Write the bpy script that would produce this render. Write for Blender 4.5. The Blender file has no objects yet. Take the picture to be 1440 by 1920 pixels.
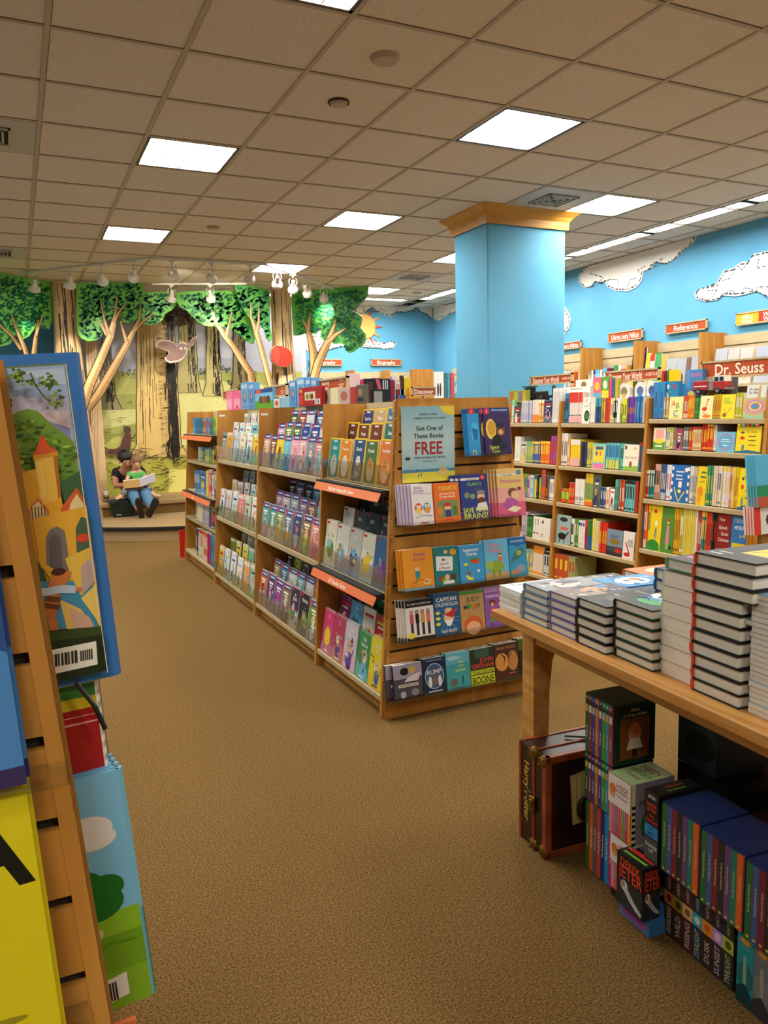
import bpy, bmesh, math, random
from math import sin, cos, pi, radians, sqrt, atan2
from mathutils import Vector as V, Matrix as MX
C = bpy.context.scene.collection
sc = bpy.context.scene

# ------------------------------------------------------------------ camera
EYE = 1.45
FPX, YAW, PIT, ROL = 1446.15, .4411, -.1279, -.0248
FW = V((sin(YAW)*cos(PIT), cos(YAW)*cos(PIT), sin(PIT)))
RT = V((cos(YAW), -sin(YAW), 0)); UP = RT.cross(FW)
RT, UP = cos(ROL)*RT+sin(ROL)*UP, -sin(ROL)*RT+cos(ROL)*UP
EYEP = V((0, 0, EYE))
cam_d = bpy.data.cameras.new('camera'); cam = bpy.data.objects.new('camera', cam_d); C.objects.link(cam)
cam.matrix_world = MX(((RT.x, UP.x, -FW.x, 0), (RT.y, UP.y, -FW.y, 0), (RT.z, UP.z, -FW.z, EYE), (0, 0, 0, 1)))
cam_d.sensor_fit = 'VERTICAL'; cam_d.sensor_height = 24; cam_d.lens = FPX/1920*24
cam_d.clip_start = .02
sc.camera = cam
sc.view_settings.view_transform = 'Standard'; sc.view_settings.look = 'None'
sc.view_settings.exposure = 0.1; sc.view_settings.gamma = 1; sc.view_settings.use_curve_mapping = False
sc.cycles.max_bounces = 6; sc.cycles.diffuse_bounces = 3; sc.cycles.glossy_bounces = 3
sc.cycles.transparent_max_bounces = 12; sc.cycles.sample_clamp_indirect = 4; sc.cycles.use_denoising = True
sc.cycles.caustics_reflective = False; sc.cycles.caustics_refractive = False
w = bpy.data.worlds.new('world'); sc.world = w; w.use_nodes = True
w.node_tree.nodes['Background'].inputs[0].default_value = (1, .93, .82, 1)
w.node_tree.nodes['Background'].inputs[1].default_value = .05
PANEL = 52.0     # radiance of the ceiling troffers
SPOTW = 48.0     # watts of one track spot
CZ = 3.194; GX, GY, S = .266, 3.949, .61

def at(x, y, ax, v):
    d = FW+(x-720)/FPX*RT-(y-960)/FPX*UP
    i = 'xyz'.index(ax)
    return EYEP+d*((v-EYEP[i])/d[i])
def pj(p):
    d = V(p)-EYEP; q = d.dot(FW)
    return 720+FPX*d.dot(RT)/q, 960-FPX*d.dot(UP)/q

# ------------------------------------------------------------------ colours, materials
_lc = {}
def L(h):
    if not isinstance(h, str): return tuple(h)+(1,) if len(h) == 3 else tuple(h)
    if h not in _lc:
        q = [int(h[i:i+2], 16)/255 for i in (0, 2, 4)]
        _lc[h] = tuple(x/12.92 if x <= .04045 else ((x+.055)/1.055)**2.4 for x in q)+(1,)
    return _lc[h]
def mix(a, b, t):
    a, b = L(a), L(b); return tuple(a[i]*(1-t)+b[i]*t for i in range(3))+(1,)
def mat(name, col=None, rough=.5, metal=0, spec=.5, attr=False, coat=0, tr=0, em=0):
    m = bpy.data.materials.new(name); m.use_nodes = True; b = m.node_tree.nodes['Principled BSDF']
    if col: b.inputs['Base Color'].default_value = L(col)
    b.inputs['Roughness'].default_value = rough; b.inputs['Metallic'].default_value = metal
    b.inputs['Specular IOR Level'].default_value = spec; b.inputs['Coat Weight'].default_value = coat
    b.inputs['Transmission Weight'].default_value = tr
    if em:
        b.inputs['Emission Color'].default_value = L(col); b.inputs['Emission Strength'].default_value = em
    if attr:
        a = m.node_tree.nodes.new('ShaderNodeAttribute'); a.attribute_name = 'Col'
        m.node_tree.links.new(a.outputs['Color'], b.inputs['Base Color'])
    return m
def noisy(m, c1, c2, scale, bump=0, stretch=(1, 1, 1), detail=4, rough=.5, lo=.35, hi=.65, bscale=None, bdist=.002):
    nt = m.node_tree; n = nt.nodes; l = nt.links; b = n['Principled BSDF']
    tc = n.new('ShaderNodeTexCoord'); mp = n.new('ShaderNodeMapping'); mp.inputs['Scale'].default_value = stretch
    no = n.new('ShaderNodeTexNoise'); no.inputs['Scale'].default_value = scale; no.inputs['Detail'].default_value = detail; no.inputs['Roughness'].default_value = rough
    cr = n.new('ShaderNodeValToRGB'); cr.color_ramp.elements[0].color = L(c1); cr.color_ramp.elements[1].color = L(c2)
    cr.color_ramp.elements[0].position = lo; cr.color_ramp.elements[1].position = hi
    l.new(tc.outputs['Object'], mp.inputs[0]); l.new(mp.outputs[0], no.inputs['Vector']); l.new(no.outputs['Fac'], cr.inputs[0]); l.new(cr.outputs[0], b.inputs['Base Color'])
    if bump:
        bp = n.new('ShaderNodeBump'); bp.inputs['Strength'].default_value = bump; bp.inputs['Distance'].default_value = bdist
        if bscale:
            n2 = n.new('ShaderNodeTexNoise'); n2.inputs['Scale'].default_value = bscale; l.new(tc.outputs['Object'], n2.inputs['Vector']); l.new(n2.outputs['Fac'], bp.inputs['Height'])
        else: l.new(no.outputs['Fac'], bp.inputs['Height'])
        l.new(bp.outputs[0], b.inputs['Normal'])
    return m
PR = mat('printed_card', rough=.45, spec=.38, attr=True)                 # printed paper and board, colour per face
PG = noisy(mat('page_edges', rough=.8, spec=.2), 'ddd8c8', 'f8f5ea', 3, stretch=(2, 900, 2), lo=.3, hi=.7)
PGZ = noisy(mat('page_edges_lying', rough=.8, spec=.2), 'ded9ca', 'faf7ee', 3, stretch=(2, 2, 900), lo=.3, hi=.7)
WOOD = noisy(mat('honey_maple', rough=.38, spec=.4), 'a96f2c', 'c99144', 3, stretch=(6, 6, .6), bump=0, lo=.3, hi=.75)
WOODX = noisy(mat('honey_maple_cross', rough=.38, spec=.4), 'b9822f', 'cf9a47', 3, stretch=(.8, 6, 6), lo=.3, hi=.75)
OAK = noisy(mat('table_oak', rough=.33, spec=.45), 'b57a3a', 'd9a45c', 2.2, stretch=(14, 1, 14), lo=.3, hi=.7)
LAM = noisy(mat('beige_laminate', rough=.45, spec=.35), 'b3a27d', 'c9b893', 4, stretch=(10, .6, 4), lo=.3, hi=.7)
BACKP = mat('shelf_back_laminate', 'a98f62', rough=.6)
DARK = mat('black_plastic', '17171a', rough=.35)
ORG = mat('orange_sign_card', 'b8532a', rough=.45)
ORL = mat('orange_label_card', 'd8703f', rough=.4)
METAL = mat('brushed_metal', '9a9a98', rough=.35, metal=1)
WHT = mat('white_enamel', 'e8e4da', rough=.4)
BLUE = noisy(mat('sky_blue_paint', rough=.7, spec=.25), '5ca4cb', '66acd1', 2.5, lo=.3, hi=.7, bump=.12, bscale=180)
TRUNK = mat('mural_trunk_paint', 'dcb888', rough=.6)
CARPET = noisy(mat('brown_loop_carpet', rough=.95, spec=.05), '46341b', '9c7c4b', 165, bump=.9, detail=5, rough=.85, lo=.40, hi=.62, bdist=.004)
CARPET2 = noisy(mat('tan_step_carpet', rough=.95, spec=.05), '8f7550', 'b59c74', 130, bump=.6, detail=3, rough=.7, bdist=.004)
def clearmat():
    m = bpy.data.materials.new('clear_acrylic'); m.use_nodes = True; n = m.node_tree.nodes; l = m.node_tree.links; n.clear()
    o = n.new('ShaderNodeOutputMaterial'); mx = n.new('ShaderNodeMixShader'); t = n.new('ShaderNodeBsdfTransparent'); g = n.new('ShaderNodeBsdfGlossy'); f = n.new('ShaderNodeLayerWeight'); f.inputs[0].default_value = .12
    t.inputs[0].default_value = (.90, .91, .90, 1); g.inputs[0].default_value = (1, 1, 1, 1); g.inputs['Roughness'].default_value = .08
    l.new(f.outputs[1], mx.inputs[0]); l.new(t.outputs[0], mx.inputs[1]); l.new(g.outputs[0], mx.inputs[2]); l.new(mx.outputs[0], o.inputs[0])
    return m
CLR = clearmat()

# ------------------------------------------------------------------ mesh builder
class MB:
    def __init__(s): s.v = []; s.f = []; s.c = []; s.m = []
    def face(s, pts, col='ffffff', m=0):
        i = len(s.v); s.v += [tuple(p) for p in pts]; s.f.append(tuple(range(i, i+len(pts)))); s.c.append(L(col)); s.m.append(m)
    def box(s, a, b, col='ffffff', m=0, M=None):
        x0, y0, z0 = a; x1, y1, z1 = b; i = len(s.v)
        p = [(x0, y0, z0), (x1, y0, z0), (x1, y1, z0), (x0, y1, z0), (x0, y0, z1), (x1, y0, z1), (x1, y1, z1), (x0, y1, z1)]
        if M: p = [tuple(M@V(q)) for q in p]
        s.v += p
        for f in ((0, 3, 2, 1), (4, 5, 6, 7), (0, 1, 5, 4), (1, 2, 6, 5), (2, 3, 7, 6), (3, 0, 4, 7)):
            s.f.append(tuple(i+k for k in f)); s.c.append(L(col)); s.m.append(m)
        return s
    def slab(s, pts, d, col='ffffff', m=0, side=None):       # polygon pts swept by vector d
        d = V(d); A = [V(p) for p in pts]; B = [p+d for p in A]
        s.face(A, col, m); s.face(list(reversed(B)), side or col, m); n = len(A); sd = side or col
        i = len(s.v); s.v += [tuple(p) for p in A+B]
        for k in range(n):
            s.f.append((i+k, i+n+k, i+n+(k+1) % n, i+(k+1) % n)); s.c.append(L(sd)); s.m.append(m)
        return s
    def tube(s, pts, r, col='ffffff', m=0, n=8, cap=True):
        P = [V(p) for p in pts]; R = r if isinstance(r, (list, tuple)) else [r]*len(P); rings = []
        for k, p in enumerate(P):
            t = (P[min(k+1, len(P)-1)]-P[max(k-1, 0)]).normalized()
            u = t.cross(V((0, 0, 1))) if abs(t.z) < .95 else t.cross(V((1, 0, 0))); u.normalize(); q = t.cross(u)
            i = len(s.v); s.v += [tuple(p+R[k]*(cos(2*pi*j/n)*u+sin(2*pi*j/n)*q)) for j in range(n)]; rings.append(i)
        for a, b in zip(rings, rings[1:]):
            for j in range(n):
                s.f.append((a+j, a+(j+1) % n, b+(j+1) % n, b+j)); s.c.append(L(col)); s.m.append(m)
        if cap:
            for a, rev in ((rings[0], True), (rings[-1], False)):
                f = tuple(a+j for j in range(n)); s.f.append(f[::-1] if rev else f); s.c.append(L(col)); s.m.append(m)
        return s
    def lathe(s, prof, col='ffffff', m=0, n=20, c=(0, 0, 0)):
        rings = []
        for r, z in prof:
            i = len(s.v); s.v += [(c[0]+r*cos(2*pi*j/n), c[1]+r*sin(2*pi*j/n), c[2]+z) for j in range(n)]; rings.append(i)
        for k, (a, b) in enumerate(zip(rings, rings[1:])):
            for j in range(n):
                s.f.append((a+j, a+(j+1) % n, b+(j+1) % n, b+j)); s.c.append(L(col if isinstance(col, str) or len(col) in (3, 4) and not isinstance(col[0], str) else col[k])); s.m.append(m)
        return s
    def ball(s, c, r, col='ffffff', m=0, n=14, k=9):
        r = r if isinstance(r, tuple) else (r, r, r); pr = []
        i = len(s.v)
        for a in range(k+1):
            t = pi*a/k
            s.v += [(c[0]+r[0]*sin(t)*cos(2*pi*j/n), c[1]+r[1]*sin(t)*sin(2*pi*j/n), c[2]-r[2]*cos(t)) for j in range(n)]
        for a in range(k):
            for j in range(n):
                s.f.append((i+a*n+j, i+a*n+(j+1) % n, i+(a+1)*n+(j+1) % n, i+(a+1)*n+j)); s.c.append(L(col)); s.m.append(m)
        return s
    def build(s, name, mats, parent=None, smooth=False, loc=None):
        me = bpy.data.meshes.new(name); me.from_pydata(s.v, [], s.f)
        for x in (mats if isinstance(mats, (list, tuple)) else [mats]): me.materials.append(x)
        me.polygons.foreach_set('material_index', s.m)
        ca = me.color_attributes.new('Col', 'FLOAT_COLOR', 'CORNER'); buf = []
        for f, c in zip(s.f, s.c): buf += list(c)*len(f)
        ca.data.foreach_set('color', buf)
        if smooth: me.polygons.foreach_set('use_smooth', [True]*len(s.f))
        me.update()
        o = bpy.data.objects.new(name, me); C.objects.link(o)
        if loc: o.location = loc
        if parent: o.parent = parent
        return o
def tag(o, label, cat, group=None, kind=None):
    if kind != 'structure' or label:
        if label: o['label'] = label
        if cat: o['category'] = cat
    if group: o['group'] = group
    if kind: o['kind'] = kind
    return o
def empty(name, label, cat, loc=(0, 0, 0), rz=0, group=None):
    o = bpy.data.objects.new(name, None); C.objects.link(o); o.location = loc; o.rotation_euler = (0, 0, rz); o.empty_display_size = .1
    return tag(o, label, cat, group)
def struct(mb, name, m):
    o = mb.build(name, m); o['kind'] = 'structure'; return o
def dup(o, parent=None, loc=None, M=None, label=None, group=None):
    c = o.copy(); C.objects.link(c)
    if parent: c.parent = parent
    for ch in o.children: dup(ch, c)
    if loc is not None: c.location = loc
    if M is not None: c.matrix_world = M
    if label: c['label'] = label
    if group: c['group'] = group
    return c
def bev(o, w=.003, seg=2):
    b = o.modifiers.new('bevel', 'BEVEL'); b.width = w; b.segments = seg; b.limit_method = 'ANGLE'; b.angle_limit = radians(40)
    return o
# ------------------------------------------------------------------ flat print: lettering and pictures laid on a face
_tc = {}
def glyphs(t, bold=.012):
    k = (t, bold)
    if k not in _tc:
        cu = bpy.data.curves.new('t', 'FONT'); cu.body = t; cu.align_x = 'LEFT'; cu.resolution_u = 2; cu.offset = bold
        o = bpy.data.objects.new('t', cu); C.objects.link(o); dg = bpy.context.evaluated_depsgraph_get(); dg.update()
        me = bpy.data.meshes.new_from_object(o.evaluated_get(dg)); bpy.data.objects.remove(o)
        vs = [(v.co.x, v.co.y) for v in me.vertices]; fs = [tuple(p.vertices) for p in me.polygons]
        bpy.data.meshes.remove(me)
        if vs:
            x0 = min(v[0] for v in vs); x1 = max(v[0] for v in vs)
            vs = [((x-(x0+x1)/2)/.72, (y-.36)/.72) for x, y in vs]; wd = (x1-x0)/.72
        else: wd = 1
        _tc[k] = (vs, fs, wd)
    return _tc[k]
class FR:                                                     # a face frame: origin, right, up (metres), normal
    def __init__(s, o, u, v, w, h, lift=.0002):
        s.o = V(o); s.u = V(u).normalized(); s.v = V(v).normalized(); s.n = s.u.cross(s.v); s.w = w; s.h = h; s.k = lift
    def p(s, x, y): return s.o+s.u*(x*s.w)+s.v*(y*s.h)+s.n*s.k
def art(mb, F, ops, m=0):
    for op in ops:
        F.k += .00006; t = op[0]
        if t == 'r':
            _, a, b, c, d, col = op; mb.face([F.p(a, b), F.p(c, b), F.p(c, d), F.p(a, d)], col, m)
        elif t == 'e':
            _, cx, cy, rx, ry, col = op[:6]; n = op[6] if len(op) > 6 else 12
            mb.face([F.p(cx+rx*cos(2*pi*k/n), cy+ry*sin(2*pi*k/n)) for k in range(n)], col, m)
        elif t == 'p':
            _, col, q = op; mb.face([F.p(q[i], q[i+1]) for i in range(0, len(q), 2)], col, m)
        elif t == 'l':
            _, col, wd, q = op; P = [F.p(q[i], q[i+1]) for i in range(0, len(q), 2)]; ribbon(mb, P, F.n, wd*F.w, col, m)
        elif t == 't':
            _, s, cx, cy, hh, col = op[:6]; mw = op[6] if len(op) > 6 else .92; rot = op[7] if len(op) > 7 else 0
            vs, fs, wd = glyphs(s); H = hh*(F.w if rot else F.h); sx = H; lim = mw*(F.w if not rot else F.h)
            if wd*sx > lim: sx = lim/wd
            c0, s0 = cos(rot), sin(rot); o = F.o+F.u*(cx*F.w)+F.v*(cy*F.h)+F.n*F.k; i = len(mb.v)
            mb.v += [tuple(o+F.u*(x*sx*c0-y*H*s0)+F.v*(x*sx*s0+y*H*c0)) for x, y in vs]
            for f in fs: mb.f.append(tuple(i+k for k in f)); mb.c.append(L(col)); mb.m.append(m)
def ribbon(mb, P, n, wd, col, m=0):
    if len(P) < 2: return
    wds = wd if isinstance(wd, list) else [wd]*len(P); A = []; B = []
    for k, p in enumerate(P):
        d = (P[min(k+1, len(P)-1)]-P[max(0, k-1)]); s = d.cross(n)
        s = s.normalized()*wds[k]/2 if s.length > 0 else V((0, 0, 0)); A.append(p+s); B.append(p-s)
    i = len(mb.v); mb.v += [tuple(p) for p in A+B]; k = len(P)
    for j in range(k-1):
        mb.f.append((i+j, i+j+1, i+k+j+1, i+k+j)); mb.c.append(L(col)); mb.m.append(m)
def inside(x, y, P):
    r = False; j = len(P)-1
    for i in range(len(P)):
        if (P[i][1] > y) != (P[j][1] > y) and x < (P[j][0]-P[i][0])*(y-P[i][1])/(P[j][1]-P[i][1])+P[i][0]: r = not r
        j = i
    return r
ORD = 'first second third fourth fifth sixth seventh eighth ninth tenth eleventh twelfth thirteenth fourteenth fifteenth sixteenth seventeenth eighteenth nineteenth twentieth'.split()
def ordn(i): return ORD[i] if i < 20 else 'twenty-'+ORD[i-20] if i < 29 else 'thirtieth' if i == 29 else 'thirty-'+ORD[i-30]

# ------------------------------------------------------------------ room
RX0, RX1, RY0, RY1 = -3.6, 6.56, -3.2, 11.78
struct(MB().box((RX0, RY0, -.1), (RX1, RY1, 0)), 'floor', CARPET)
for n, a, b in (('wall_right', (RX1, RY0, 0), (RX1+.12, RY1, CZ+.1)), ('wall_back', (RX0, RY1, 0), (RX1+.12, RY1+.12, CZ+.1)),
                ('wall_left', (RX0-.12, RY0, 0), (RX0, RY1+.12, CZ+.1)), ('wall_front', (RX0-.12, RY0-.12, 0), (RX1+.12, RY0, CZ+.1))):
    struct(MB().box(a, b), n, LAM if n == 'wall_front' else BLUE)
CEIL = noisy(mat('mineral_ceiling_tile', rough=.9, spec=.1), 'cbc3b7', 'e2dbd0', 95, bump=.35, detail=4, rough=.8, lo=.3, hi=.6, bdist=.003)
TBAR = mat('ceiling_grid_bar', 'b4a998', rough=.6); SLOT = mat('dark_recess', '2a2520', rough=.9)
LIGHTS = [(1, -2), (1, 2), (1, 6), (4, 0), (4, 4), (4, 8), (7, 2), (7, 6), (7, -2), (4, -4), (4, -8), (1, -10), (-2, -8), (-2, 0), (-2, 4), (-5, 2), (-5, 6), (7, 10), (-2, 8)]  # unseen rearmost panels, behind the camera, follow the pattern, added to brighten the foreground
VENTS = [(6, 2), (7, 8), (-1, 2), (-1, 8)]
holes = set(LIGHTS)
cb = MB()
i0, i1, j0, j1 = -7, 11, -12, 13
def ty(j): return max(RY0, min(RY1, GY+S*j))
def tx_(i): return max(RX0, min(RX1, GX+S*i))
for i in range(i0, i1):
    for j in range(j0, j1):
        if (i, j) in holes: continue
        a, b, c, d = tx_(i), tx_(i+1), ty(j), ty(j+1)
        parts = [(a, b, c, d)]
        if i == 9: parts = [(a, 5.83, c, d), (6.05, b, c, d)]
        if j == 11 and i in (5, 6, 7, 8): parts = [(a, b, c, 11.0), (a, b, 11.22, d)]
        for a, b, c, d in parts:
            if b-a > .01 and d-c > .01: cb.face([(a, d, CZ), (b, d, CZ), (b, c, CZ), (a, c, CZ)])
for i in range(i0+1, i1):
    x = GX+S*i; cb.box((x-.012, RY0, CZ-.006), (x+.012, RY1, CZ+.02), m=1); cb.box((x+.0115, RY0, CZ-.0015), (x+.016, RY1, CZ+.01), m=2)
for j in range(j0+1, j1):
    y = GY+S*j
    if RY0 < y < RY1: cb.box((RX0, y-.012, CZ-.005), (RX1, y+.012, CZ+.02), m=1); cb.box((RX0, y-.016, CZ-.0015), (RX1, y-.0115, CZ+.01), m=2)
struct(cb, 'ceiling', [CEIL, TBAR, mat('grid_shadow_gap', '6a5c4c', rough=.9)])
struct(MB().box((RX0-.1, RY0-.1, CZ+.1), (RX1+.1, RY1+.1, CZ+.14)), 'ceiling_void', SLOT)
# troffers
def emis(name, col, st):
    m = bpy.data.materials.new(name); m.use_nodes = True; n = m.node_tree.nodes; n.clear(); e = n.new('ShaderNodeEmission'); o = n.new('ShaderNodeOutputMaterial')
    e.inputs[0].default_value = L(col); e.inputs[1].default_value = st; m.node_tree.links.new(e.outputs[0], o.inputs[0]); return m
LAMP = emis('troffer_diffuser', 'fff7ea', PANEL); LAMP2 = emis('strip_diffuser', 'fffaf2', PANEL*.8)
LOUV = mat('louvre_white', 'f4f2ea', rough=.4)
def troffer(x0, x1, y0, y1, label, m, nx, ny, name='ceiling_light'):
    t = empty(name, label, 'ceiling light', ((x0+x1)/2, (y0+y1)/2, CZ), group='recessed ceiling lights')
    a, b = (x1-x0)/2, (y1-y0)/2
    f = MB()
    for u, v, w_, h_ in ((-a, -b, 2*a, .02), (-a, b-.02, 2*a, .02), (-a, -b, .02, 2*b), (a-.02, -b, .02, 2*b)): f.box((u, v, -.004), (u+w_, v+h_, .07), m=0)
    f.build('light_frame', [mat_frame], t)
    d = MB(); d.face([(-a+.02, b-.02, .02), (a-.02, b-.02, .02), (a-.02, -b+.02, .02), (-a+.02, -b+.02, .02)]); d.build('diffuser', m, t)
    l = MB()
    for k in range(1, nx): x = -a+2*a*k/nx; l.box((x-.003, -b+.02, .003), (x+.003, b-.02, .019))
    for k in range(1, ny): y = -b+2*b*k/ny; l.box((-a+.02, y-.003, .003), (a-.02, y+.003, .019))
    if l.v: l.build('louvre', LOUV, t)
mat_frame = mat('troffer_frame', '3a3833', rough=.5)
LL = {(1, -2): 'white square ceiling light at the very top edge of the photo', (1, 2): 'bright square ceiling light over the left aisle, upper left', (1, 6): 'bright square ceiling light nearest the track lights, on the left',
      (4, 0): 'largest square ceiling light, upper right of centre', (4, 4): 'square ceiling light in the middle of the ceiling, left of the column', (4, 8): 'small square ceiling light just above the right track end',
      (7, 2): 'square ceiling light touching the column crown on its right', (7, 6): 'square ceiling light half hidden behind the column', (7, 10): 'farthest square ceiling light, beside the tree cutout'}
for (i, j) in LIGHTS:
    x, y = GX+S*i, GY+S*j
    troffer(x+.013, x+S-.013, y+.013, y+S-.013, LL.get((i, j), 'square ceiling light outside the photo, tile column %d row %d' % (i+8, j+8)), LAMP, 4, 4)
for k, (y0, y1) in enumerate(((-1.2, 0), (.03, 1.23), (1.26, 2.46), (2.49, 3.69), (3.72, 4.92), (4.95, 6.15), (6.18, 7.38), (7.41, 8.61), (8.64, 9.84), (9.87, 10.95))):
    troffer(5.83, 6.05, y0, y1, 'narrow ceiling strip light along the right wall, '+ordn(9-k)+' from the back wall', LAMP2, 1, 6, 'strip_light')
for k, (x0, x1) in enumerate(((3.3, 4.5), (4.53, 5.73))):
    troffer(x0, x1, 11.0, 11.22, 'narrow ceiling strip light along the back wall, '+('left' if k == 0 else 'right')+' one', LAMP2, 6, 1, 'strip_light')
# vents
VP = mat('vent_plate', 'b9b6ad', rough=.5)
VL = {(6, 2): 'grey louvred air vent in the ceiling beside the column crown', (7, 8): 'grey air vent with dark dusty slots left of the column', (-1, 2): 'ceiling air vent cut by the left edge, nearer one', (-1, 8): 'ceiling air vent cut by the left edge, farther one'}
for (i, j) in VENTS:
    x, y = GX+S*(i+.5), GY+S*(j+.5)
    t = empty('air_vent', VL[(i, j)], 'air vent', (x, y, CZ), group='ceiling air vents')
    MB().box((-.29, -.29, -.006), (.29, .29, .01)).build('vent_plate', VP, t)
    for k in range(4):
        q = .15-.036*k; b = MB()
        for u in ((-q, -q, q, -q+.012), (-q, q-.012, q, q), (-q, -q, -q+.012, q), (q-.012, -q, q, q)): b.box((u[0], u[1], -.02+.002*k), (u[2], u[3], -.004))
        b.build('vent_louvre', VP, t)
    MB().box((-.15, -.15, -.009), (.15, .15, -.005)).build('vent_opening', SLOT, t)
for (x, y, r, lb) in ((1.786, 4.246, .055, 'dark-rimmed round detector on the ceiling, centre'), (1.793, 3.655, .075, 'round pale ceiling disc above the dark-rimmed detector'), (1.797, 7.349, .06, 'round pale detector above the track lights'), (5.488, 10.3, .07, 'small round detector between far ceiling lights')):
    t = empty('smoke_detector', lb, 'smoke detector', (x, y, CZ), group='ceiling detectors')
    MB().lathe([(.001, -.022), (r*.8, -.022), (r, -.004), (r, .01)], n=24).build('detector_cover', mat('detector', 'b0a189', rough=.5), t)
    if r == .055: MB().lathe([(r*1.05, -.012), (r*1.12, -.006), (r*1.05, 0)], n=24).build('detector_rim', SLOT, t)
# column
t = empty('column', 'large sky-blue square column with honey wood crown moulding', 'column', (0, 0, 0)); t['kind'] = 'structure'
cx0, cx1, cy0, cy1 = 3.80, 4.64, 5.83, 6.38
bev(MB().box((cx0, cy0, 0), (cx1, cy1, CZ-.05)).build('column_shaft', BLUE, t), .012)
cr = MB(); prof = [(0.012, CZ-.15), (.02, CZ-.15), (.025, CZ-.085), (.05, CZ-.05), (.10, CZ-.008), (.10, CZ-.0005)]
ring = lambda q, z: [(cx0-q, cy0-q, z), (cx1+q, cy0-q, z), (cx1+q, cy1+q, z), (cx0-q, cy1+q, z)]
for (q0, z0), (q1, z1) in zip(prof, prof[1:]):
    a, b = ring(q0, z0), ring(q1, z1)
    for k in range(4): cr.face([a[k], a[(k+1) % 4], b[(k+1) % 4], b[k]])
cr.build('crown_moulding', WOODX, t)
# ------------------------------------------------------------------ bookcases
KL, KR = 1.475, 3.70                      # foot of the sloping fronts of the two gondolas
SL = .075                                 # how far the fronts step back per metre of height
def fx(K, z): return K+SL*z
YB = [3.21, 4.11, 5.39, 6.65, 7.95]
def bookcase(K, ymin, ymax, shelves, label, trays=(), flat=False, labels=(), top=1.505, cx=None, name='bookcase', last=True):
    cx = cx if cx is not None else K+.405
    t = empty(name, label, 'bookcase', (cx, (ymin+ymax)/2, 0), group='bookcase bays of one run')
    o = V((cx, (ymin+ymax)/2, 0))
    def part(n, mb, m):
        mb.v = [tuple(V(p)-o) for p in mb.v]; return mb.build(n, m, t)
    for y in ((ymin, ymax) if last else (ymin,)):
        pts = [(K, y, 0), (fx(K, top), y, top), (2*cx-fx(K, top), y, top), (2*cx-K, y, 0)]
        b = MB().slab(pts, (0, .024, 0)); p = part('side_panel', b, WOOD); bev(p, .002, 1)
    part('back_panel', MB().box((cx-.02, ymin+.024, .08), (cx+.02, ymax, top-.005)), BACKP)
    part('top_rail', MB().box((cx-.035, ymin+.024, top-.07), (cx+.035, ymax, top+.003)), LAM)
    part('kick_board', MB().box((K+.05, ymin+.024, 0), (2*cx-K-.05, ymax, .075)), WOOD)
    for (z, th) in shelves:
        x = fx(K, z)+.004
        p = part('shelf', MB().box((x, ymin+.024, z-th), (cx-.02, ymax, z)), LAM); bev(p, .003, 1)
    if ymin in (YB[2]+.001, YB[3]+.001) and K == KL: part('price_tag', MB().box((fx(K, 1.45)+.01, ymin-.001, 1.452), (fx(K, 1.45)+.06, ymin, 1.468)), WHT)
    for z in labels:
        x = fx(K, z)
        s = MB().box((x-.045, ymin+.03, z-.03), (x+.02, ymax-.02, z-.002)); p = part('label_holder', s, DARK)
        s = MB().slab([(x-.047, ymin+.02, z-.012), (x-.047, ymax-.03, z-.012), (x-.066, ymax-.03, z-.052), (x-.066, ymin+.02, z-.052)], (.003, 0, 0), m=0)
        F = FR((x-.0675, ymax-.03, z-.052), (0, -1, 0), (.019, 0, .04), ymax-ymin-.05, .044)
        art(s, F, [('t', LBT.get(round(z, 2), ''), .45, .5, .5, 'fff4e6', .5)] if LBT.get(round(z, 2)) else [], 1)
        part('shelf_label', s, [ORL, PR])
    for (z, h, lo) in trays:                   # clear acrylic step tray: front lip and two risers
        x = fx(K, z); b = MB(); e = .002
        y0, y1 = ymin+.03, ymax-.006
        b.slab([(x+.004, y0, z+.004), (x+.004, y1, z+.004), (x-.008, y1, z+h), (x-.008, y0, z+h)], (e, 0, 0))
        for k in (0, .5, 1):
            y = y0+(y1-y0)*k; b.box((x, y-.001, z+.003), (x+.12, y+.001, z+h*.8))
        part('acrylic_tray', b, CLR)
        b = MB(); b.box((x+.09, y0, z), (x+.19, y1, z+.075)); b.box((x+.19, y0, z), (cx-.025, y1, z+.155)); part('step_riser', b, DARK)
    return t
LBT = {1.09: 'National Geographic Series', .60: 'DK Readers Series', 1.03: 'Series', .73: 'Series', .10: ''}
Z3 = [(1.09, .035), (.60, .035), (.10, .03)]
Z5 = [(1.29, .03), (1.03, .03), (.73, .03), (.46, .03), (.115, .03)]
TR = lambda zs: [(z, .115, 0) for z in zs]
bookcase(KL, YB[0], YB[1], Z3, 'nearest maple bookcase bay of the aisle run, holding yellow-bordered readers', TR((1.09, .6)), labels=(1.09, .60), last=False)
bookcase(KL, YB[1]+.001, YB[2], Z3, 'second maple bookcase bay of the aisle run, red and navy readers on top', TR((1.09, .6, .1)), last=False)
bookcase(KL, YB[2]+.001, YB[3], Z3, 'third maple bookcase bay of the aisle run, pale readers on top', TR((1.09, .6, .1)), last=False)
bookcase(KL, YB[3]+.001, YB[4], Z5, 'farthest bookcase bay of the aisle run, with five shelves of spine-out books', labels=(1.03+.26, .73), top=1.505)
YR = [2.995, 3.91, 4.825, 5.735]
ZC = [(1.365, .03), (1.165, .03), (.835, .03), (.50, .03), (.12, .03)]
ZB = [(1.335, .03), (1.01, .03), (.725, .03), (.405, .03), (.12, .03)]
bookcase(KR, YR[0], YR[1], ZC, 'right-hand bookcase bay under the widest orange sign, full of bright yellow books', last=False)
bookcase(KR, YR[1]+.001, YR[2], ZB, 'right-hand middle bookcase bay with purple and blue spines on top', last=False)
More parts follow.
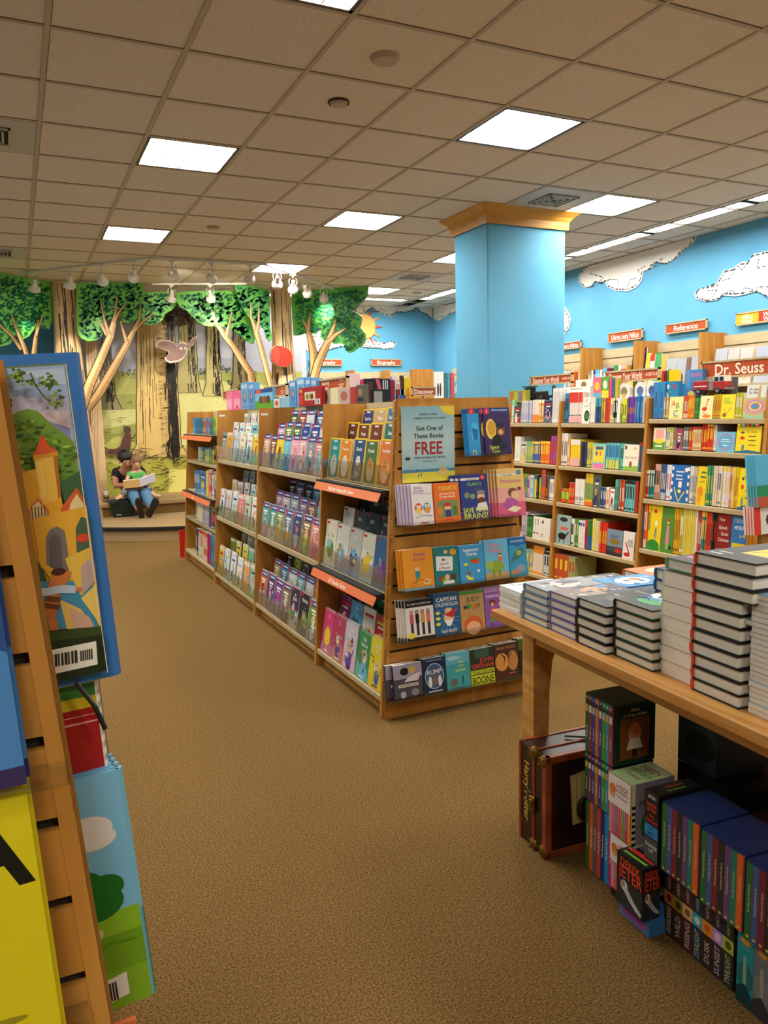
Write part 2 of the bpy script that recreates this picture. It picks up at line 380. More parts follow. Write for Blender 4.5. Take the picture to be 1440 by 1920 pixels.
bookcase(KR, YR[2]+.001, YR[3], ZB, 'right-hand bookcase bay partly hidden behind the slatwall end display')
# slatwall end display of the left run
def slat_end(name, label, x0, x1, y, top, cx, slots, x0t=None, x1t=None):
    t = empty(name, label, 'display end', (cx, y, 0))
    o = V((cx, y, 0)); p = MB(); n = int(top/.0762); d = .022
    xl = lambda z: x0+(x0t-x0)*z/top-cx
    xr = lambda z: x1+(x1t-x1)*z/top-cx
    zs = slots; prev = 0
    for z in list(zs)+[top]:
        a, b = prev, (z-.006 if z != top else top)
        if b-a > .004: p.slab([(xl(a), -d, a), (xr(a), -d, a), (xr(b), -d, b), (xl(b), -d, b)], (0, d, 0))
        if z != top: p.slab([(xl(z), -d+.009, z-.006), (xr(z), -d+.009, z-.006), (xr(z), -d+.009, z+.006), (xl(z), -d+.009, z+.006)], (0, d-.009, 0), m=1)
        prev = z+.006
    pp = p.build('slat_panel', [WOOD, SLOT], t)
    for f, s_ in ((xl, 1), (xr, -1)): MB().slab([(f(0), -d-.001, 0), (f(0)+.014*s_, -d-.001, 0), (f(top)+.014*s_, -d-.001, top), (f(top), -d-.001, top)], (0, d+.001, 0)).build('edge_trim', WOOD, t)
    return t
slots = [.25+.0785*k for k in range(16)]
EC = slat_end('slatwall_display', 'slatwall end panel of the aisle run, covered in face-out books and a free-book sign', 1.478, 2.345, 3.208, 1.512, 1.9, slots, 1.588, 2.19)
E2 = slat_end('slatwall_display', 'slatwall end panel at the right edge, beside the bay of yellow books', 3.70, 4.52, 2.99, 1.50, 4.1, slots, 3.81, 4.41)
for z, x0, x1 in ((1.235, 1.89, 2.15), (.93, 1.55, 2.21), (.625, 1.53, 2.26), (.385, 1.52, 2.28), (.105, 1.47, 2.30)):
    b = MB(); y = -.022; x0 -= 1.9; x1 -= 1.9; e = .0025; z -= .003
    b.box((x0, y-.075, z-e), (x1, y, z)); b.box((x0, y-.077, z-e), (x1, y-.075, z+.022)); b.box((x0, y-.003, z), (x1, y, z+.09))
    b.build('acrylic_tray', CLR, EC)

# ------------------------------------------------------------------ books
def book_mesh(name, w, h, t, col, hard=False, front=(), back=(), spine=(), spc=None, pm=PG, split=False, scol=None):
    ct = .0025 if hard else .0008; inn = .003 if hard else .0; b = MB(); X0, X1 = -w/2, w/2
    cc = col
    b.box((X0, -t/2, 0), (X1, -t/2+ct, h), cc); b.box((X0, t/2-ct, 0), (X1, t/2, h), cc)
    s = scol or spc or col
    if hard:        # slightly rounded spine
        b.slab([(X0, -t/2, 0), (X0-.0035, -t/4, 0), (X0-.0035, t/4, 0), (X0, t/2, 0), (X0+ct, t/2-ct, 0), (X0+ct, -t/2+ct, 0)], (0, 0, h), s)
    else: b.box((X0, -t/2+ct, 0), (X0+ct, t/2-ct, h), s)
    if front: art(b, FR((X0, -t/2, 0), (1, 0, 0), (0, 0, 1), w, h), front)
    if back: art(b, FR((X1, t/2, 0), (-1, 0, 0), (0, 0, 1), w, h), back)
    if spine: art(b, FR((X0-(.0035 if hard else 0), t/2, 0), (0, -1, 0), (0, 0, 1), t, h), spine)
    pg = b if not split else MB()
    pg.box((X0+ct, -t/2+ct, inn), (X1-inn, t/2-ct, h-inn), m=0 if split else 1)
    o = b.build(name, [PR, pm])
    if split: pg.build('pages', [pm], o)
    return o
def place(o, p, face='-Y', lean=0, rz=0, tilt=0):
    base = {'-Y': 0, '-X': -pi/2, '+X': pi/2, 'S-X': 0}[face]
    o.matrix_world = MX.Translation(p) @ MX.Rotation(base+rz, 4, 'Z') @ MX.Rotation(-lean, 4, 'X') @ MX.Rotation(tilt, 4, 'Y')
    return o
PAL = dict(navy='1b2f66', blue='2f6fb8', sky='6fb9e0', teal='1f8a8c', green='3f8f3c', lime='9cc83c', yellow='f0cf2c', gold='d9a125', orange='e8792a', red='c9272c', maroon='6e1e2c', pink='e79ab4', purple='6a3f9a', lilac='a99ad0',
           white='eeece4', cream='eadfc0', grey='8f9296', black='1c1b1e', brown='6d4a30', tan='c2a070', aqua='7fd0cf', olive='8a8f3a', magenta='c43a86')
def cn(c): return PAL.get(c, c)
def figure(rng, cx, cy, s, c1, c2, c3, asp=1.4):
    o = []                                                   # an abstract little figure: body, head, limbs
    o.append(('e', cx, cy-.5*s/asp, .42*s, .55*s/asp*1.0, c1)); o.append(('e', cx+.08*s*rng.uniform(-1, 1), cy+.3*s/asp, .34*s, .36*s/asp, c2))
    for k in (-1, 1):
        a = rng.uniform(-.6, .6); o.append(('l', c1, .12*s, [cx+k*.3*s, cy-.3*s/asp, cx+k*.6*s, cy+a*s*.6]))
        o.append(('e', cx+k*.12*s, cy+.36*s/asp, .05*s, .06*s/asp, c3, 8))
    return o
def scene_ops(rng, bg, style='gen', title='', tcol=None, sub=None):
    """front cover picture by family"""
    rc_ = lambda: rng.choice(list(PAL.values())); ops = []
    if style == 'ng':
        ops += [('r', 0, 0, 1, 1, 'e9c11c'), ('r', .06, .035, .94, .965, bg), ('r', .06, .035, .94, .3, mix(bg, '5a4a20', .5))]
        ops += [('e', .5, .33, .3, .25, rng.choice(['c98a3a', 'd9d4c8', '8a7a5a', '4a4640', 'e0a050'])), ('e', .5, .5, .17, .11, rng.choice(['e6dccb', '2c2a2a', 'c08040', 'b0a890']))]
        ops += [('e', .44, .52, .025, .015, '111111', 8), ('e', .56, .52, .025, .015, '111111', 8), ('r', .35, .9, .65, .94, 'e8e4d8'), ('t', title, .5, .76, .085 if len(title) < 9 else .065, 'ffffff', .8)]
        if rng.random() < .5: ops.append(('e', .14, .9, .05, .034, rc_()))
    elif style == 'step':
        ops += [('r', 0, 0, 1, 1, bg), ('r', 0, 0, 1, .3, mix(bg, rc_(), .5)), ('r', 0, .86, 1, 1, '1c3a80'), ('r', .32, .905, .92, .955, 'c9d6ee'), ('e', .14, .92, .11, .075, 'd0262c'), ('t', '1' if rng.random() < .6 else '2', .14, .92, .07, 'ffffff')]
        ops += figure(rng, .5, .42, .5, rc_(), rng.choice(['e8b88c', rc_(), 'f0d8b8']), '202020')
        if title: ops.append(('t', title, .5, .76, .07, tcol or 'ffffff', .85))
        else: ops += [('r', .2, .73, .8, .79, 'f4f0e0'), ('r', .3, .66, .7, .70, 'f4f0e0')]
    elif style == 'icr':
        ops += [('r', 0, 0, 1, 1, bg), ('r', 0, .88, 1, .97, 'f6f2e4'), ('e', .84, .925, .08, .055, rc_()), ('t', 'I Can Read!', .42, .925, .045, '30507c', .6)]
        ops += [('e', .5, .12, .7, .16, mix(bg, '70a050', .5))]+figure(rng, .5, .4, .45, rc_(), rng.choice(['e8b88c', rc_()]), '202020')
        if title: ops.append(('t', title, .5, .76, .075, tcol or 'b0302c', .85))
        else: ops.append(('r', .2, .72, .8, .78, rc_()))
    elif style == 'dk':
        ops += [('r', 0, 0, 1, 1, bg), ('p', mix(bg, rc_(), .6), [0, 0, 1, 0, 1, rng.uniform(.2, .5), 0, rng.uniform(.2, .5)])]
        ops += [('e', rng.uniform(.35, .65), .38, .3, .2, rc_()), ('e', rng.uniform(.3, .7), .5, .14, .1, rc_()), ('r', .06, .92, .3, .97, 'd0262c')]
        for k, q in enumerate(title.split('|')):
            if q: ops.append(('t', q, .5, .82-.1*k, .075, tcol or 'f4f0e0', .88))
    else:
        k = rng.random(); ops += [('r', 0, 0, 1, 1, bg)]
        ops.append(('p', mix(bg, rc_(), .5), [0, 0, 1, 0, 1, rng.uniform(.15, .4), .5, rng.uniform(.2, .5), 0, rng.uniform(.15, .4)]))
        if k < .7: ops += figure(rng, rng.uniform(.4, .6), .38, rng.uniform(.4, .6), rc_(), rng.choice(['e8b88c', rc_(), 'f0d8b8']), '202020')
        else: ops += [('e', .5, .4, .3, .22, rc_()), ('e', .5, .4, .2, .14, rc_())]
        if title:
            q = title.split('|')
            for i, s_ in enumerate(q): ops.append(('t', s_, .5, .86-.12*i, .085, tcol or 'ffffff', .88))
        else: ops += [('r', .15, .8, .85, .87, tcol or rng.choice(['f4f0e0', 'c9272c', '1b2f66', 'f0cf2c'])), ('r', .25, .71, .75, .76, tcol or 'f4f0e0')]
        ops.append(('r', .3, .04, .7, .07, rng.choice(['f4f0e0', '303030'])))
    if style != 'ng': ops += clutter(rng, bg, 10, .05, .62)+clutter(rng, bg, 3, .45, .72)
    else: ops += [('e', rng.uniform(.3, .7), rng.uniform(.12, .3), .08, .05, mix(bg, 'ffffff', .4), 8) for _ in range(4)]
    return ops
def clutter(rng, bg, n=9, lo=.05, hi=.7):
    cs = [rng.choice(list(PAL.values())) for _ in range(2)]+[mix(bg, 'ffffff', .45), mix(bg, '101010', .45)]; o = []
    for _ in range(n):
        x, y, r_, c = rng.uniform(.1, .9), rng.uniform(lo+.05, hi-.05), rng.uniform(.03, .1), mix(rng.choice(cs), bg, rng.uniform(0, .5)); k = rng.random()
        if k < .4: o.append(('e', x, y, r_, r_*.6, c, 9))
        elif k < .75: a = rng.uniform(0, 6); o.append(('p', c, [q for j in range(3) for q in (x+1.3*r_*cos(a+2.1*j), y+.9*r_*sin(a+2.1*j))]))
        else: o.append(('l', c, .03, [x-r_, y, x, y+rng.uniform(-.05, .05), x+r_, y]))
    return o
def spine_ops(rng, col, acc=None):
    a = acc or rng.choice(['f2eedd', '26262a', 'f2d23a', 'd8d4c6', '3a5a9a', 'c9372c'])
    o = [('r', .25, .42, .75, .82, a) if rng.random() < .5 else ('r', .32, .3, .68, .75, a), ('r', .2, .06, .8, .12, a)]
    if rng.random() < .35: o.append(('r', 0, 0, 1, .2, mix(col, a, .5)))
    if rng.random() < .3: o.append(('r', 0, .88, 1, 1, a))
    return o
rng = random.Random(7)
NB = {}
def cname(c):
    for k, v in PAL.items():
        if v == c or k == c: return k
    return c
# ------------------------------------------------------------------ face-out readers in the aisle run
SHN = {1.09: 'top', .60: 'middle', .10: 'bottom'}; BAYN = ['nearest', 'second', 'third', 'farthest']
def title_word(t): return t.replace('|', ' ').strip()
def tier(bay, z, lvl, items, h=.229, wd=.152, copies=1, hard=False):
    y1, y0 = YB[bay+1]-.03, YB[bay]+.045; n = len(items); sp = (y1-y0)/n
    x = fx(KL, z)+.016+(.102 if lvl == 1 else .205 if lvl == 2 else 0); zz = z+.004+(.078 if lvl == 1 else .158 if lvl == 2 else 0)
    for k, it in enumerate(items):
        ti, bg, st = it[:3]; hh = h*rng.uniform(.97, 1.03); w_ = min(wd*(it[3] if len(it) > 3 else 1), sp-.004)
        m = book_mesh('thin_reader', w_, hh, .006, cn(bg), front=scene_ops(rng, cn(bg), st, ti), spc=cn(bg))
        yc = y1-sp*(k+.5)+rng.uniform(-.004, .004)
        place(m, V((x, yc, zz)), '-X', .16+rng.uniform(-.02, .02), rng.uniform(-.02, .02))
        base = '%s face-out paperback, %s from left, %s step, %s shelf, %s aisle bay' % (colname(bg), ordn(k), ('front', 'middle', 'back')[lvl], SHN[z], BAYN[bay])
        tag(m, base, 'book', 'face-out paperbacks in the aisle run')
        for q in range(copies):
            c = m.copy(); C.objects.link(c); sh = min(.024, (sp-w_)*.8+.004)*(q+1)
            place(c, V((x+.009*(q+1), yc+sh*.5+.008, zz)), '-X', .16, 0)
            c['label'] = ('spare', 'rearmost')[q]+' copy behind ' + base.replace(' face-out paperback', ' paperback').replace(' aisle bay', ' bay')
def colname(c):
    if c in PAL: return c
    r, g, b = [int(c[i:i+2], 16) for i in (0, 2, 4)]; best = min(PAL, key=lambda k: sum((int(PAL[k][i:i+2], 16)-v)**2 for i, v in ((0, r), (2, g), (4, b)))); return best
N = 'ng'; ST = 'step'; IC = 'icr'; DKS = 'dk'; G = 'gen'
tier(0, 1.09, 0, [('Safari', 'teal', N), ('Dinosaurs', 'd9822a', N), ('Sharks', '2a4a7a', N), ('Pandas', '4d6b3a', N), ('Deadliest', 'd4702a', N)], copies=1)
tier(0, 1.09, 1, [('Ants', '5a2a1a', N), ('Frogs', '6a3414', N), ('Fire', '70300f', N), ('Seed', '2f6f6a', N), ('Cheetahs', '3a7f9a', N)], copies=0)
tier(0, 1.09, 2, [('Seed to', '2a3f7a', N), ('Plants', 'tan', N), ('Abraham', '2f6fa8', N), ('Lincoln', '35476a', N), ('Deserts', 'teal', N)], copies=0)
tier(0, .60, 0, [('LEGO|WOMEN', 'e8e0cc', DKS), ('STAR|WARS', 'e4e2dc', DKS), ('LEGO', 'c8ccc4', DKS), ('KNIGHTS|CASTLES', 'e8e6d8', DKS), ('', '3a6a9a', DKS)], h=.25, wd=.165, copies=2)
tier(0, .60, 1, [('BAT|CAT', 'd8d4c8', DKS), ('REAL', '44474c', DKS), ('JEDI', '2a2f3a', DKS), ('NINJA', '2c3648', DKS), ('STAR WARS', '2a4f98', DKS)], h=.24, copies=1)
tier(0, .60, 2, [('', '202226', DKS), ('BEARS', '3c3228', DKS), ('SNAKES', '5a4632', DKS), ('TUT', '26231f', DKS), ('', '3a5a2a', DKS)], copies=0)
tier(0, .10, 0, [('3', 'd8407a', G), ('2', 'c8406a', G), ('Silly|Stories', 'd8d2e0', G), ('Flat|Stanley', '3f9a5a', G), ('Judy|B', 'f2e03a', G)], h=.24, copies=2)
tier(0, .10, 1, [('', '7a2a5a', G), ('Max|Fox', '5aa8d8', G), ('', 'e8e4d4', G), ('', 'c8342c', G), ('MEOW', 'e6dcd8', G)], h=.235, copies=1)
tier(0, .10, 2, [('', '22211f', G), ('', '3f7a34', G), ('', '4f8f3f', G), ('', '6a98b8', G), ('', 'c86a5a', G)], h=.235, copies=0)
tier(1, 1.09, 0, [('', 'd8a890', ST), ('', '8a4a3a', ST), ('Cat', 'f0cf20', ST), ('Zoo', '6fc0d8', ST), ('I Can Read', 'f0a8c0', ST), ('', 'e8b0bc', ST), ('Cars', '8f969c', ST), ('', 'e08a90', ST)], copies=1)
tier(1, 1.09, 1, [('', 'c8a0c8', ST), ('', '6a8a3a', ST), ('', '4a6a30', ST), ('Nemo', '24489a', ST), ('', '2a4a98', ST), ('', 'e4d8cc', ST), ('', 'b0b8c0', ST)], copies=0)
tier(1, 1.09, 2, [('', '3a5a3a', ST), ('', 'a03030', ST), ('Snow', 'd8dce0', ST), ('', '3a58a0', ST), ('', '7a90c0', ST), ('', 'c83030', ST), ('', 'e0b8b0', ST)], copies=0)
tier(1, .60, 0, [('', '5fa8b0', ST), ('', '3f9a88', ST), ('', '8a9a50', ST), ('', '6a7a9a', ST), ('Space', '404a6a', ST), ('', '8a6a3a', ST), ('', 'e8889a', ST)], h=.24, copies=2)
tier(1, .60, 1, [('', 'b890b0', ST), ('', 'd8c8d8', ST), ('', 'a8b8c8', ST), ('', '9a7aa8', ST), ('', 'a06a4a', ST), ('', '88c0d0', ST), ('', 'e0907a', ST)], h=.235, copies=1)
tier(1, .60, 2, [('', '24303a', ST), ('', '6a6a9a', ST), ('', '2a2c38', ST), ('', '5a9ac8', ST), ('', '38506a', ST), ('', '2f3448', ST), ('', '4a6a80', ST)], copies=0)
tier(1, .10, 0, [('', 'c86a3a', ST), ('', '5a3a6a', ST), ('', '7a4a9a', ST), ('', '8a6a4a', ST), ('IN|SPACE', '3a2a4a', DKS), ('TRACKS', '2a2230', DKS), ('', '6a8a3a', ST)], h=.25, copies=2)
tier(1, .10, 1, [('', 'b89a60', ST), ('', '5a8ab0', ST), ('', 'e0e4e0', ST), ('', '7ab8b8', ST), ('', 'd8d8e0', ST), ('', 'e08a4a', ST), ('', 'c8d0a0', ST)], h=.235, copies=1)
tier(1, .10, 2, [('', '24241f', G), ('', '9cc020', G), ('', '6a5a5a', G), ('', '8a7a8a', G), ('', 'c0502a', G), ('', '3a5a4a', G), ('', '8fc0d0', G)], copies=0)
tier(2, 1.09, 0, [('', '8a8f80', G), ('Frog', 'e0a028', IC), ('', 'b8c8d8', IC), ('Biscuit', 'e4e4c8', IC), ('', 'e8e8e0', IC), ('Danny', 'eccb2a', IC)], copies=1)
tier(2, 1.09, 1, [('', 'd0e4ec', IC), ('', 'bfe0ee', IC), ('', 'dce8ec', IC), ('', '60bcd0', IC), ('', 'f0e85a', IC), ('', '7ab85a', IC)], copies=0)
tier(2, 1.09, 2, [('', '98a4a0', IC), ('', 'd8d4d0', IC), ('', 'e8e4e8', IC), ('', 'd0c8e8', IC), ('', '8ad05a', IC), ('', 'f0f0ee', IC)], copies=0)
tier(2, .60, 0, [('', 'd8dce0', IC), ('', 'c8c0c8', IC), ('', 'c0d0d8', IC), ('', 'e07a7a', IC), ('', 'b8c8b0', IC), ('', 'e4e0d4', IC)], h=.24, copies=2)
tier(2, .60, 1, [('', 'd8b8a0', IC), ('', 'c8a8b8', IC), ('', 'd8d0c8', IC), ('', 'c8d8d0', IC), ('', 'b8d8e8', IC), ('', '3a9acc', IC)], copies=1)
tier(2, .60, 2, [('', 'b8c0b8', IC), ('', 'c8ccd0', IC), ('', 'c0a890', IC), ('', 'a8c0b0', IC), ('', '90c0c8', IC), ('', '8ab8d8', IC)], copies=0)
tier(2, .10, 0, [('', 'e0a02a', IC), ('', 'c8dce8', IC), ('', 'd0e0ec', IC), ('', 'e8dcc8', IC), ('', 'd89a6a', IC), ('', '8fc0a8', IC)], h=.24, copies=1)
tier(2, .10, 1, [('', '6a8a2a', IC), ('', 'f0dc50', IC), ('', 'f0e048', IC), ('', '7ac8b0', IC), ('', '7aa8e0', IC), ('', '3a70b0', IC)], copies=0)
tier(2, .10, 2, [('', 'b8a88a', IC), ('', 'e0d8c8', IC), ('', 'd8d0b8', IC), ('', '88604a', IC), ('', 'c8a040', IC), ('', 'b89040', IC)], copies=0)

# ------------------------------------------------------------------ spine-out rows
def row(items, K, z, T, bayname, shname, ymax, ymin, group, base='picture_book', xin=.03, dp=.2):
    ox, oy, s = T; X = fx(K, z)+xin; cnt = 0; made = {}
    for it in items:
        a, b, yt, col, n = it[:5]; st = it[5] if len(it) > 5 else None
        Ya = at(ox+a/s, oy+yt/s, 'x', X).y; Yb = at(ox+b/s, oy+yt/s, 'x', X).y
        if n == 'f' and len(it) > 8: X2 = X+it[8]
        Ya = min(Ya, ymax); Yb = max(Yb, ymin)
        if Ya-Yb < .004: continue
        zt = at(ox+(a+b)/2/s, oy+yt/s, 'x', X).z; h = max(.1, min(zt-z, .34)); cc = cn(col)
        if n == 'f':
            m = book_mesh(base, Ya-Yb-.003, h, .012, cc, hard=True, front=st or scene_ops(rng, cc, 'gen', it[6] if len(it) > 6 else ''), spc=cc)
            place(m, V((X, (Ya+Yb)/2, z+.001)), '-X', .09)
            tag(m, '%s book standing cover-out, %s from left, %s shelf of the %s' % (colname(col), ordn(cnt), shname, bayname), 'book', group); cnt += 1
            continue
        t = (Ya-Yb)/n; w_ = dp*rng.uniform(.93, 1.05); hard = rng.random() < .5
        so = spine_ops(rng, cc); m0 = None
        if st: so = st
        for k in range(n):
            hh = h*(1 if n > 2 else rng.uniform(.96, 1.02)); y = Ya-t*(k+.5)
            if m0 is None: m0 = m = book_mesh(base, w_, hh, t-.0012, cc, hard=hard, spine=so, spc=cc)
            else: m = m0.copy(); C.objects.link(m)
            m.matrix_world = MX.Translation((X+w_/2+rng.uniform(-.004, .006), y, z+.001)) @ MX.Rotation(.05, 4, 'Y')
            tag(m, '%s spine-out book, %s from left, %s shelf of the %s' % (colname(col), ordn(cnt), shname, bayname), 'book', group); cnt += 1
GRP = 'books on the right-hand bookcases'
Ta = (1000, 680, 3.2727); Tb = (940, 700, 5.143); Tc = (940, 860, 5.143); Td = (1180, 820, 5.538)
yC = (YR[1]-.003, YR[0]+.03); yB = (YR[2]-.003, YR[1]+.03); yA = (YR[3]-.003, YR[2]+.03)
bC, bB, bA = 'yellow-book bay', 'middle right-hand bay', 'bay behind the slatwall end'
abc = [('r', 0, 0, 1, 1, 'efe79a'), ('t', 'A', .3, .7, .26, 'd8502a'), ('t', 'B', .62, .6, .26, '3a8a4a'), ('t', 'C', .5, .25, .3, '3a8ad0'), ('r', .2, .05, .8, .09, 'c8b85a')]
bird = [('r', 0, 0, 1, 1, 'f4eeb0'), ('e', .35, .42, .2, .09, 'd8302a'), ('l', 'd8302a', .06, [.45, .45, .5, .68, .58, .82]), ('e', .6, .84, .08, .035, 'd8302a'), ('l', '3a6a9a', .04, [.35, .35, .3, .22, .5, .2]), ('e', .55, .1, .35, .08, 'e8862a')]
yel = [('r', 0, 0, 1, 1, 'f2e02e'), ('r', .15, .8, .6, .84, '8fb83a'), ('r', .15, .7, .6, .74, '8fb83a'), ('r', .2, .62, .75, .66, '8fb83a'), ('l', '7a4a2a', .03, [.2, .4, .35, .15, .75, .45]), ('e', .28, .14, .16, .09, 'a0622a')]
rain = [('r', 0, 0, 1, 1, 'e4e6e0'), ('r', 0, 0, 1, .62, '9ac8a0')]+[('e', .5, .36, .62-.09*k, .27-.04*k, c) for k, c in enumerate(['e8a860', 'd89ab8', 'b08ac8', 'f0e050', 'c87a9a', '3a9ac8'])]+[('t', 'Oh, Baby!', .4, .88, .07, '3a5a8a', .7), ('t', 'Go, Baby!', .4, .78, .07, '3a5a8a', .7), ('p', 'c8a878', [.58, .45, .74, .45, .76, .95, .7, 1, .62, .9])]
row([(735, 800, 120, '2f86bf', 2), (800, 833, 215, 'tan', 3), (835, 920, 210, 'efe79a', 'f', abc), (922, 950, 207, 'd85a2a', 4), (950, 988, 205, 'e8892a', 4), (988, 1022, 205, '4f9a4a', 3), (1025, 1105, 204, 'f4eeb0', 'f', bird), (1107, 1152, 200, 'd8b82a', 4), (1155, 1240, 195, 'f2e02e', 'f', yel), (1242, 1282, 190, 'c8c83a', 4), (1283, 1304, 185, 'ddd8b8', 2), (1306, 1425, 138, 'e4e6e0', 'f', rain)], KR, 1.365, Ta, bC, 'top', *yC, GRP)
ring = [('r', 0, 0, 1, 1, '6fb8dc'), ('e', .5, .5, .4, .42, 'b878b8', 20), ('e', .5, .5, .34, .36, '5fb0d8', 20), ('r', .3, .6, .7, .64, 'e4eef4'), ('r', .25, .5, .75, .54, 'e4eef4'), ('r', .38, .3, .62, .36, 'e4eef4')]
onef = [('r', 0, 0, 1, 1, 'f0d820'), ('t', 'Dr. Seuss', .62, .78, .08, '7a5a1a', .6), ('r', .5, .6, .8, .63, '5a4a1a'), ('r', .5, .45, .8, .48, '5a4a1a'), ('r', .5, .28, .8, .31, '5a4a1a'), ('e', .25, .55, .1, .06, 'd8302a'), ('e', .25, .75, .08, .04, '4a4a3a'), ('e', .3, .2, .06, .12, '5a8a9a'), ('p', '2a6a8a', [0, 0, 1, 0, 1, .06, .5, .12, 0, .05])]
row([(737, 812, 400, 'e8e4d0', 'f', [('r', 0, 0, 1, 1, 'ecdcc8'), ('r', 0, 0, 1, .35, '4f9a3f'), ('r', .15, .5, .85, .9, 'e8a8a0'), ('e', .5, .38, .4, .12, 'e8d83a'), ('r', .2, .12, .8, .2, 'e8f0e0')]), (814, 832, 402, 'cream', 2), (833, 860, 402, 'c0c84a', 3), (861, 875, 402, 'grey', 1), (876, 918, 402, '8a4a6a', 'f'), (919, 952, 400, '6a7a7a', 4), (953, 978, 400, 'd8453a', 3), (979, 1030, 398, 'd8c890', 5), (1036, 1066, 375, 'd83a24', 4), (1067, 1104, 376, 'e0482a', 5), (1105, 1124, 390, 'c8c0b0', 2), (1125, 1240, 425, '6fb8dc', 'f', ring), (1246, 1400, 388, 'f0d820', 'f', onef)], KR, 1.165, Ta, bC, 'second', *yC, GRP)
blu = [('r', 0, 0, 1, 1, '2468b4')]+[('r', x, .06+.2*k, x+.1, .15+.2*k, 'f0f0ea') for x in (0, .9) for k in range(5)]+[('r', .25, .8, .7, .84, 'c8dcf0'), ('r', .25, .7, .6, .74, 'c8dcf0'), ('r', .25, .6, .65, .64, 'c8dcf0'), ('r', .42, .4, .6, .56, 'f0f0ea'), ('l', 'f0e84a', .05, [.2, .4, .35, .15, .5, .02, .6, .15, .8, .3]), ('e', .5, .3, .1, .05, 'f0e84a'), ('e', .82, .88, .1, .06, 'f0f0ea')]
yl2 = [('r', 0, 0, 1, 1, 'e8cc24'), ('r', .35, .82, .9, .87, '3a7a4a'), ('r', .3, .7, .9, .75, '3a7a4a'), ('r', .3, .58, .8, .63, 'b8a02a'), ('e', .4, .35, .3, .14, 'e08a24'), ('e', .3, .15, .25, .14, 'e8a02a')]
row([(112, 145, 345, '8a1f24', 2), (147, 195, 350, 'd02f24', 2), (197, 252, 350, '1f7a74', 3), (255, 322, 290, 'd0a894', 3), (325, 376, 290, '3a5f9a', 3), (378, 430, 290, 'd8dce4', 2), (432, 620, 290, '2468b4', 'f', blu), (622, 655, 305, 'e0e0dc', 2), (657, 700, 305, 'c8bca0', 2), (702, 800, 305, 'e8cc24', 'f', yl2), (802, 862, 303, '3f9a6a', 3), (864, 912, 308, 'e0c8b8', 3), (914, 956, 310, 'f0e4c8', 3), (958, 1035, 315, 'e8e4ec', 6), (1037, 1062, 318, 'e8a070', 2), (1064, 1090, 320, 'e8e0b0', 2), (1092, 1130, 322, 'ecd42a', 3), (1133, 1290, 326, 'e0c81c', 'f', onef), (1292, 1322, 330, 'cream', 2)], KR, .835, Td, bC, 'third', *yC, GRP)
stripe = [('r', 0, 0, 1, 1, 'e8cf22'), ('e', .35, .06, .6, .18, '2f8a34'), ('e', .4, .86, .14, .045, 'c82f2a'), ('l', '2a2a2a', .05, [.5, .5, .45, .3]), ('r', .5, .25, .62, .5, '9aa0a0'), ('e', .52, .6, .12, .06, 'f0ece0')]
girl = [('r', 0, 0, 1, 1, '4f8a34'), ('e', .5, .68, .13, .055, 'e8b890'), ('e', .5, .72, .15, .05, 'a0602a'), ('p', 'd88aa0', [.35, .2, .65, .2, .6, .6, .42, .6]), ('r', .42, .08, .47, .2, 'e8dcc8'), ('r', .54, .08, .59, .2, 'e8dcc8'), ('e', .8, .12, .1, .04, '1a1a1a')]
dred = [('r', 0, 0, 1, 1, '8a1f1f'), ('t', 'How', .35, .88, .07, 'e8dcc8', .4), ('t', 'Grinch', .45, .72, .07, 'e8dcc8', .6), ('t', 'Stole', .6, .6, .07, 'e8dcc8', .5), ('t', 'Christmas', .55, .48, .07, 'e8dcc8', .75)]+[('l', 'f0ece4', .03, [.4, -.0, .1+.12*k, .3]) for k in range(7)]
myself = [('r', 0, 0, 1, 1, '2f78b8'), ('r', .1, 0, 1, .45, 'e8c82c'), ('t', 'I CAN DO IT', .5, .88, .07, 'c8dcf0', .8), ('t', 'MYSELF', .5, .75, .07, 'e8eef4', .6), ('t', 'by ME', .75, .6, .06, 'e8c82c', .4), ('l', '5a4a1a', .03, [.2, .1, .4, .3, .7, .15, .8, .35])]
row([(82, 110, 700, '2f8f7f', 2), (112, 150, 705, '4a7ab8', 3), (152, 184, 705, 'e8662a', 2), (186, 208, 705, 'e8d03a', 2), (210, 330, 706, 'e8cf22', 'f', stripe), (332, 460, 725, '4f8a34', 'f', girl), (462, 520, 745, 'e8b020', 4), (521, 556, 748, 'a8a850', 2), (558, 680, 755, 'e4d86a', 10), (682, 702, 768, 'e8e4d8', 2), (703, 740, 772, 'c8384a', 3), (741, 788, 778, '2f7a6a', 3), (790, 850, 783, 'e0482c', 4), (852, 893, 790, '2a3a30', 4), (895, 1045, 795, '8a1f1f', 'f', dred), (1047, 1215, 810, '2f78b8', 'f', myself), (1217, 1282, 835, 'e8cc30', 4)], KR, .50, Td, bC, 'fourth', *yC, GRP)
truck = [('r', 0, 0, 1, 1, 'f0f0ee'), ('t', 'My big truck book', .6, .94, .05, '2a2a2a', .7), ('r', .2, .1, .9, .8, 'e4e4e0')]
trac = [('r', 0, 0, 1, 1, 'f0ece4'), ('t', 'F', .45, .86, .16, 'e85a8a'), ('e', .62, .28, .34, .22, '2a3a24', 18), ('e', .62, .28, .2, .13, '3f7a3a', 18), ('l', '3f8a4a', .05, [.2, .7, .3, .62, .8, .68, .9, .8])]
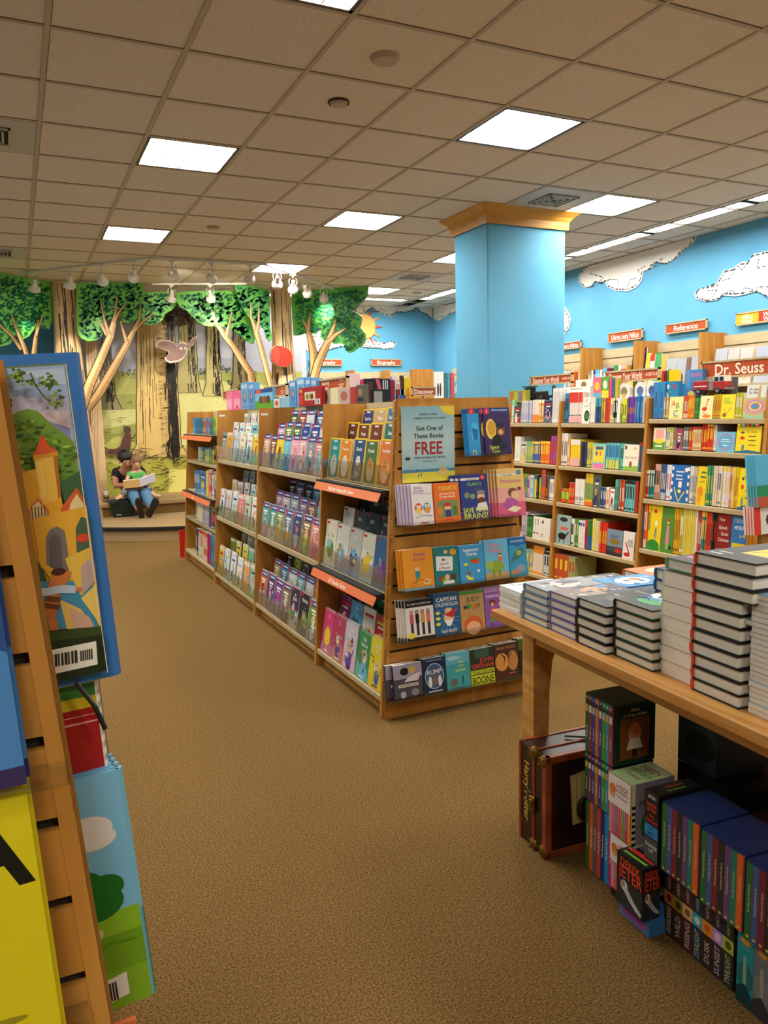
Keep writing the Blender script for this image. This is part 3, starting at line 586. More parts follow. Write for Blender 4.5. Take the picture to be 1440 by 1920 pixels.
row([(490, 592, 190, 'e6e6e2', 5, [('r', .3, .1, .7, .9, 'b8bcc0')]), (595, 645, 195, '2f78a8', 2), (648, 778, 190, 'e4d8d0', 7, [('r', 0, .66, 1, 1, 'd83a30'), ('r', 0, 0, 1, .2, 'eab0b0'), ('r', .2, .22, .8, .26, '3a2a2a')]), (780, 855, 230, 'f0ece4', 'f', trac), (857, 903, 232, 'e0e0dc', 2), (905, 965, 246, '2a4a7a', 5, [('r', 0, .65, 1, 1, '4aa0b0'), ('r', .3, .2, .7, .4, '3a6aa0')]), (967, 1000, 244, 'b89a50', 3), (1002, 1043, 240, 'd0352c', 3), (1045, 1075, 244, 'e8e08a', 2), (1077, 1108, 246, '26262a', 2), (1110, 1145, 248, 'e8e8e4', 2), (1147, 1168, 284, '5f9a2f', 2), (1170, 1210, 246, 'd8e03a', 2), (1213, 1294, 236, '6a3a9a', 6, [('r', .1, .35, .9, .6, 'a86a5a')]), (1296, 1360, 230, '2a7ac0', 5, [('r', .3, .2, .6, .8, '8ac0e8')]), (1362, 1380, 235, 'cream', 2)], KR, 1.335, Tb, bB, 'top', *yB, GRP)
peek = [('r', 0, 0, 1, 1, 'eee8d4'), ('t', 'PEEK-A-BOO', .5, .5, .09, '8a8a7a', .8), ('r', .05, .8, .2, .95, '5a5a5a'), ('p', '8fb84a', [0, 0, 1, 0, 1, .2, 0, .15]), ('e', .5, .25, .1, .12, '9a5a3a'), ('e', .75, .85, .08, .05, 'c8c83a')]
board = [('r', 0, 0, 1, 1, '7ac8c8'), ('r', .05, .25, .9, .9, 'e8d44a'), ('e', .3, .6, .1, .1, '8a5a9a'), ('e', .6, .6, .1, .1, 'd88a4a'), ('r', .2, .75, .8, .88, '2f5a8a'), ('r', .1, 0, .9, .2, 'e87ab0')]
row([(525, 575, 572, 'd83a24', 3), (577, 637, 585, 'e6dcd4', 3), (640, 660, 640, 'd8a02a', 1), (662, 758, 645, 'ecc82a', 4, [('r', 0, 0, 1, .3, 'eab0b0'), ('r', 0, .8, 1, 1, 'e8e4dc')]), (765, 825, 668, '2a3060', 5), (827, 874, 672, 'd8cc3a', 3), (878, 1005, 678, '7ac8c8', 'f', board), (1008, 1138, 680, '6ac0c8', 6, [('r', .15, .45, .85, .9, '3a78b8'), ('r', .15, 0, .85, .35, 'e0d84a')]), (1140, 1172, 682, '5fb8b0', 2), (1176, 1325, 688, 'eee8d4', 'f', peek), (1327, 1352, 680, '2a7ab8', 2)], KR, 1.01, Tb, bB, 'second', *yB, GRP)
row([(570, 650, 300, 'a8c84a', 4, [('r', 0, 0, 1, .25, 'd83a24'), ('r', 0, .8, 1, 1, 'e0482a')]), (655, 697, 240, 'd8302a', 3), (700, 797, 205, 'ecebe6', 6, [('r', .3, .15, .7, .3, '6a6a6a'), ('r', .3, .05, .7, .1, '6a6a6a')]), (800, 878, 152, 'e0c030', 4, [('r', 0, .2, 1, .7, '7a9a5a'), ('r', 0, 0, 1, .12, 'e8662a')]), (880, 948, 160, '5a6a60', 'f'), (950, 1004, 285, '3a5a98', 5), (1006, 1040, 288, 'e09a70', 2), (1044, 1090, 292, 'eee8da', 'f'), (1092, 1134, 210, '5fb0a0', 3), (1137, 1184, 216, 'c8502f', 3), (1186, 1286, 220, '6fc0c4', 5), (1288, 1320, 230, 'b83a30', 2)], KR, .725, Tc, bB, 'third', *yB, GRP)
cat = [('r', 0, 0, 1, 1, '9ab8bc'), ('e', .45, .28, .3, .12, '1f1f22'), ('l', '1f1f22', .08, [.7, .3, .9, .45]), ('r', .3, .5, .85, .6, 'd86a5a'), ('e', .5, .85, .3, .08, '2a2a2c'), ('l', '1f1f22', .06, [.3, .2, .28, .05]), ('l', '1f1f22', .06, [.6, .2, .62, .05])]
cars = [('r', 0, 0, 1, 1, '7a90a8'), ('r', 0, 0, 1, .35, '2a3034'), ('e', .5, .55, .35, .12, '8a7a3a'), ('e', .75, .22, .25, .1, 'c0302a'), ('e', .3, .25, .25, .1, '3a4a50'), ('t', 'BUSY', .5, .75, .12, '2f3f6a', .6)]
ones = [('r', 0, 0, 1, 1, 'eae8e4'), ('t', 'ONE', .6, .65, .14, '28394a', .5), ('t', 'TWO', .65, .5, .14, '28394a', .5), ('l', 'c82f2a', .1, [.2, .6, .6, .2]), ('e', .4, .15, .3, .08, 'c82f2a')]
row([(505, 660, 545, '9ab8bc', 'f', cat), (665, 700, 585, 'ecebe4', 2), (702, 732, 590, '5f9a34', 2), (735, 802, 605, 'ecebe4', 3, [('r', .2, .8, .8, .92, '3a4a9a'), ('r', .4, .1, .6, .16, '2a6a6a')]), (804, 828, 600, 'c8383a', 2), (830, 870, 602, '3a7a3a', 3, [('r', 0, 0, 1, .45, '2a6ab8')]), (872, 905, 588, 'e4e07a', 2), (906, 942, 610, 'e4dccc', 3), (945, 1012, 625, 'd83a24', 3, [('r', .15, .3, .85, .72, 'e8a030')]), (1014, 1168, 690, '7a90a8', 'f', cars), (1172, 1282, 708, 'eae8e4', 'f', ones)], KR, .405, Tc, bB, 'fourth', *yB, GRP)
row([(490, 640, 935, 'c85a34', 3), (642, 700, 950, 'a8b070', 2)], KR, .12, Tc, bB, 'bottom', *yB, GRP)
row([(90, 118, 255, '8ac8a0', 2), (120, 185, 318, '4a3a44', 'f'), (188, 294, 270, 'a8b0d0', 6), (296, 355, 262, 'e8dcd0', 3, [('r', 0, 0, 1, .35, 'e88a2a')]), (357, 408, 268, 'd09a3a', 4), (410, 488, 262, '24305a', 'f'), (490, 560, 150, 'e6e6e2', 4, [('r', .3, .1, .7, .9, 'b8bcc0')])], KR, 1.335, Tb, bA, 'top', *yA, GRP)
row([(118, 180, 620, 'd8dcd8', 2), (182, 238, 660, 'b8c0b0', 'f'), (240, 298, 662, '8ab07a', 4), (300, 370, 665, '4a68a8', 5), (373, 465, 662, 'e8702a', 6), (468, 522, 612, 'a04a9a', 4)], KR, 1.01, Tb, bA, 'second', *yA, GRP)
row([(185, 250, 155, '8a9a4a', 6), (252, 270, 162, 'e8a8c0', 1), (272, 310, 165, '8ac0e0', 3), (312, 334, 160, 'e8d83a', 2, [('r', 0, .8, 1, 1, '2a5aa0')]), (336, 358, 165, '26262a', 1), (360, 376, 185, '6ab83a', 1), (378, 420, 115, 'e0562a', 3), (422, 452, 125, '8a6a2a', 2), (456, 500, 176, 'e8e8e6', 3)], KR, .725, Tc, bA, 'third', *yA, GRP)
row([(188, 244, 520, 'b0a0bc', 4), (246, 300, 545, '4a9a4a', 4), (304, 470, 570, 'eae8e2', 'f', [('r', 0, 0, 1, 1, 'eae8e2'), ('r', .1, .6, .15, .9, '8a8a8a'), ('r', .25, .6, .3, .9, '8a8a8a'), ('e', .55, .8, .05, .08, '222222'), ('e', .55, .2, .06, .1, 'c8b8b0'), ('e', .1, .25, .05, .04, '222222'), ('e', .28, .25, .05, .04, '222222')])], KR, .405, Tc, bA, 'fourth', *yA, GRP)
row([(230, 300, 885, '9ab0a0', 2), (302, 398, 850, 'e4d4c0', 'f', [('r', 0, 0, 1, 1, 'e4d4c0'), ('r', 0, .75, 1, 1, 'e8922a'), ('r', 0, 0, 1, .08, 'e8922a')]), (400, 450, 905, 'd0dce0', 2)], KR, .12, Tc, bA, 'bottom', *yA, GRP)
# farthest aisle bay: spine-out paperbacks; crop frame of the photo 350,740 x5.333
Te = (350, 740, 5.333); y4 = (YB[4]-.003, YB[3]+.03); g4 = 'spine-out paperbacks in the farthest aisle bay'; b4 = 'farthest aisle bay'
row([(50, 72, 235, '7aa8b0', 2), (74, 148, 236, '1f7a98', 5), (150, 178, 245, 'e0862a', 2), (180, 225, 236, '7a90b8', 3), (227, 252, 236, '3f9a80', 2), (254, 282, 230, 'b0b83a', 3), (284, 322, 228, 'd8dc3a', 4, [('r', 0, 0, 1, .3, '4ab0e0')]), (324, 340, 235, 'c8c8c0', 2)], KL, 1.29, Te, b4, 'top', *y4, g4, 'paperback_book', .02, .14)
row([(105, 130, 525, 'a0b8b8', 2), (132, 178, 530, '2a6a78', 4), (180, 212, 535, 'c8d06a', 3), (214, 248, 530, '88a848', 3), (250, 262, 560, 'e8d040', 1), (264, 335, 480, '1f1f22', 4)], KL, 1.03, Te, b4, 'second', *y4, g4, 'paperback_book', .02, .14)
row([(70, 118, 765, '3a7ab0', 3), (120, 182, 765, '4a6a9a', 'f'), (186, 205, 755, 'e8c83a', 2), (207, 240, 755, 'd83a6a', 3), (242, 262, 765, 'd8dcc8', 2), (264, 330, 780, '8a9a5a', 'f')], KL, .73, Te, b4, 'third', *y4, g4, 'paperback_book', .02, .14)
row([(80, 100, 1035, 'cream', 2), (102, 140, 1045, 'e8dcc8', 2), (142, 212, 1055, 'b8b0b8', 6), (215, 312, 1095, '24402f', 'f')], KL, .46, Te, b4, 'fourth', *y4, g4, 'paperback_book', .02, .14)
Tf = (350, 960, 5.333)
row([(80, 108, 175, '4a4a50', 2), (110, 150, 185, 'c8ccb0', 4), (152, 190, 205, 'd86a4a', 3), (192, 225, 225, 'a83a6a', 3), (227, 272, 245, '2a8ac0', 4), (274, 300, 260, '8a2a2a', 2)], KL, .115, Tf, b4, 'bottom', *y4, g4, 'paperback_book', .02, .14)

# ------------------------------------------------------------------ face-out books on the slatwall end
def ecp(X, Y, second=False, yp=3.15):
    return at(700+X/4.235, (1000 if second else 720)+Y/4.235, 'y', yp)
def ebook(Xl, Yb, Xr, Yt, sec, col, ops, lb, copies=1, th=.008, lean=.13, hard=False, dx=-.012, z=None):
    a = ecp(Xl, Yb, sec); b = ecp(Xr, Yb, sec); t = ecp(Xl, Yt, sec); w_ = b.x-a.x-.002; zz = z if z is not None else a.z; h = (t.z-zz)*1.03
    m = book_mesh('paperback_book', w_, h, th, cn(col), hard=hard, front=ops, spc=cn(col))
    y0 = 3.186-.073+th/2+.003
    place(m, V(((a.x+b.x)/2, y0, zz+.002)), '-Y', lean); tag(m, lb, 'book', 'face-out books on the slatwall end')
    for q in range(copies):
        c = m.copy(); C.objects.link(c); place(c, V(((a.x+b.x)/2+dx*(q+1), y0+(th+.001)*(q+1), zz+.002)), '-Y', lean)
        c['label'] = ('copy right behind the ' if q == 0 else 'rear copy behind the ')+lb.split(',')[0]+' on slatwall'
R1 = 1.235; R2 = .93; R3 = .625; R4 = .385; R5 = .105
sr = ('r', 0, .9, 1, 1, '1c3a80')
ebook(735, 590, 830, 210, 0, '2f8fd0', [('r', 0, 0, 1, 1, '2f8fd0'), sr, ('e', .4, .94, .28, .06, 'd0262c'), ('t', '1', .4, .94, .06, 'ffffff'), ('e', .6, .5, .35, .22, '3fb0e8'), ('p', '1c6aa8', [.3, .6, .9, .55, .8, .35, .5, .3]), ('l', 'e8d84a', .08, [.3, .02, .35, .12, .55, .1, .6, .02])], 'blue undersea reader with a red number circle, top tray', 2, z=R1, dx=-.006)
ebook(866, 580, 1072, 203, 0, '38285a', [('r', 0, 0, 1, 1, '38285a'), sr, ('e', .13, .93, .11, .065, 'd0262c'), ('t', '1', .13, .93, .07, 'ffffff'), ('t', 'STEP INTO READING', .62, .95, .035, 'dfe6f4', .6), ('e', .25, .55, .2, .22, 'e8c84a'), ('e', .27, .57, .15, .16, 'c89a30'), ('e', .62, .52, .17, .13, '6a4426'), ('e', .62, .62, .15, .06, '24243a'), ('e', .62, .48, .1, .06, 'd8a068'), ('e', .45, .3, .2, .12, '17171f'), ('e', .65, .18, .2, .09, '23233a'), ('t', 'Space', .33, .17, .075, 'c8e040', .5), ('t', 'Case', .38, .08, .075, 'c8e040', .4)], 'dark purple reader with glowing yellow door, top tray', 1, z=R1, dx=-.02)
ebook(280, 1150, 460, 812, 0, 'ddd8e0', [('r', 0, 0, 1, 1, 'e6e4e6'), ('r', 0, 0, .06, 1, 'a07ac0'), ('t', 'OWL', .38, .91, .07, '6a4a9a', .5), ('t', 'DIARIES', .4, .83, .06, '8a5aa8', .6), ('l', '2a2a2a', .012, [.1, .78, .95, .76]), ('e', .35, .42, .17, .12, 'd8502a'), ('e', .35, .35, .12, .08, 'e8cc6a'), ('e', .72, .42, .17, .12, '3a9ab0'), ('e', .74, .36, .12, .08, 'e8922a'), ('e', .3, .45, .05, .04, 'ffffff'), ('e', .42, .45, .05, .04, 'ffffff'), ('e', .67, .46, .05, .04, 'ffffff'), ('e', .79, .46, .05, .04, 'ffffff'), ('e', .3, .45, .02, .015, '111111'), ('e', .42, .45, .02, .015, '111111'), ('e', .67, .46, .02, .015, '111111'), ('e', .79, .46, .02, .015, '111111'), ('l', '2a2a2a', .015, [.2, .18, .5, .24, .95, .2]), ('r', .4, .03, .75, .055, 'c82f2a')], 'lilac-spined paperback with two cartoon owls, second tray', 4, .009, z=R2, dx=-.0125)
ebook(470, 1130, 672, 803, 0, 'e2702a', [('r', 0, 0, 1, 1, 'e2702a'), ('t', 'POKéMON', .55, .88, .11, 'e8c83a', .7), ('t', 'Journey to the', .52, .74, .055, 'f6efe2', .75), ('t', 'Orange Islands', .52, .66, .055, 'f6efe2', .75), ('r', .1, .14, .92, .56, '7a8a5a'), ('e', .5, .36, .12, .1, 'e8b890'), ('e', .5, .45, .15, .05, 'c82f2a'), ('r', .4, .14, .62, .32, '3a3f7a'), ('e', .78, .3, .1, .13, '4a7a3a'), ('e', .2, .3, .1, .12, 'c8883a'), ('r', .3, .05, .7, .08, 'e83a2a')], 'orange paperback with cap-wearing figure picture, second tray', 2, .009, z=R2, dx=-.008)
ebook(680, 1120, 900, 737, 0, '2f3f88', [('r', 0, 0, 1, 1, '2c3c84'), ('r', .02, .88, .7, .93, 'eae6d6'), ('t', 'I Can Read!', .38, .905, .04, '2a3a6a', .5), ('e', .82, .93, .09, .055, 'd83a2a'), ('t', '2', .82, .93, .05, 'ffffff'), ('t', 'PLANTS', .52, .79, .075, '7ac83a', .6), ('t', 'ZOMBIES', .55, .68, .06, '5a5a6a', .6), ('e', .22, .55, .1, .07, '7a8a6a'), ('e', .42, .52, .09, .06, '8a9a6a'), ('e', .72, .5, .14, .1, 'e8b890'), ('e', .72, .6, .16, .05, '8a8a88'), ('e', .73, .42, .14, .07, '6a3a24'), ('p', 'dcdce0', [.5, .2, .95, .2, .9, .38, .6, .36]), ('t', 'SAVE YOUR', .5, .22, .11, 'd8e02a', .9), ('t', 'BRAINS!', .5, .09, .13, 'd8e02a', .85)], 'navy comic reader with bearded man and yellow lettering, second tray', 2, z=R2, dx=-.022)
ebook(970, 1095, 1185, 693, 0, 'e8a8b0', [('r', 0, 0, 1, 1, 'e8c87a'), ('r', 0, 0, 1, .45, 'd8608a'), ('r', 0, .3, 1, .6, 'e8a8a0'), ('r', .02, .86, .7, .91, 'eae6d6'), ('t', 'I Can Read!', .38, .885, .04, '2a3a6a', .5), ('e', .82, .92, .09, .05, '2a8ab8'), ('t', '1', .82, .92, .05, 'ffffff'), ('t', 'Pinkalicious', .5, .75, .08, 'd86a9a', .85), ('e', .55, .5, .18, .1, '7a4a2a'), ('e', .63, .45, .15, .09, 'ecc098'), ('e', .8, .58, .07, .04, '7a4a2a'), ('p', 'b05aa8', [.15, .22, .5, .12, .75, .3, .5, .4, .3, .38]), ('p', 'ece4b8', [.3, .14, .6, .08, .85, .16, .55, .22])], 'pink and yellow reader with a girl reading, second tray', 4, .009, z=R2, dx=-.012)
ebook(225, 480, 465, 145, 1, 'e0962a', [('r', 0, 0, 1, 1, 'e0962a'), ('t', 'Amelia', .55, .87, .085, '8a4aa0', .65), ('t', 'Bedelia', .55, .75, .085, 'c8406a', .7), ('e', .45, .5, .08, .06, 'e8b890'), ('r', .38, .3, .54, .46, '3a8a9a'), ('l', '5aa83a', .1, [.45, .3, .42, .2]), ('e', .3, .16, .12, .07, 'd86a3a', 14), ('e', .3, .16, .09, .05, 'e0962a', 14), ('e', .75, .18, .12, .07, 'e8e0c8', 14), ('e', .75, .18, .09, .05, 'e0962a', 14), ('l', 'd84a3a', .03, [.3, .16, .5, .28, .75, .18]), ('r', 0, 0, 1, .06, '8fc0d8')], 'orange paperback with a girl on a bicycle, third tray', 2, .01, z=R3, dx=-.01)
ebook(468, 455, 662, 125, 1, '1f7a80', [('r', 0, 0, 1, 1, '1f7a80'), ('p', 'e8ecec', [.08, .42, .75, .38, .78, .74, .1, .78]), ('t', 'Ms.', .42, .68, .07, '2a2a2a', .3), ('t', 'Joni Is', .42, .58, .07, '2a2a2a', .5), ('t', 'a Phony!', .42, .47, .07, '2a2a2a', .6), ('e', .8, .85, .14, .08, 'd8a02a'), ('e', .5, .87, .09, .05, 'e8b890'), ('e', .25, .2, .12, .08, '8a4a3a'), ('e', .5, .22, .1, .08, 'e8b890'), ('e', .75, .22, .12, .08, '5a3a2a'), ('p', 'e8ecec', [.3, .05, .8, .05, .75, .14, .4, .14]), ('l', '6ac83a', .08, [.3, .1, .42, .22])], 'teal paperback with a white speech panel, third tray', 2, .009, z=R3, dx=-.008)
ebook(668, 440, 862, 112, 1, '3f9ad4', [('r', 0, 0, 1, 1, '3f9ad4'), ('t', 'Inspector', .5, .88, .09, 'f4f4f0', .85), ('t', 'Flytrap', .5, .77, .09, 'f4f4f0', .7), ('e', .62, .58, .2, .07, 'c8482a'), ('r', .5, .5, .78, .6, 'c8482a'), ('e', .62, .63, .18, .03, '4a8a3a'), ('e', .25, .5, .1, .04, 'd8e03a'), ('l', '4a8a3a', .03, [.3, .5, .35, .3]), ('r', .28, .22, .42, .3, '8a5a3a'), ('l', 'e8e03a', .1, [.25, .2, .35, .12, .5, .1]), ('e', .75, .3, .06, .04, 'dfe8ec')], 'sky blue paperback with a potted flytrap, third tray', 2, .01, z=R3, dx=-.006)
ebook(866, 418, 1056, 68, 1, '6ab0d0', [('r', 0, 0, 1, 1, '68b4da'), ('r', 0, 0, 1, .18, 'b89a6a'), ('t', 'Dino', .42, .87, .11, 'e0644a', .6), ('t', 'Riders', .48, .74, .11, 'e0644a', .7), ('e', .45, .32, .34, .15, '8aa83a'), ('e', .2, .38, .16, .1, 'a0b84a'), ('e', .65, .5, .08, .08, 'e0703a'), ('e', .62, .6, .06, .04, 'e8b890'), ('r', .54, .62, .72, .65, '7a4a24'), ('r', .3, .08, .38, .24, '7a9434'), ('r', .55, .08, .63, .24, '7a9434')], 'light blue paperback with a green horned dinosaur, third tray', 1, z=R3, dx=-.02)
ebook(1060, 395, 1200, 45, 1, '3a98c4', [('r', 0, 0, 1, 1, '3a98c4'), ('r', 0, .8, 1, 1, '2468a8'), ('t', 'DK READERS', .5, .9, .05, 'cfe4f0', .8), ('t', 'SEA', .5, .78, .07, '2a4a7a', .5), ('p', '3f7a7a', [.05, .4, .3, .62, .75, .75, .85, .6, .5, .45, .2, .38]), ('e', .55, .6, .15, .07, 'a8b04a'), ('e', .6, .2, .3, .1, '8a9aa8'), ('e', .3, .12, .25, .07, 'b8846a')], 'deep blue sea turtle paperback, third tray', 1, z=R3, dx=-.02)
ebook(245, 860, 468, 548, 1, 'e0dcd8', [('r', 0, 0, 1, 1, 'e4e0dc'), ('r', 0, .82, 1, 1, '1a1a1c'), ('t', 'Mc2  SMART IS THE NEW COOL', .5, .9, .04, 'e8e8e8', .85), ('r', 0, 0, 1, .08, '2a2a2c')]+[q for k, (c1, c2) in enumerate((('c8586a', 'c86a3a'), ('1a1a20', '1f1512'), ('c8a048', '6a3a24'), ('e0706a', '1f1512'))) for q in (('e', .2+.2*k, .7, .06, .05, c2), ('e', .2+.2*k, .7, .035, .03, 'dca888'), ('r', .14+.2*k, .42, .27+.2*k, .65, c1), ('r', .16+.2*k, .12, .25+.2*k, .42, '2f2a30'))]+[('e', .16, .12, .12, .08, 'e8d03a')], 'black-topped paperback with four posing girls, fourth tray', 3, .009, z=R4, dx=-.011)
ebook(470, 835, 672, 497, 1, '2a6fa0', [('r', 0, 0, 1, 1, '2a5a8a')]+[('l', '4a98c8', .03, [.5, .4, .5+cos(k*.5)*.48, .4+sin(k*.5)*.4]) for k in range(13)]+[('t', 'CAPITAN', .5, .86, .1, 'f4f0e4', .8), ('t', 'CALZONCILLOS', .5, .74, .08, 'f4f0e4', .88), ('e', .55, .42, .2, .17, 'ecc098'), ('p', 'c82f2a', [.35, .5, .9, .62, .7, .4]), ('p', 'f0f0ee', [.38, .36, .72, .36, .62, .22, .48, .22]), ('e', .55, .6, .14, .05, 'ecc098'), ('e', .13, .55, .09, .04, 'e8e03a'), ('e', .13, .42, .09, .04, 'e8e03a'), ('e', .13, .29, .09, .04, 'e8e03a'), ('t', 'DAV PILKEY', .55, .1, .07, 'f4f0e4', .6)], 'blue ray-burst comic paperback, fourth tray', 2, .009, z=R4, dx=-.007)
ebook(675, 805, 865, 480, 1, 'b08a5a', [('r', 0, 0, 1, 1, 'b8925e'), ('r', 0, .93, 1, 1, '4a9a3a'), ('t', 'JUDY', .55, .8, .12, '3a3a34', .6), ('t', 'M   DY', .5, .62, .12, '3a3a34', .85), ('e', .38, .63, .09, .06, '3f9a4a', 16), ('e', .58, .63, .09, .06, 'e07a2a', 16), ('e', .5, .16, .4, .22, 'd0602a'), ('e', .5, .08, .3, .17, 'e8b088'), ('l', 'd0602a', .03, [.4, .38, .3, .45, .42, .48])], 'kraft-brown paperback with a red-haired girl, fourth tray', 2, .009, z=R4, dx=-.006)
ebook(868, 780, 1040, 445, 1, '8a5aa8', [('r', 0, 0, 1, 1, '8a5aa8'), ('r', 0, .88, 1, 1, 'b88ac8'), ('t', 'TWINTUITION', .5, .78, .07, 'e8dcf0', .9), ('e', .35, .62, .15, .08, '7a2f2a'), ('e', .35, .58, .08, .05, 'dca888'), ('p', 'd84a8a', [.2, .28, .5, .28, .48, .52, .25, .5]), ('r', .25, .02, .32, .3, '4a3a6a'), ('e', .3, .2, .08, .08, '6a9a3a')], 'purple paperback with a dark-haired girl, fourth tray', 2, .008, z=R4, dx=-.014)
ebook(1044, 770, 1180, 440, 1, '7a4f9a', [('r', 0, 0, 1, 1, '7a4f9a'), ('e', .5, .5, .3, .25, 'a878b8')], 'plain purple paperback behind the table corner, fourth tray', 1, z=R4)
bt = dict(copies=1, th=.02, hard=False)
ebook(150, 1388, 378, 1062, 1, '3c3640', [('r', 0, 0, 1, 1, '4a4450'), ('r', 0, .6, 1, 1, '9a94a8'), ('e', .38, .8, .15, .11, '151318'), ('e', .66, .82, .14, .1, 'c8a868'), ('p', 'd8ccd4', [.35, .5, .85, .5, .95, .72, .7, .68, .5, .62]), ('r', .15, .36, .85, .44, 'd8d0c8'), ('r', .2, .39, .8, .41, '3a3438'), ('e', .72, .18, .14, .1, '8a8484', 16), ('r', 0, 0, 1, .08, '24202a'), ('e', .3, .15, .1, .1, 'b0aab8')], 'dark grey hardcover with two girls, bottom tray', z=R5, dx=-.03, **bt)
ebook(380, 1345, 562, 1010, 1, '232c44', [('r', 0, 0, 1, 1, '1f2a48'), ('e', .5, .5, .42, .36, '9ab0c8', 20), ('e', .5, .5, .38, .33, '3f5c84', 20), ('t', 'RUMP', .5, .62, .13, 'e0e0d8', .8), ('r', .15, .92, .85, .95, '7a8aa8'), ('e', .3, .35, .08, .16, 'e4e4e0'), ('e', .5, .38, .08, .16, '8a6a4a'), ('e', .72, .35, .08, .16, 'e4e4e0'), ('r', .2, .06, .8, .1, 'c8ccd4')], 'midnight blue hardcover with an oval picture, bottom tray', z=R5, dx=-.006, **bt)
ebook(565, 1312, 750, 968, 1, '3fa0a8', [('r', 0, 0, 1, 1, '3fa0a8'), ('r', 0, .7, 1, 1, '5fb0c8'), ('e', .3, .86, .25, .06, '9ad0d8'), ('t', 'the', .6, .86, .06, 'd8e04a', .3), ('t', 'thing', .62, .75, .06, 'd8e04a', .4), ('t', 'about', .65, .64, .06, 'd8e04a', .4), ('t', 'jellyfish', .6, .52, .08, 'c8e86a', .7), ('e', .3, .2, .16, .11, '6a6a5a', 16), ('r', .66, .12, .7, .3, '1f3a3a'), ('e', .68, .32, .04, .03, '1f3a3a'), ('t', 'ALI BENJAMIN', .5, .04, .035, '2a3a3a', .8)], 'teal jellyfish hardcover with yellow script, bottom tray', z=R5, dx=-.006, **bt)
ebook(755, 1272, 942, 935, 1, 'c8cc2a', [('r', 0, 0, 1, 1, '23342c'), ('r', .2, .75, .8, 1, '3a5a4a'), ('t', 'JOHN', .68, .68, .13, 'e0442a', .6), ('t', 'GRISHAM', .52, .53, .13, 'e0442a', .92), ('r', 0, 0, 1, .42, 'c8d02c'), ('r', .0, .28, 1, .3, '2a3a2a'), ('t', 'THEODORE', .52, .35, .1, '2a342a', .9), ('t', 'BOONE', .5, .14, .2, '1f2a20', .9)], 'dark green book with big red and yellow author lettering, bottom tray', z=R5, dx=-.01, **bt)
ebook(945, 1225, 1135, 895, 1, '5a3420', [('r', 0, 0, 1, 1, '4a2c1c'), ('e', .3, .5, .28, .25, 'd0904a'), ('e', .75, .5, .22, .28, 'c08040'), ('t', 'BRIAR WOOD', .5, .88, .07, 'b07a5a', .8), ('p', '1a0f0c', [.35, .35, .5, .75, .65, .35, .6, .6, .8, .8, .55, .62, .5, .8, .45, .62, .2, .8, .4, .6]), ('r', .55, .15, .85, .18, 'c84a7a')], 'brown hardcover with a dark winged creature, bottom tray', z=R5, dx=-.008, **bt)
ebook(1137, 1190, 1300, 850, 1, '26281f', [('r', 0, 0, 1, 1, '26281f'), ('r', 0, .7, 1, 1, '4a5a2a'), ('r', .1, .1, .4, .15, 'a8a88a')], 'black-green hardcover next to the table leg, bottom tray', z=R5, dx=-.008, **bt)
# free-book poster
pa, pb, pt = ecp(240, 790, 0, 3.17), ecp(655, 790, 0, 3.17), ecp(240, 180, 0, 3.17)
W, H = pb.x-pa.x, pt.z-pa.z
p = MB().box((-W/2, -.006, 0), (W/2, 0, H), 'd8e4e8')
F = FR((-W/2, -.006, 0), (1, 0, 0), (0, 0, 1), W, H)
ops = [('r', 0, k/24, 1, (k+1)/24, mix('bfdce2', '8cbfd0', abs(k-12)/12)) for k in range(24)]
ops += [('r', 0, 0, 1, .13, 'd8cf4a'), ('r', 0, .13, 1, .17, '4a8ab0'), ('p', 'ead84a', [1, 1, .72, 1, .76, .93, .86, .89, 1, .87])]
ops += [('t', 'BARNES & NOBLE', .5, .895, .024, '2a3034', .36), ('t', 'SUMMER READING PROGRAM', .52, .845, .026, '4a6a78', .62), ('t', 'Get One of', .52, .715, .062, '22282c', .62), ('t', 'These Books', .5, .615, .062, '22282c', .74), ('t', 'FREE', .5, .455, .17, 'a8262a', .52), ('t', 'WHEN YOU READ ANY 8 BOOKS', .52, .325, .026, '3a2a34', .6), ('r', .38, .27, .66, .277, '5a7a88'), ('e', .1, .32, .05, .02, '2a3a5a'), ('e', .77, .12, .1, .04, 'd8c07a'), ('e', .77, .16, .07, .025, 'c8a86a'), ('l', '4a4a3a', .012, [.26, .18, .3, .13, .29, .07]), ('l', 'f0e8d8', .012, [.3, .14, .26, .09]), ('l', '2a3a3a', .01, [.36, .12, .34, .07])]
art(p, F, ops)
o = p.build('sign_board', PR); o.matrix_world = MX.Translation(((pa.x+pb.x)/2, 3.184, pa.z)); tag(o, 'light blue summer sign reading FREE hung on the slatwall end', 'sign')
o.name = 'poster_sign'
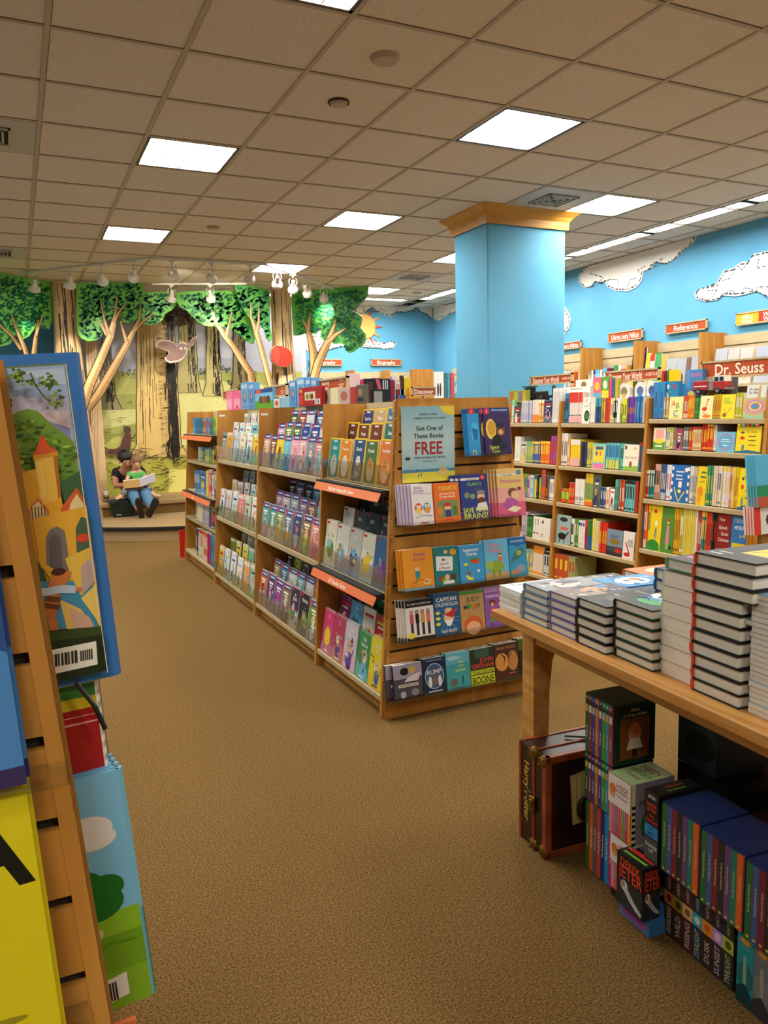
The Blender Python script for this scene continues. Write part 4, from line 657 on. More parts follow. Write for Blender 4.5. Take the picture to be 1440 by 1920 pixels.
# books on the right edge slatwall
def e2(x, y): return at(x, y, 'y', 2.93)
for k, (a, b, c, d, col, ops, lb) in enumerate(((1419, 952, 1475, 858, '5ab0d0', [('r', 0, 0, 1, 1, '5ab0d8'), ('r', 0, 0, 1, .2, 'b8583a'), ('r', 0, .2, 1, .42, '2f8a5a')], 'blue and green thin book at the right edge, upper tray'), (1413, 1004, 1475, 955, 'd8d4cc', [('r', 0, 0, 1, 1, 'e0dcd4'), ('r', 0, 0, .2, 1, 'd83a30'), ('e', .6, .5, .25, .3, '3a3a3a'), ('e', .6, .5, .15, .2, 'e0dcd4')], 'red and cream book at the right edge, lower tray'))):
    p0, p1, p2 = e2(a, b), e2(c, b), e2(a, d); w_ = p1.x-p0.x; h = p2.z-p0.z+.01
    m = book_mesh('paperback_book', w_, h, .012, col, front=ops, spc=col)
    place(m, V(((p0.x+p1.x)/2, 2.93, p0.z)), '-Y', .1); tag(m, lb, 'book')
    for q in range(3):
        c_ = m.copy(); C.objects.link(c_); place(c_, V(((p0.x+p1.x)/2-.012*(q+1)*.6, 2.93+.0085*(q+1)*1.45, p0.z)), '-Y', .1); c_['label'] = lb.replace('thin book', 'book copy').replace('cream book', 'cream book copy')+', '+ordn(q)+' behind'
# ------------------------------------------------------------------ wall bookcases, signs, clouds
def sign(text, x0, y0, x1, y1, ax, v, label, th=.55, txt2=None, cols=None, two=None):
    """framed section sign whose top-left / bottom-right corners are seen at the given photo points on plane ax=v"""
    a, b = at(x0, y0, ax, v), at(x1, y1, ax, v)
    W_ = abs(a.y-b.y) if ax == 'x' else abs(a.x-b.x); z0, z1 = sorted((a.z, b.z)); H_ = z1-z0
    t = empty('section_sign', label, 'sign', (0, 0, 0), group='section signs')
    fr = MB(); w_, h_ = W_/2, H_
    for q in ((-w_, 0, w_, .012), (-w_, h_-.012, w_, h_), (-w_, 0, -w_+.012, h_), (w_-.012, 0, w_, h_)): fr.box((q[0], -.02, q[1]), (q[2], 0, q[3]))
    fr.build('sign_frame', LAM, t)
    p = MB().box((-w_+.01, -.014, .01), (w_-.01, -.002, h_-.01), cols or 'b04c24'); F = FR((-w_, -.014, 0), (1, 0, 0), (0, 0, 1), W_, H_)
    ops = [] if not two else two
    if text: ops.append(('t', text, .38 if txt2 else .5, .5, th, 'fbf3e4', .62 if txt2 else .8))
    if txt2: ops.append(('t', txt2, .86, .52, .26, 'f0dcc8', .2))
    art(p, F, ops); p.build('sign_panel', PR, t)
    c = (a+b)/2
    t.matrix_world = MX.Translation((c.x, c.y, z0)) @ MX.Rotation(-pi/2 if ax == 'x' else 0, 4, 'Z')
    return t
sign('Reference', 1250, 609, 1327, 617, 'x', 6.54, 'orange wall sign reading Reference')
sign('Libros para Niños', 1142, 625, 1206, 635, 'x', 6.54, 'orange wall sign reading Libros para Niños, fully visible')
sign('Libros para Niños', 1036, 646, 1091, 652, 'x', 6.54, 'orange wall sign reading para Niños, cut by the column')
sign(None, 1382, 588, 1470, 600, 'x', 6.54, 'yellow and red wall sign at the right edge', cols='d8901f', two=[('r', .03, .12, .48, .88, 'e8b02a'), ('r', .5, .12, .97, .88, 'c83a24'), ('t', 'Who', .25, .62, .35, 'fbf3e4', .3), ('t', 'Was?', .25, .3, .35, 'fbf3e4', .3), ('t', 'What', .72, .66, .36, 'fbf3e4', .3), ('t', 'Was?', .72, .3, .36, 'fbf3e4', .3)])
sign('Biography', 695, 673, 752, 686, 'y', 11.76, 'orange back wall sign reading Biography, fully visible')
sign('Biography', 580, 673, 641, 686, 'y', 11.76, 'orange back wall sign partly behind the cutout tree trunk')
def topsign(text, t2, x0, y0, x1, y1, X, z0, z1, label, rz=0, base=1.5, **k):
    t = sign(text, x0, y0, x1, y1, 'x', X, label, th=.62, **k)
    return t
topsign('Discover Your World', 'AGES 0-3', 997, 706, 1076, 718, 4.02, 0, 0, 'orange Discover Your World sign behind the black tractor', txt2='AGES 0-3')
topsign('Discover Your World', 'AGES 0-3', 1138, 697, 1239, 712, 4.02, 0, 0, 'orange Discover Your World sign above the middle right-hand bay', txt2='AGES 0-3')
topsign('Dr. Seuss', None, 1318, 679, 1466, 702, 4.02, 0, 0, 'widest orange sign at the right edge above the fire engine')
def brs(x0, y0, x1, y1, lb, X=1.88):
    sign(None, x0, y0, x1, y1, 'x', X, lb, two=[('t', 'Beginning', .33, .68, .3, 'fbf3e4', .48), ('t', 'Readers', .33, .3, .3, 'fbf3e4', .4), ('t', 'AGES 4-8', .82, .75, .14, 'f0dcc8', .2), ('r', .74, .42, .9, .5, 'e8c8b0'), ('r', .76, .25, .88, .33, 'e8c8b0')])
brs(595, 713, 656, 731, 'orange Beginning Readers sign nearest the free-book sign'); brs(499, 725, 541, 743, 'orange Beginning Readers sign above the third aisle bay'); brs(421, 733, 452, 747, 'orange Beginning Readers sign half hidden by blue boxes')
for k, (x, y) in enumerate(((1.88, 4.72), (1.88, 5.9), (1.88, 7.3))):
    tag(MB().box((x+.002, y-.02, 1.505), (x+.012, y+.02, 1.6)).build('sign_bracket', METAL), 'metal bracket holding the '+ordn(k)+' orange aisle run sign, from the camera', 'bracket')
for k, (x, y) in enumerate(((4.022, 3.42), (4.022, 4.27), (4.022, 5.2))):
    tag(MB().box((x+.002, y-.02, 1.47), (x+.012, y+.02, 1.64)).build('sign_bracket', METAL), 'metal bracket holding the '+ordn(k)+' orange right-hand sign, from the camera', 'bracket')
# clouds: thin cut boards on the walls
CLM = mat('cloud_board', rough=.6, attr=True)
def cloud(pts, T, ax, v, label, dashes=True, seed=1):
    ox, oy, s = T; P = [at(ox+x/s, oy+y/s, ax, v) for x, y in pts]; d = V((-.012, 0, 0)) if ax == 'x' else V((0, -.012, 0)); b = MB()
    b.slab([p+d for p in P], -d, 'f1efe8'); n = d.normalized(); c = sum(P, V((0, 0, 0)))/len(P)
    if dashes:
        r2 = random.Random(seed)
        for i in range(len(P)-1):
            a, e = P[i], P[i+1]; L_ = (e-a).length; k = 0
            while k < L_:
                l = r2.uniform(.012, .05); m0 = a.lerp(e, k/L_); m1 = a.lerp(e, min(1, (k+l)/L_)); o_ = (c-m0).normalized()*.022
                ribbon(b, [m0+o_+d+n*.001, m1+o_+d+n*.001], n, r2.uniform(.009, .019), '2a2a2e'); k += l+r2.uniform(.012, .03)
    r2 = random.Random(seed+50)
    for i in range(1, len(P)-2, 3):
        a, e = P[i], P[i+2]; q = [a.lerp(c, .25)+d, ((a+e)/2).lerp(c, .5)+d, e.lerp(c, .3)+d]; q = [p+n*.0012 for p in q]
        for j in range(2):
            for k in range(3): ribbon(b, [q[j].lerp(q[j+1], k/3), q[j].lerp(q[j+1], k/3+.2)], n, .011, '3a3a3e')
    o = b.build('cloud_cutout', CLM); tag(o, label, 'wall cutout', 'painted cloud cutouts'); return o
W1 = (900, 330, 2.667); W2 = (550, 480, 4.645)
c1 = cloud([(535, 455), (500, 488), (498, 530), (528, 560), (560, 552), (572, 530), (600, 536), (625, 525), (640, 555), (680, 573), (740, 578), (790, 555), (812, 520), (820, 480), (860, 462), (882, 430), (940, 436), (985, 412), (1020, 370), (1060, 345), (1086, 302)], W1, 'x', 6.56, 'big white cloud cutout hanging from the ceiling line right of the column')
c2 = cloud([(1075, 590), (1090, 570), (1130, 556), (1180, 540), (1195, 520), (1222, 472), (1270, 460), (1310, 430), (1350, 426), (1372, 390), (1440, 375), (1500, 370), (1560, 400), (1560, 560), (1500, 606), (1440, 602), (1400, 580), (1370, 580), (1330, 592), (1280, 602), (1212, 597), (1190, 620), (1130, 628), (1085, 615), (1075, 590)], W1, 'x', 6.56, 'long white cloud cutout running off the right edge', seed=2)
cloud([(425, 655), (445, 680), (456, 720), (446, 762), (425, 792), (390, 780), (370, 725), (390, 670), (425, 655)], W1, 'x', 6.56, 'small white cloud cutout half hidden by the column', seed=3)
cloud([(600, 428), (1222, 420), (1222, 556), (1170, 505), (1110, 482), (1080, 442), (1040, 470), (980, 492), (910, 486), (860, 526), (800, 520), (740, 490), (680, 447), (640, 470), (600, 500), (540, 500), (540, 450)], W2, 'y', 11.78, 'white cloud cutout along the ceiling line of the back wall', seed=4)
cloud([(1228, 430), (1440, 395), (1440, 480), (1380, 500), (1310, 540), (1270, 570), (1228, 556)], W2, 'x', 6.56, 'white cloud cutout on the right wall at the far corner', seed=5)
cloud([(0, 700), (60, 680), (200, 640), (330, 660), (440, 740), (560, 740), (640, 718), (720, 735), (800, 760), (860, 743), (902, 765), (870, 802), (800, 812), (740, 800), (660, 802), (600, 790), (500, 792), (380, 792), (230, 842), (130, 830), (40, 792), (0, 770)], W2, 'y', 11.78, 'low streak-shaped cloud cutout on the back wall by the tree', seed=6)
b = MB(); c = at(683, 612, 'y', 11.765)
for k in range(12):
    a = k*pi/6; r0, r1 = .16, .34; P = [c+V((cos(a-.2)*r0, 0, sin(a-.2)*r0)), c+V((cos(a)*r1, 0, sin(a)*r1)), c+V((cos(a+.2)*r0, 0, sin(a+.2)*r0))]; b.slab(P, (0, .01, 0), ('d8502a', 'e8a040')[k % 2])
b.slab([c+V((cos(k*pi/10)*.2, -.004, sin(k*pi/10)*.2)) for k in range(20)], (0, .014, 0), 'f0b860')
tag(b.build('sun_cutout', CLM), 'orange sun cutout peeking out behind the right tree cutout', 'wall cutout')
# right wall bookcases
ys = [1.2, 2.1, 3.0, 3.88, 4.78, 5.68, 6.58, 7.47, 8.37, 9.27, 10.17, 11.07]
wsh = [2.0-.36*k for k in range(1, 6)]
for k, (y0, y1) in enumerate(zip(ys, ys[1:])):
    t = empty('tall_bookcase', 'tall maple wall bookcase on the right wall, %s bay from the back corner' % ordn(len(ys)-2-k), 'bookcase', (6.4, (y0+y1)/2, 0), group='wall bookcases along the right wall')
    o = V((6.4, (y0+y1)/2, 0)); mk = lambda n, mb, m: (mb.__setattr__('v', [tuple(V(p)-o) for p in mb.v]), mb.build(n, m, t))[1]
    mk('side_panel', MB().box((6.2, y0, 0), (6.56, y0+.03, 2.165)), WOOD)
    mk('back_panel', MB().box((6.52, y0+.03, 0), (6.555, y1, 2.135)), LAM); mk('back_groove', MB().box((6.516, y0+.03, 2.03), (6.521, y1, 2.036)), SLOT)
    for z in wsh: mk('shelf', MB().box((6.22, y0+.03, z-.025), (6.52, y1, z)), LAM)
wb = MB(); r3 = random.Random(3)
def stuffrow(b, p0, d, n, L_, z, hmin, hmax, depth, out):
    """a run of spines from p0 along direction d (unit), depth going in direction -out"""
    s_ = 0; d = V(d); out = V(out)
    while s_ < L_-.03:
        t_ = r3.uniform(.012, .04); h = r3.uniform(hmin, hmax); col = r3.choice(list(PAL.values())+['eeece4', 'e8dcc0', 'c9272c', 'f0cf2c', '2f6fb8']); k_ = r3.randint(1, 3)
        for _ in range(k_):
            p = V(p0)+d*s_; q = p+d*(t_-.001)-out*depth; lo = [min(p[i], q[i]) for i in range(2)]; hi = [max(p[i], q[i]) for i in range(2)]
            b.box((lo[0], lo[1], z), (hi[0], hi[1], z+h), col); e = .0006
            a1 = p+out*e+d*t_*.25; a2 = p+out*e+d*t_*.7; zz = z+h*.35
            b.face([(a1.x, a1.y, zz), (a2.x, a2.y, zz), (a2.x, a2.y, z+h*.8), (a1.x, a1.y, z+h*.8)], mix(col, 'ffffff', .6)); s_ += t_
            if s_ > L_-.03: break
        if r3.random() < .08: s_ += r3.uniform(.03, .1)
for k, (y0, y1) in enumerate(zip(ys[4:], ys[5:])):
    for z in wsh:
        if (z == wsh[0] and k in (0, 1)) : continue
        stuffrow(wb, (6.27, y0+.04, 0), (0, 1, 0), 0, y1-y0-.05, z, *((.22, .29) if z == wsh[0] else (.17, .26)), .16, (-1, 0, 0))
o = wb.build('distant_books', PR); o['kind'] = 'stuff'; tag(o, 'distant packed rows of spines on the right wall bookcases', 'books')
# cover-out books on the top wall shelf
def wallbook(x0, y0, x1, y1, col, ops, lb, X=6.3):
    a, b_ = at(x0, y0, 'x', X), at(x1, y1, 'x', X); w_ = a.y-b_.y; h = b_.z-0
    z = wsh[0]+.002; zt = at((x0+x1)/2, y0, 'x', X).z
    m = book_mesh('display_book', w_-.004, max(.12, zt-z), .02, col, hard=True, front=ops, spc=col); place(m, V((X, (a.y+b_.y)/2, z)), '-X', .12); tag(m, lb, 'book', 'cover-out books on the top wall shelf')
for q in ((1182, 652, 1207, 690, '16224a', [('r', 0, 0, 1, 1, '16224a'), ('e', .6, .6, .15, .12, '5a7ac8'), ('r', .2, .1, .8, .2, 'd8302a')], 'dark navy space cover on the top wall shelf'),
          (1208, 662, 1215, 690, 'e8d84a', [], 'yellow-edged slim book beside the navy space cover'), (1216, 664, 1224, 690, 'e8e4dc', [('r', 0, .8, 1, 1, 'd83a30')], 'white spine with red top on the wall shelf'), (1226, 662, 1236, 690, '3f9a5a', [], 'green book among wall shelf covers'), (1238, 665, 1246, 690, 'd8a83a', [], 'tan-gold book among wall shelf covers'),
          (1247, 672, 1266, 705, 'c8ccc8', [('r', 0, 0, 1, 1, 'a8b0b0'), ('e', .4, .4, .3, .25, '5a6a4a'), ('e', .6, .3, .2, .15, '8a6a5a')], 'white cover with green plants photo'), (1267, 672, 1284, 705, 'd0d4dc', [('r', 0, 0, 1, 1, 'a4acb8'), ('e', .5, .3, .3, .2, '2a3040')], 'white cover with dark blue figure'), (1285, 670, 1293, 705, '1f2f5a', [('r', 0, 0, 1, 1, '7a5a4a')], 'brown and navy book between white covers'), (1294, 668, 1313, 705, 'c8d0dc', [('r', 0, 0, 1, 1, 'a8b0c0'), ('e', .5, .35, .35, .2, 'b07a6a')], 'white cover with reddish landscape'),
          (1338, 653, 1360, 675, 'a8b0c0', [('r', 0, 0, 1, 1, 'b4bac6'), ('e', .5, .3, .15, .2, '7a4a3a')], 'pale cover with a small figure, right wall'), (1362, 652, 1383, 675, 'e0dcdc', [('r', 0, 0, 1, 1, 'c4b8b8'), ('e', .5, .35, .3, .25, 'd08a7a')], 'pale cover with pink round figure'), (1385, 650, 1408, 675, 'e4dcd8', [('r', 0, 0, 1, 1, 'c8bcb4'), ('e', .5, .35, .28, .25, 'e0a88a')], 'pale cover with peach figure'), (1415, 648, 1445, 675, 'c8ccd8', [('r', 0, 0, 1, 1, 'a8b0c0'), ('e', .5, .45, .35, .18, 'a88a4a')], 'pale cover with golden hat shape at the right edge')):
    wallbook(*q)
# back wall bookcases
xs = [4.3, 4.92, 5.54, 6.16]
bb = MB()
for k, (x0, x1) in enumerate(zip(xs, xs[1:])):
    t = empty('tall_bookcase', 'maple wall bookcase on the back wall, %s from the tree cutout' % ordn(k), 'bookcase', ((x0+x1)/2, 11.6, 0), group='wall bookcases along the back wall')
    o = V(((x0+x1)/2, 11.6, 0)); mk = lambda n, mb, m: (mb.__setattr__('v', [tuple(V(p)-o) for p in mb.v]), mb.build(n, m, t))[1]
    mk('side_panel', MB().box((x0, 11.42, 0), (x0+.03, 11.775, 2.14)), WOOD); mk('back_panel', MB().box((x0+.03, 11.74, 0), (x1, 11.775, 2.12)), LAM)
    for z in (1.74, 1.38, 1.0): mk('shelf', MB().box((x0+.03, 11.44, z-.025), (x1, 11.74, z)), LAM); stuffrow(bb, (x0+.05, 11.48, 0), (1, 0, 0), 0, x1-x0-.08, z, .2, .3, .16, (0, -1, 0))
o = bb.build('distant_books', PR); o['kind'] = 'stuff'; tag(o, 'distant colourful books filling the back wall bookcases', 'books')
# low run behind the aisle run, seen over its top
def crossrun(Y, X0, X1, top, lb):
    t = empty('bookcase', lb, 'bookcase', ((X0+X1)/2, Y+.2, 0)); o = V(((X0+X1)/2, Y+.2, 0))
    mk = lambda n, mb, m: (mb.__setattr__('v', [tuple(V(p)-o) for p in mb.v]), mb.build(n, m, t))[1]
    mk('side_panel', MB().box((X0, Y, 0), (X0+.025, Y+.4, top)), WOOD); mk('side_panel', MB().box((X1-.025, Y, 0), (X1, Y+.4, top)), WOOD)
    mk('back_panel', MB().box((X0+.025, Y+.3, 0), (X1-.025, Y+.34, top)), LAM)
    for z in (.1, .5, .9, top-.02): mk('shelf', MB().box((X0+.025, Y+.01, z-.025), (X1-.025, Y+.3, z)), LAM)
    return t
crossrun(7.6, 3.0, 4.95, 1.49, 'low cross bookcase seen between the aisle run and the column')
def boxy(name, x0, y0, x1, y1, ax, v, dp, col, ops, lb, cat, base=None, group=None, rz=0):
    """upright box or book with its face on plane ax=v spanning the photo rectangle; base sets where it stands"""
    a, b_ = at(x0, y1, ax, v), at(x1, y1, ax, v); t = at(x0, y0, ax, v); z0 = base if base is not None else min(a.z, b_.z)
    W_ = abs(a.y-b_.y) if ax == 'x' else abs(a.x-b_.x); H_ = max(.03, t.z-z0)
    m = MB().box((-W_/2, 0, 0), (W_/2, dp, H_), col)
    if ops: art(m, FR((-W_/2, 0, 0), (1, 0, 0), (0, 0, 1), W_, H_), ops)
    o = m.build(name, PR); c = (a+b_)/2
    o.matrix_world = MX.Translation((c.x, c.y, z0)) @ MX.Rotation((-pi/2 if ax == 'x' else 0)+rz, 4, 'Z'); bev(o, .0012, 1)
    return tag(o, lb, cat, group)
gX = 'books standing on the low cross bookcase'
r5 = random.Random(11)
for (a, b_, yt, col, ops, lb) in ((655, 676, 700, 'd8c0b8', [('r', 0, 0, 1, 1, 'd8b8b8'), ('e', .5, .4, .3, .2, 'c86a7a')], 'pink-grey cover behind the nearest aisle sign'), (677, 690, 712, 'b83a5a', [], 'crimson book left of the black boxed books'), (733, 741, 712, '8a1f34', [], 'maroon book right of the black boxed books'), (742, 751, 715, 'd8d0c8', [('r', .2, .1, .4, .9, 'b84a3a'), ('r', .6, .1, .8, .9, 'b84a3a')], 'pale book with red columns'), (752, 758, 704, '4a2a1f', [], 'dark brown narrow book standing tall'), (759, 771, 708, 'e0c02a', [('r', 0, 0, 1, 1, 'e0c02a'), ('e', .5, .4, .3, .3, 'c8882a')], 'yellow picture cover near the column'), (690, 700, 735, '8a8a86', [], 'grey cover below the black boxed books'), (740, 770, 730, '9ab0d0', [('r', .1, .5, .9, .7, '3a5a9a')], 'light blue lying box with blue lettering')):
    boxy('display_book', a, yt, b_, 755, 'y', 7.7, .03, col, ops, lb, 'book', base=1.492, group=gX)
boxy('boxed_book', 685, 710, 732, 730, 'y', 7.66, .05, '17171a', [('r', .05, .1, .3, .9, '4a2a2a'), ('p', 'b84a5a', [.4, 1, .55, 1, .85, 0, .7, 0]), ('r', .7, .45, .74, .95, 'c8c8c8'), ('r', .78, .45, .82, .95, 'c8c8c8'), ('r', .86, .45, .9, .95, 'c8c8c8')], 'black boxed book with a red diagonal stripe', 'book', base=1.493)
boxy('boxed_book', 700, 730, 731, 748, 'y', 7.6, .05, '1c1c1e', [('r', .05, .1, .55, .9, '8a8a88')], 'black and grey boxed book under the striped one', 'book', base=1.493)
tq = sign('Discover', 771, 726, 816, 742, 'y', 7.62, 'orange Discover sign partly behind the end display, near the column', txt2=None, th=.5); MB().box((-.01, 0, -.17), (.01, .006, .02)).build('bracket', METAL, tq)
b = MB(); 
t = empty('bookcase', 'maple bookcase side and photo cover seen just left of the column', 'bookcase', (0, 0, 0))
a, c_ = at(772, 692, 'y', 9.6), at(812, 692, 'y', 9.6); MB().box((a.x, 9.6, 0), (c_.x, 9.66, a.z)).build('side_panel', WOOD, t); MB().box((c_.x, 9.6, 0), (c_.x+.7, 9.9, a.z-.42)).build('shelf_body', LAM, t)
boxy('display_book', 814, 697, 832, 728, 'y', 9.62, .03, 'd8d8d4', [('r', 0, 0, 1, 1, 'dcdcd8'), ('e', .4, .35, .1, .25, '2a2a2a'), ('e', .65, .35, .1, .25, '3a3a3a')], 'black-and-white photo cover left of the column', 'book', base=a.z-.418)
for k, (p0, p1, col) in enumerate(((833, 838, '2f6a7a'), (839, 844, '4a8a9a'), (845, 852, 'b8485a'))): boxy('display_book', p0, 699, p1, 728, 'y', 9.62, .15, col, [], ('teal', 'lighter teal', 'red')[k]+' spine beside the photo cover left of the column', 'book', base=a.z-.418)

# ------------------------------------------------------------------ story corner
SC = V((2.3, 11.3, 0)); SR = 2.14
def arc(r, z, n=48): return [(SC.x+r*cos(pi+pi*k/n), SC.y+r*sin(pi+pi*k/n), z) for k in range(n+1)]
b = MB(); lo, hi, hi2 = arc(SR-.02, 0), arc(SR-.02, .135), arc(SR, .135)
for k in range(48): b.face([lo[k], lo[k+1], hi[k+1], hi[k]])
top = arc(SR-.012, .17)+[(SC.x+SR, 11.77, .17), (SC.x-SR, 11.77, .17)]; b.face(top)
t = empty('stage', 'carpeted semicircular reading stage below the woodland mural', 'stage', (0, 0, 0))
b.build('stage_step', CARPET2, t)
n1 = MB(); a0, a1, a2 = arc(SR+.006, .13), arc(SR+.006, .163), arc(SR-.02, .172)
for k in range(48):
    n1.face([a0[k], a0[k+1], a1[k+1], a1[k]]); n1.face([a1[k], a1[k+1], a2[k+1], a2[k]]); n1.face([lo[k][:2]+(.13,), lo[k+1][:2]+(.13,), a0[k+1], a0[k]])
n1.build('step_nosing', DARK, t)
u = MB().box((.3, 10.70, .17), (4.2, 11.65, .30)); u.build('bench_riser', CARPET, t)
u = MB().box((.3, 10.66, .295), (4.2, 11.65, .365)); bev(u.build('bench_top', CARPET2, t), .02, 3)
# mural wall
MY = 11.60
class PX:
    def __init__(s, ox, oy, sc_, p0, n, off=0):
        s.ox, s.oy, s.sc, s.p0, s.n, s.k = ox, oy, sc_, V(p0), V(n).normalized(), off
        a = s.p(0, 0); e = s.p(100, 0); s.w = (e-a).length/100
    def p(s, x, y):
        d = FW+(s.ox+x/s.sc-720)/FPX*RT-(s.oy+y/s.sc-960)/FPX*UP; q = s.p0+s.n*s.k
        return EYEP+d*((q-EYEP).dot(s.n)/d.dot(s.n))
MX0, MX1 = at(120, 700, 'y', MY).x, at(575, 700, 'y', MY).x
b = MB().box((MX0, MY, .3), (MX1, MY+.15, CZ-.01), 'b9b9c6')
F = PX(180, 560, 5.054, (0, MY, 0), (0, -1, 0)); rr = random.Random(5)
bot = 1880
P_ = lambda c, q: art(b, F, [('p', c, q)])
P_('aeb2c0', [-300, -120, 1950, -120, 1950, 720, -300, 720]); P_('c2c4d2', [100, 250, 1300, 250, 1300, 560, 100, 560])
P_('a3a858', [-300, 700, 1950, 690, 1950, bot, -300, bot]); P_('b8bc6a', [-300, 740, 400, 760, 400, 900, -300, 930])
P_('cfd08a', [-300, 1060, 380, 1050, 380, 1180, 100, 1230, -300, 1200]); P_('b3b04a', [-300, 1480, 900, 1500, 900, bot, -300, bot]); P_('d2d08a', [780, 760, 1500, 800, 1950, 900, 1950, 1500, 800, 1500])
P_('c8c66a', [200, 1300, 700, 1500, 300, 1600, -100, 1500]); P_('ddd77c', [690, 1620, 1950, 1600, 1950, bot, 690, bot])
for (x, y, w_, h_) in ((200, 700, 170, 60), (755, 690, 60, 60), (970, 690, 90, 55), (1190, 670, 130, 60), (1240, 800, 90, 40), (1350, 720, 200, 80)):
    for _ in range(26): x1 = x+rr.uniform(0, w_); y1 = y+rr.uniform(-.5, .5)*h_; P_(rr.choice(['4a4a34', '6a6a48', '33332a']), [x1-9, y1, x1, y1-8, x1+9, y1, x1, y1+8])
def stroke(F, b, q, w_, col='1c1915'):
    art(b, F, [('l', col, w_*1.45, q)])
def wob(x0, y0, x1, y1, n=8, a=5):
    q = []
    for k in range(n+1): t_ = k/n; q += [x0+(x1-x0)*t_+rr.uniform(-a, a), y0+(y1-y0)*t_]
    return q
def trunk(xl0, xr0, yt, xl1, xr1, yb, col, dark, nl=6, flare=40, dl=.55):
    P_(col, [xl0, yt, xr0, yt, xr1, yb-120, xr1+flare, yb, xl1-flare, yb, xl1, yb-120])
    L_ = lambda f, t_: (xl0+(xl1-xl0)*t_)+((xr0-xl0)*(1-t_)+(xr1-xl1)*t_)*f
    for f in (0, 1): q = []; [q.extend([L_(f, k/9)+rr.uniform(-4, 4), yt+(yb-120-yt)*k/9]) for k in range(10)]; q += [L_(f, 1)+(flare if f else -flare), yb]; stroke(F, b, q, 5)
    for _ in range(nl): f = rr.uniform(.08, dl); a_ = rr.uniform(0, .7); e_ = min(1, a_+rr.uniform(.15, .4)); q = []; [q.extend([L_(f, a_+(e_-a_)*k/5)+rr.uniform(-4, 4), yt+(yb-yt)*(a_+(e_-a_)*k/5)]) for k in range(6)]; stroke(F, b, q, rr.uniform(2, 4.5))
    for _ in range(dark): f = rr.uniform(dl+.05, .97); a_ = rr.uniform(0, .9); e_ = min(1.0, a_+rr.uniform(.08, .3)); q = []; [q.extend([L_(f, a_+(e_-a_)*k/4)+rr.uniform(-5, 5), yt+(yb-yt)*(a_+(e_-a_)*k/4)]) for k in range(5)]; stroke(F, b, q, rr.uniform(4, 9))
trunk(60, 130, 380, 30, 190, 1050, '97906a', 22, flare=60, dl=.4)
trunk(790, 935, 150, 770, 970, 890, 'b9ae72', 34, nl=2, flare=30, dl=.5)
trunk(1055, 1160, 200, 1040, 1190, 920, 'c4b878', 40, nl=2, flare=30, dl=.42)
trunk(1310, 1400, 200, 1300, 1430, 900, '8a8058', 22, nl=2, flare=30, dl=.3)
trunk(385, 735, 150, 385, 810, 1500, 'd6b873', 130, nl=30, flare=70, dl=.62)
P_('c7a868', [560, 250, 640, 250, 720, 1300, 640, 1400])
for k in range(150):
    x = rr.uniform(575, 740); y = rr.uniform(260, 1300); x += (y-260)*.03; stroke(F, b, [x-rr.uniform(10, 26), y, x+rr.uniform(10, 26), y+rr.uniform(-4, 4)], rr.uniform(1.5, 3))
for k in range(120):
    t_ = rr.random(); x = 640+90*t_**.5+rr.uniform(-25, 25); y = rr.uniform(560, 1450); x += (y-560)*.05; stroke(F, b, wob(x, y, x+rr.uniform(-5, 14), y+rr.uniform(60, 190), 4, 4), rr.uniform(3, 7))
for k in range(260):                                            # roots and grass hatching
    x = rr.uniform(200, 1000); y = rr.uniform(1380, 1820); a_ = rr.uniform(-.7, -.1) if x > 600 else rr.uniform(-.4, .4); l = rr.uniform(18, 80)
    if x > 690 and y > 1600: continue
    stroke(F, b, [x, y, x+l*.5, y+l*.5*a_-rr.uniform(0, 8), x+l, y+l*a_], rr.uniform(2, 5))
for k in range(190): x = rr.uniform(-60, 1300); y = rr.uniform(780, 1450); P_('2a2820', [x, y, x+rr.uniform(3, 9), y+rr.uniform(-2, 3), x+4, y+6])
for k in range(70): x = rr.uniform(-60, 330); y = rr.uniform(900, 1560); stroke(F, b, [x, y, x+rr.uniform(20, 80), y+rr.uniform(-8, 8)], rr.uniform(1.5, 3))
for k in range(28):
    x, y = rr.uniform(-20, 260), rr.uniform(1480, 1800); q = []; [q.extend([x+11*cos(j), y+8*sin(j)]) for j in range(7)]; stroke(F, b, q, 4)
for k in range(230):                                            # dark nest of leaves at the top of the big trunk
    a_ = rr.uniform(0, 2*pi); r_ = rr.random()**.5; x = 785+150*r_*cos(a_); y = 150+105*r_*sin(a_); P_(rr.choice(['2a1c1a', '43302a', '5a443a', '1a1210']), [x-14, y, x, y-11, x+15, y+3, x, y+12])
# small brown squirrel painted on the mural
q = [5, 1380, 25, 1362, 55, 1365, 80, 1400, 120, 1425, 190, 1425, 230, 1400, 250, 1330, 290, 1260, 330, 1280, 335, 1340, 320, 1440, 300, 1480, 200, 1480, 110, 1470, 40, 1440, 8, 1410]
P_('5a3a30', q); P_('8a5f48', [10, 1382, 40, 1370, 70, 1405, 130, 1440, 110, 1462, 45, 1432]); art(b, F, [('e', 297, 1245, 34, 38, '4f342b'), ('e', 270, 1215, 9, 16, '4f342b'), ('l', '4f342b', 12, [320, 1330, 350, 1320, 375, 1290])])
o = b.build('mural_panel', PR); tag(o, 'large painted woodland mural with a thick tree trunk behind the stage', 'mural')
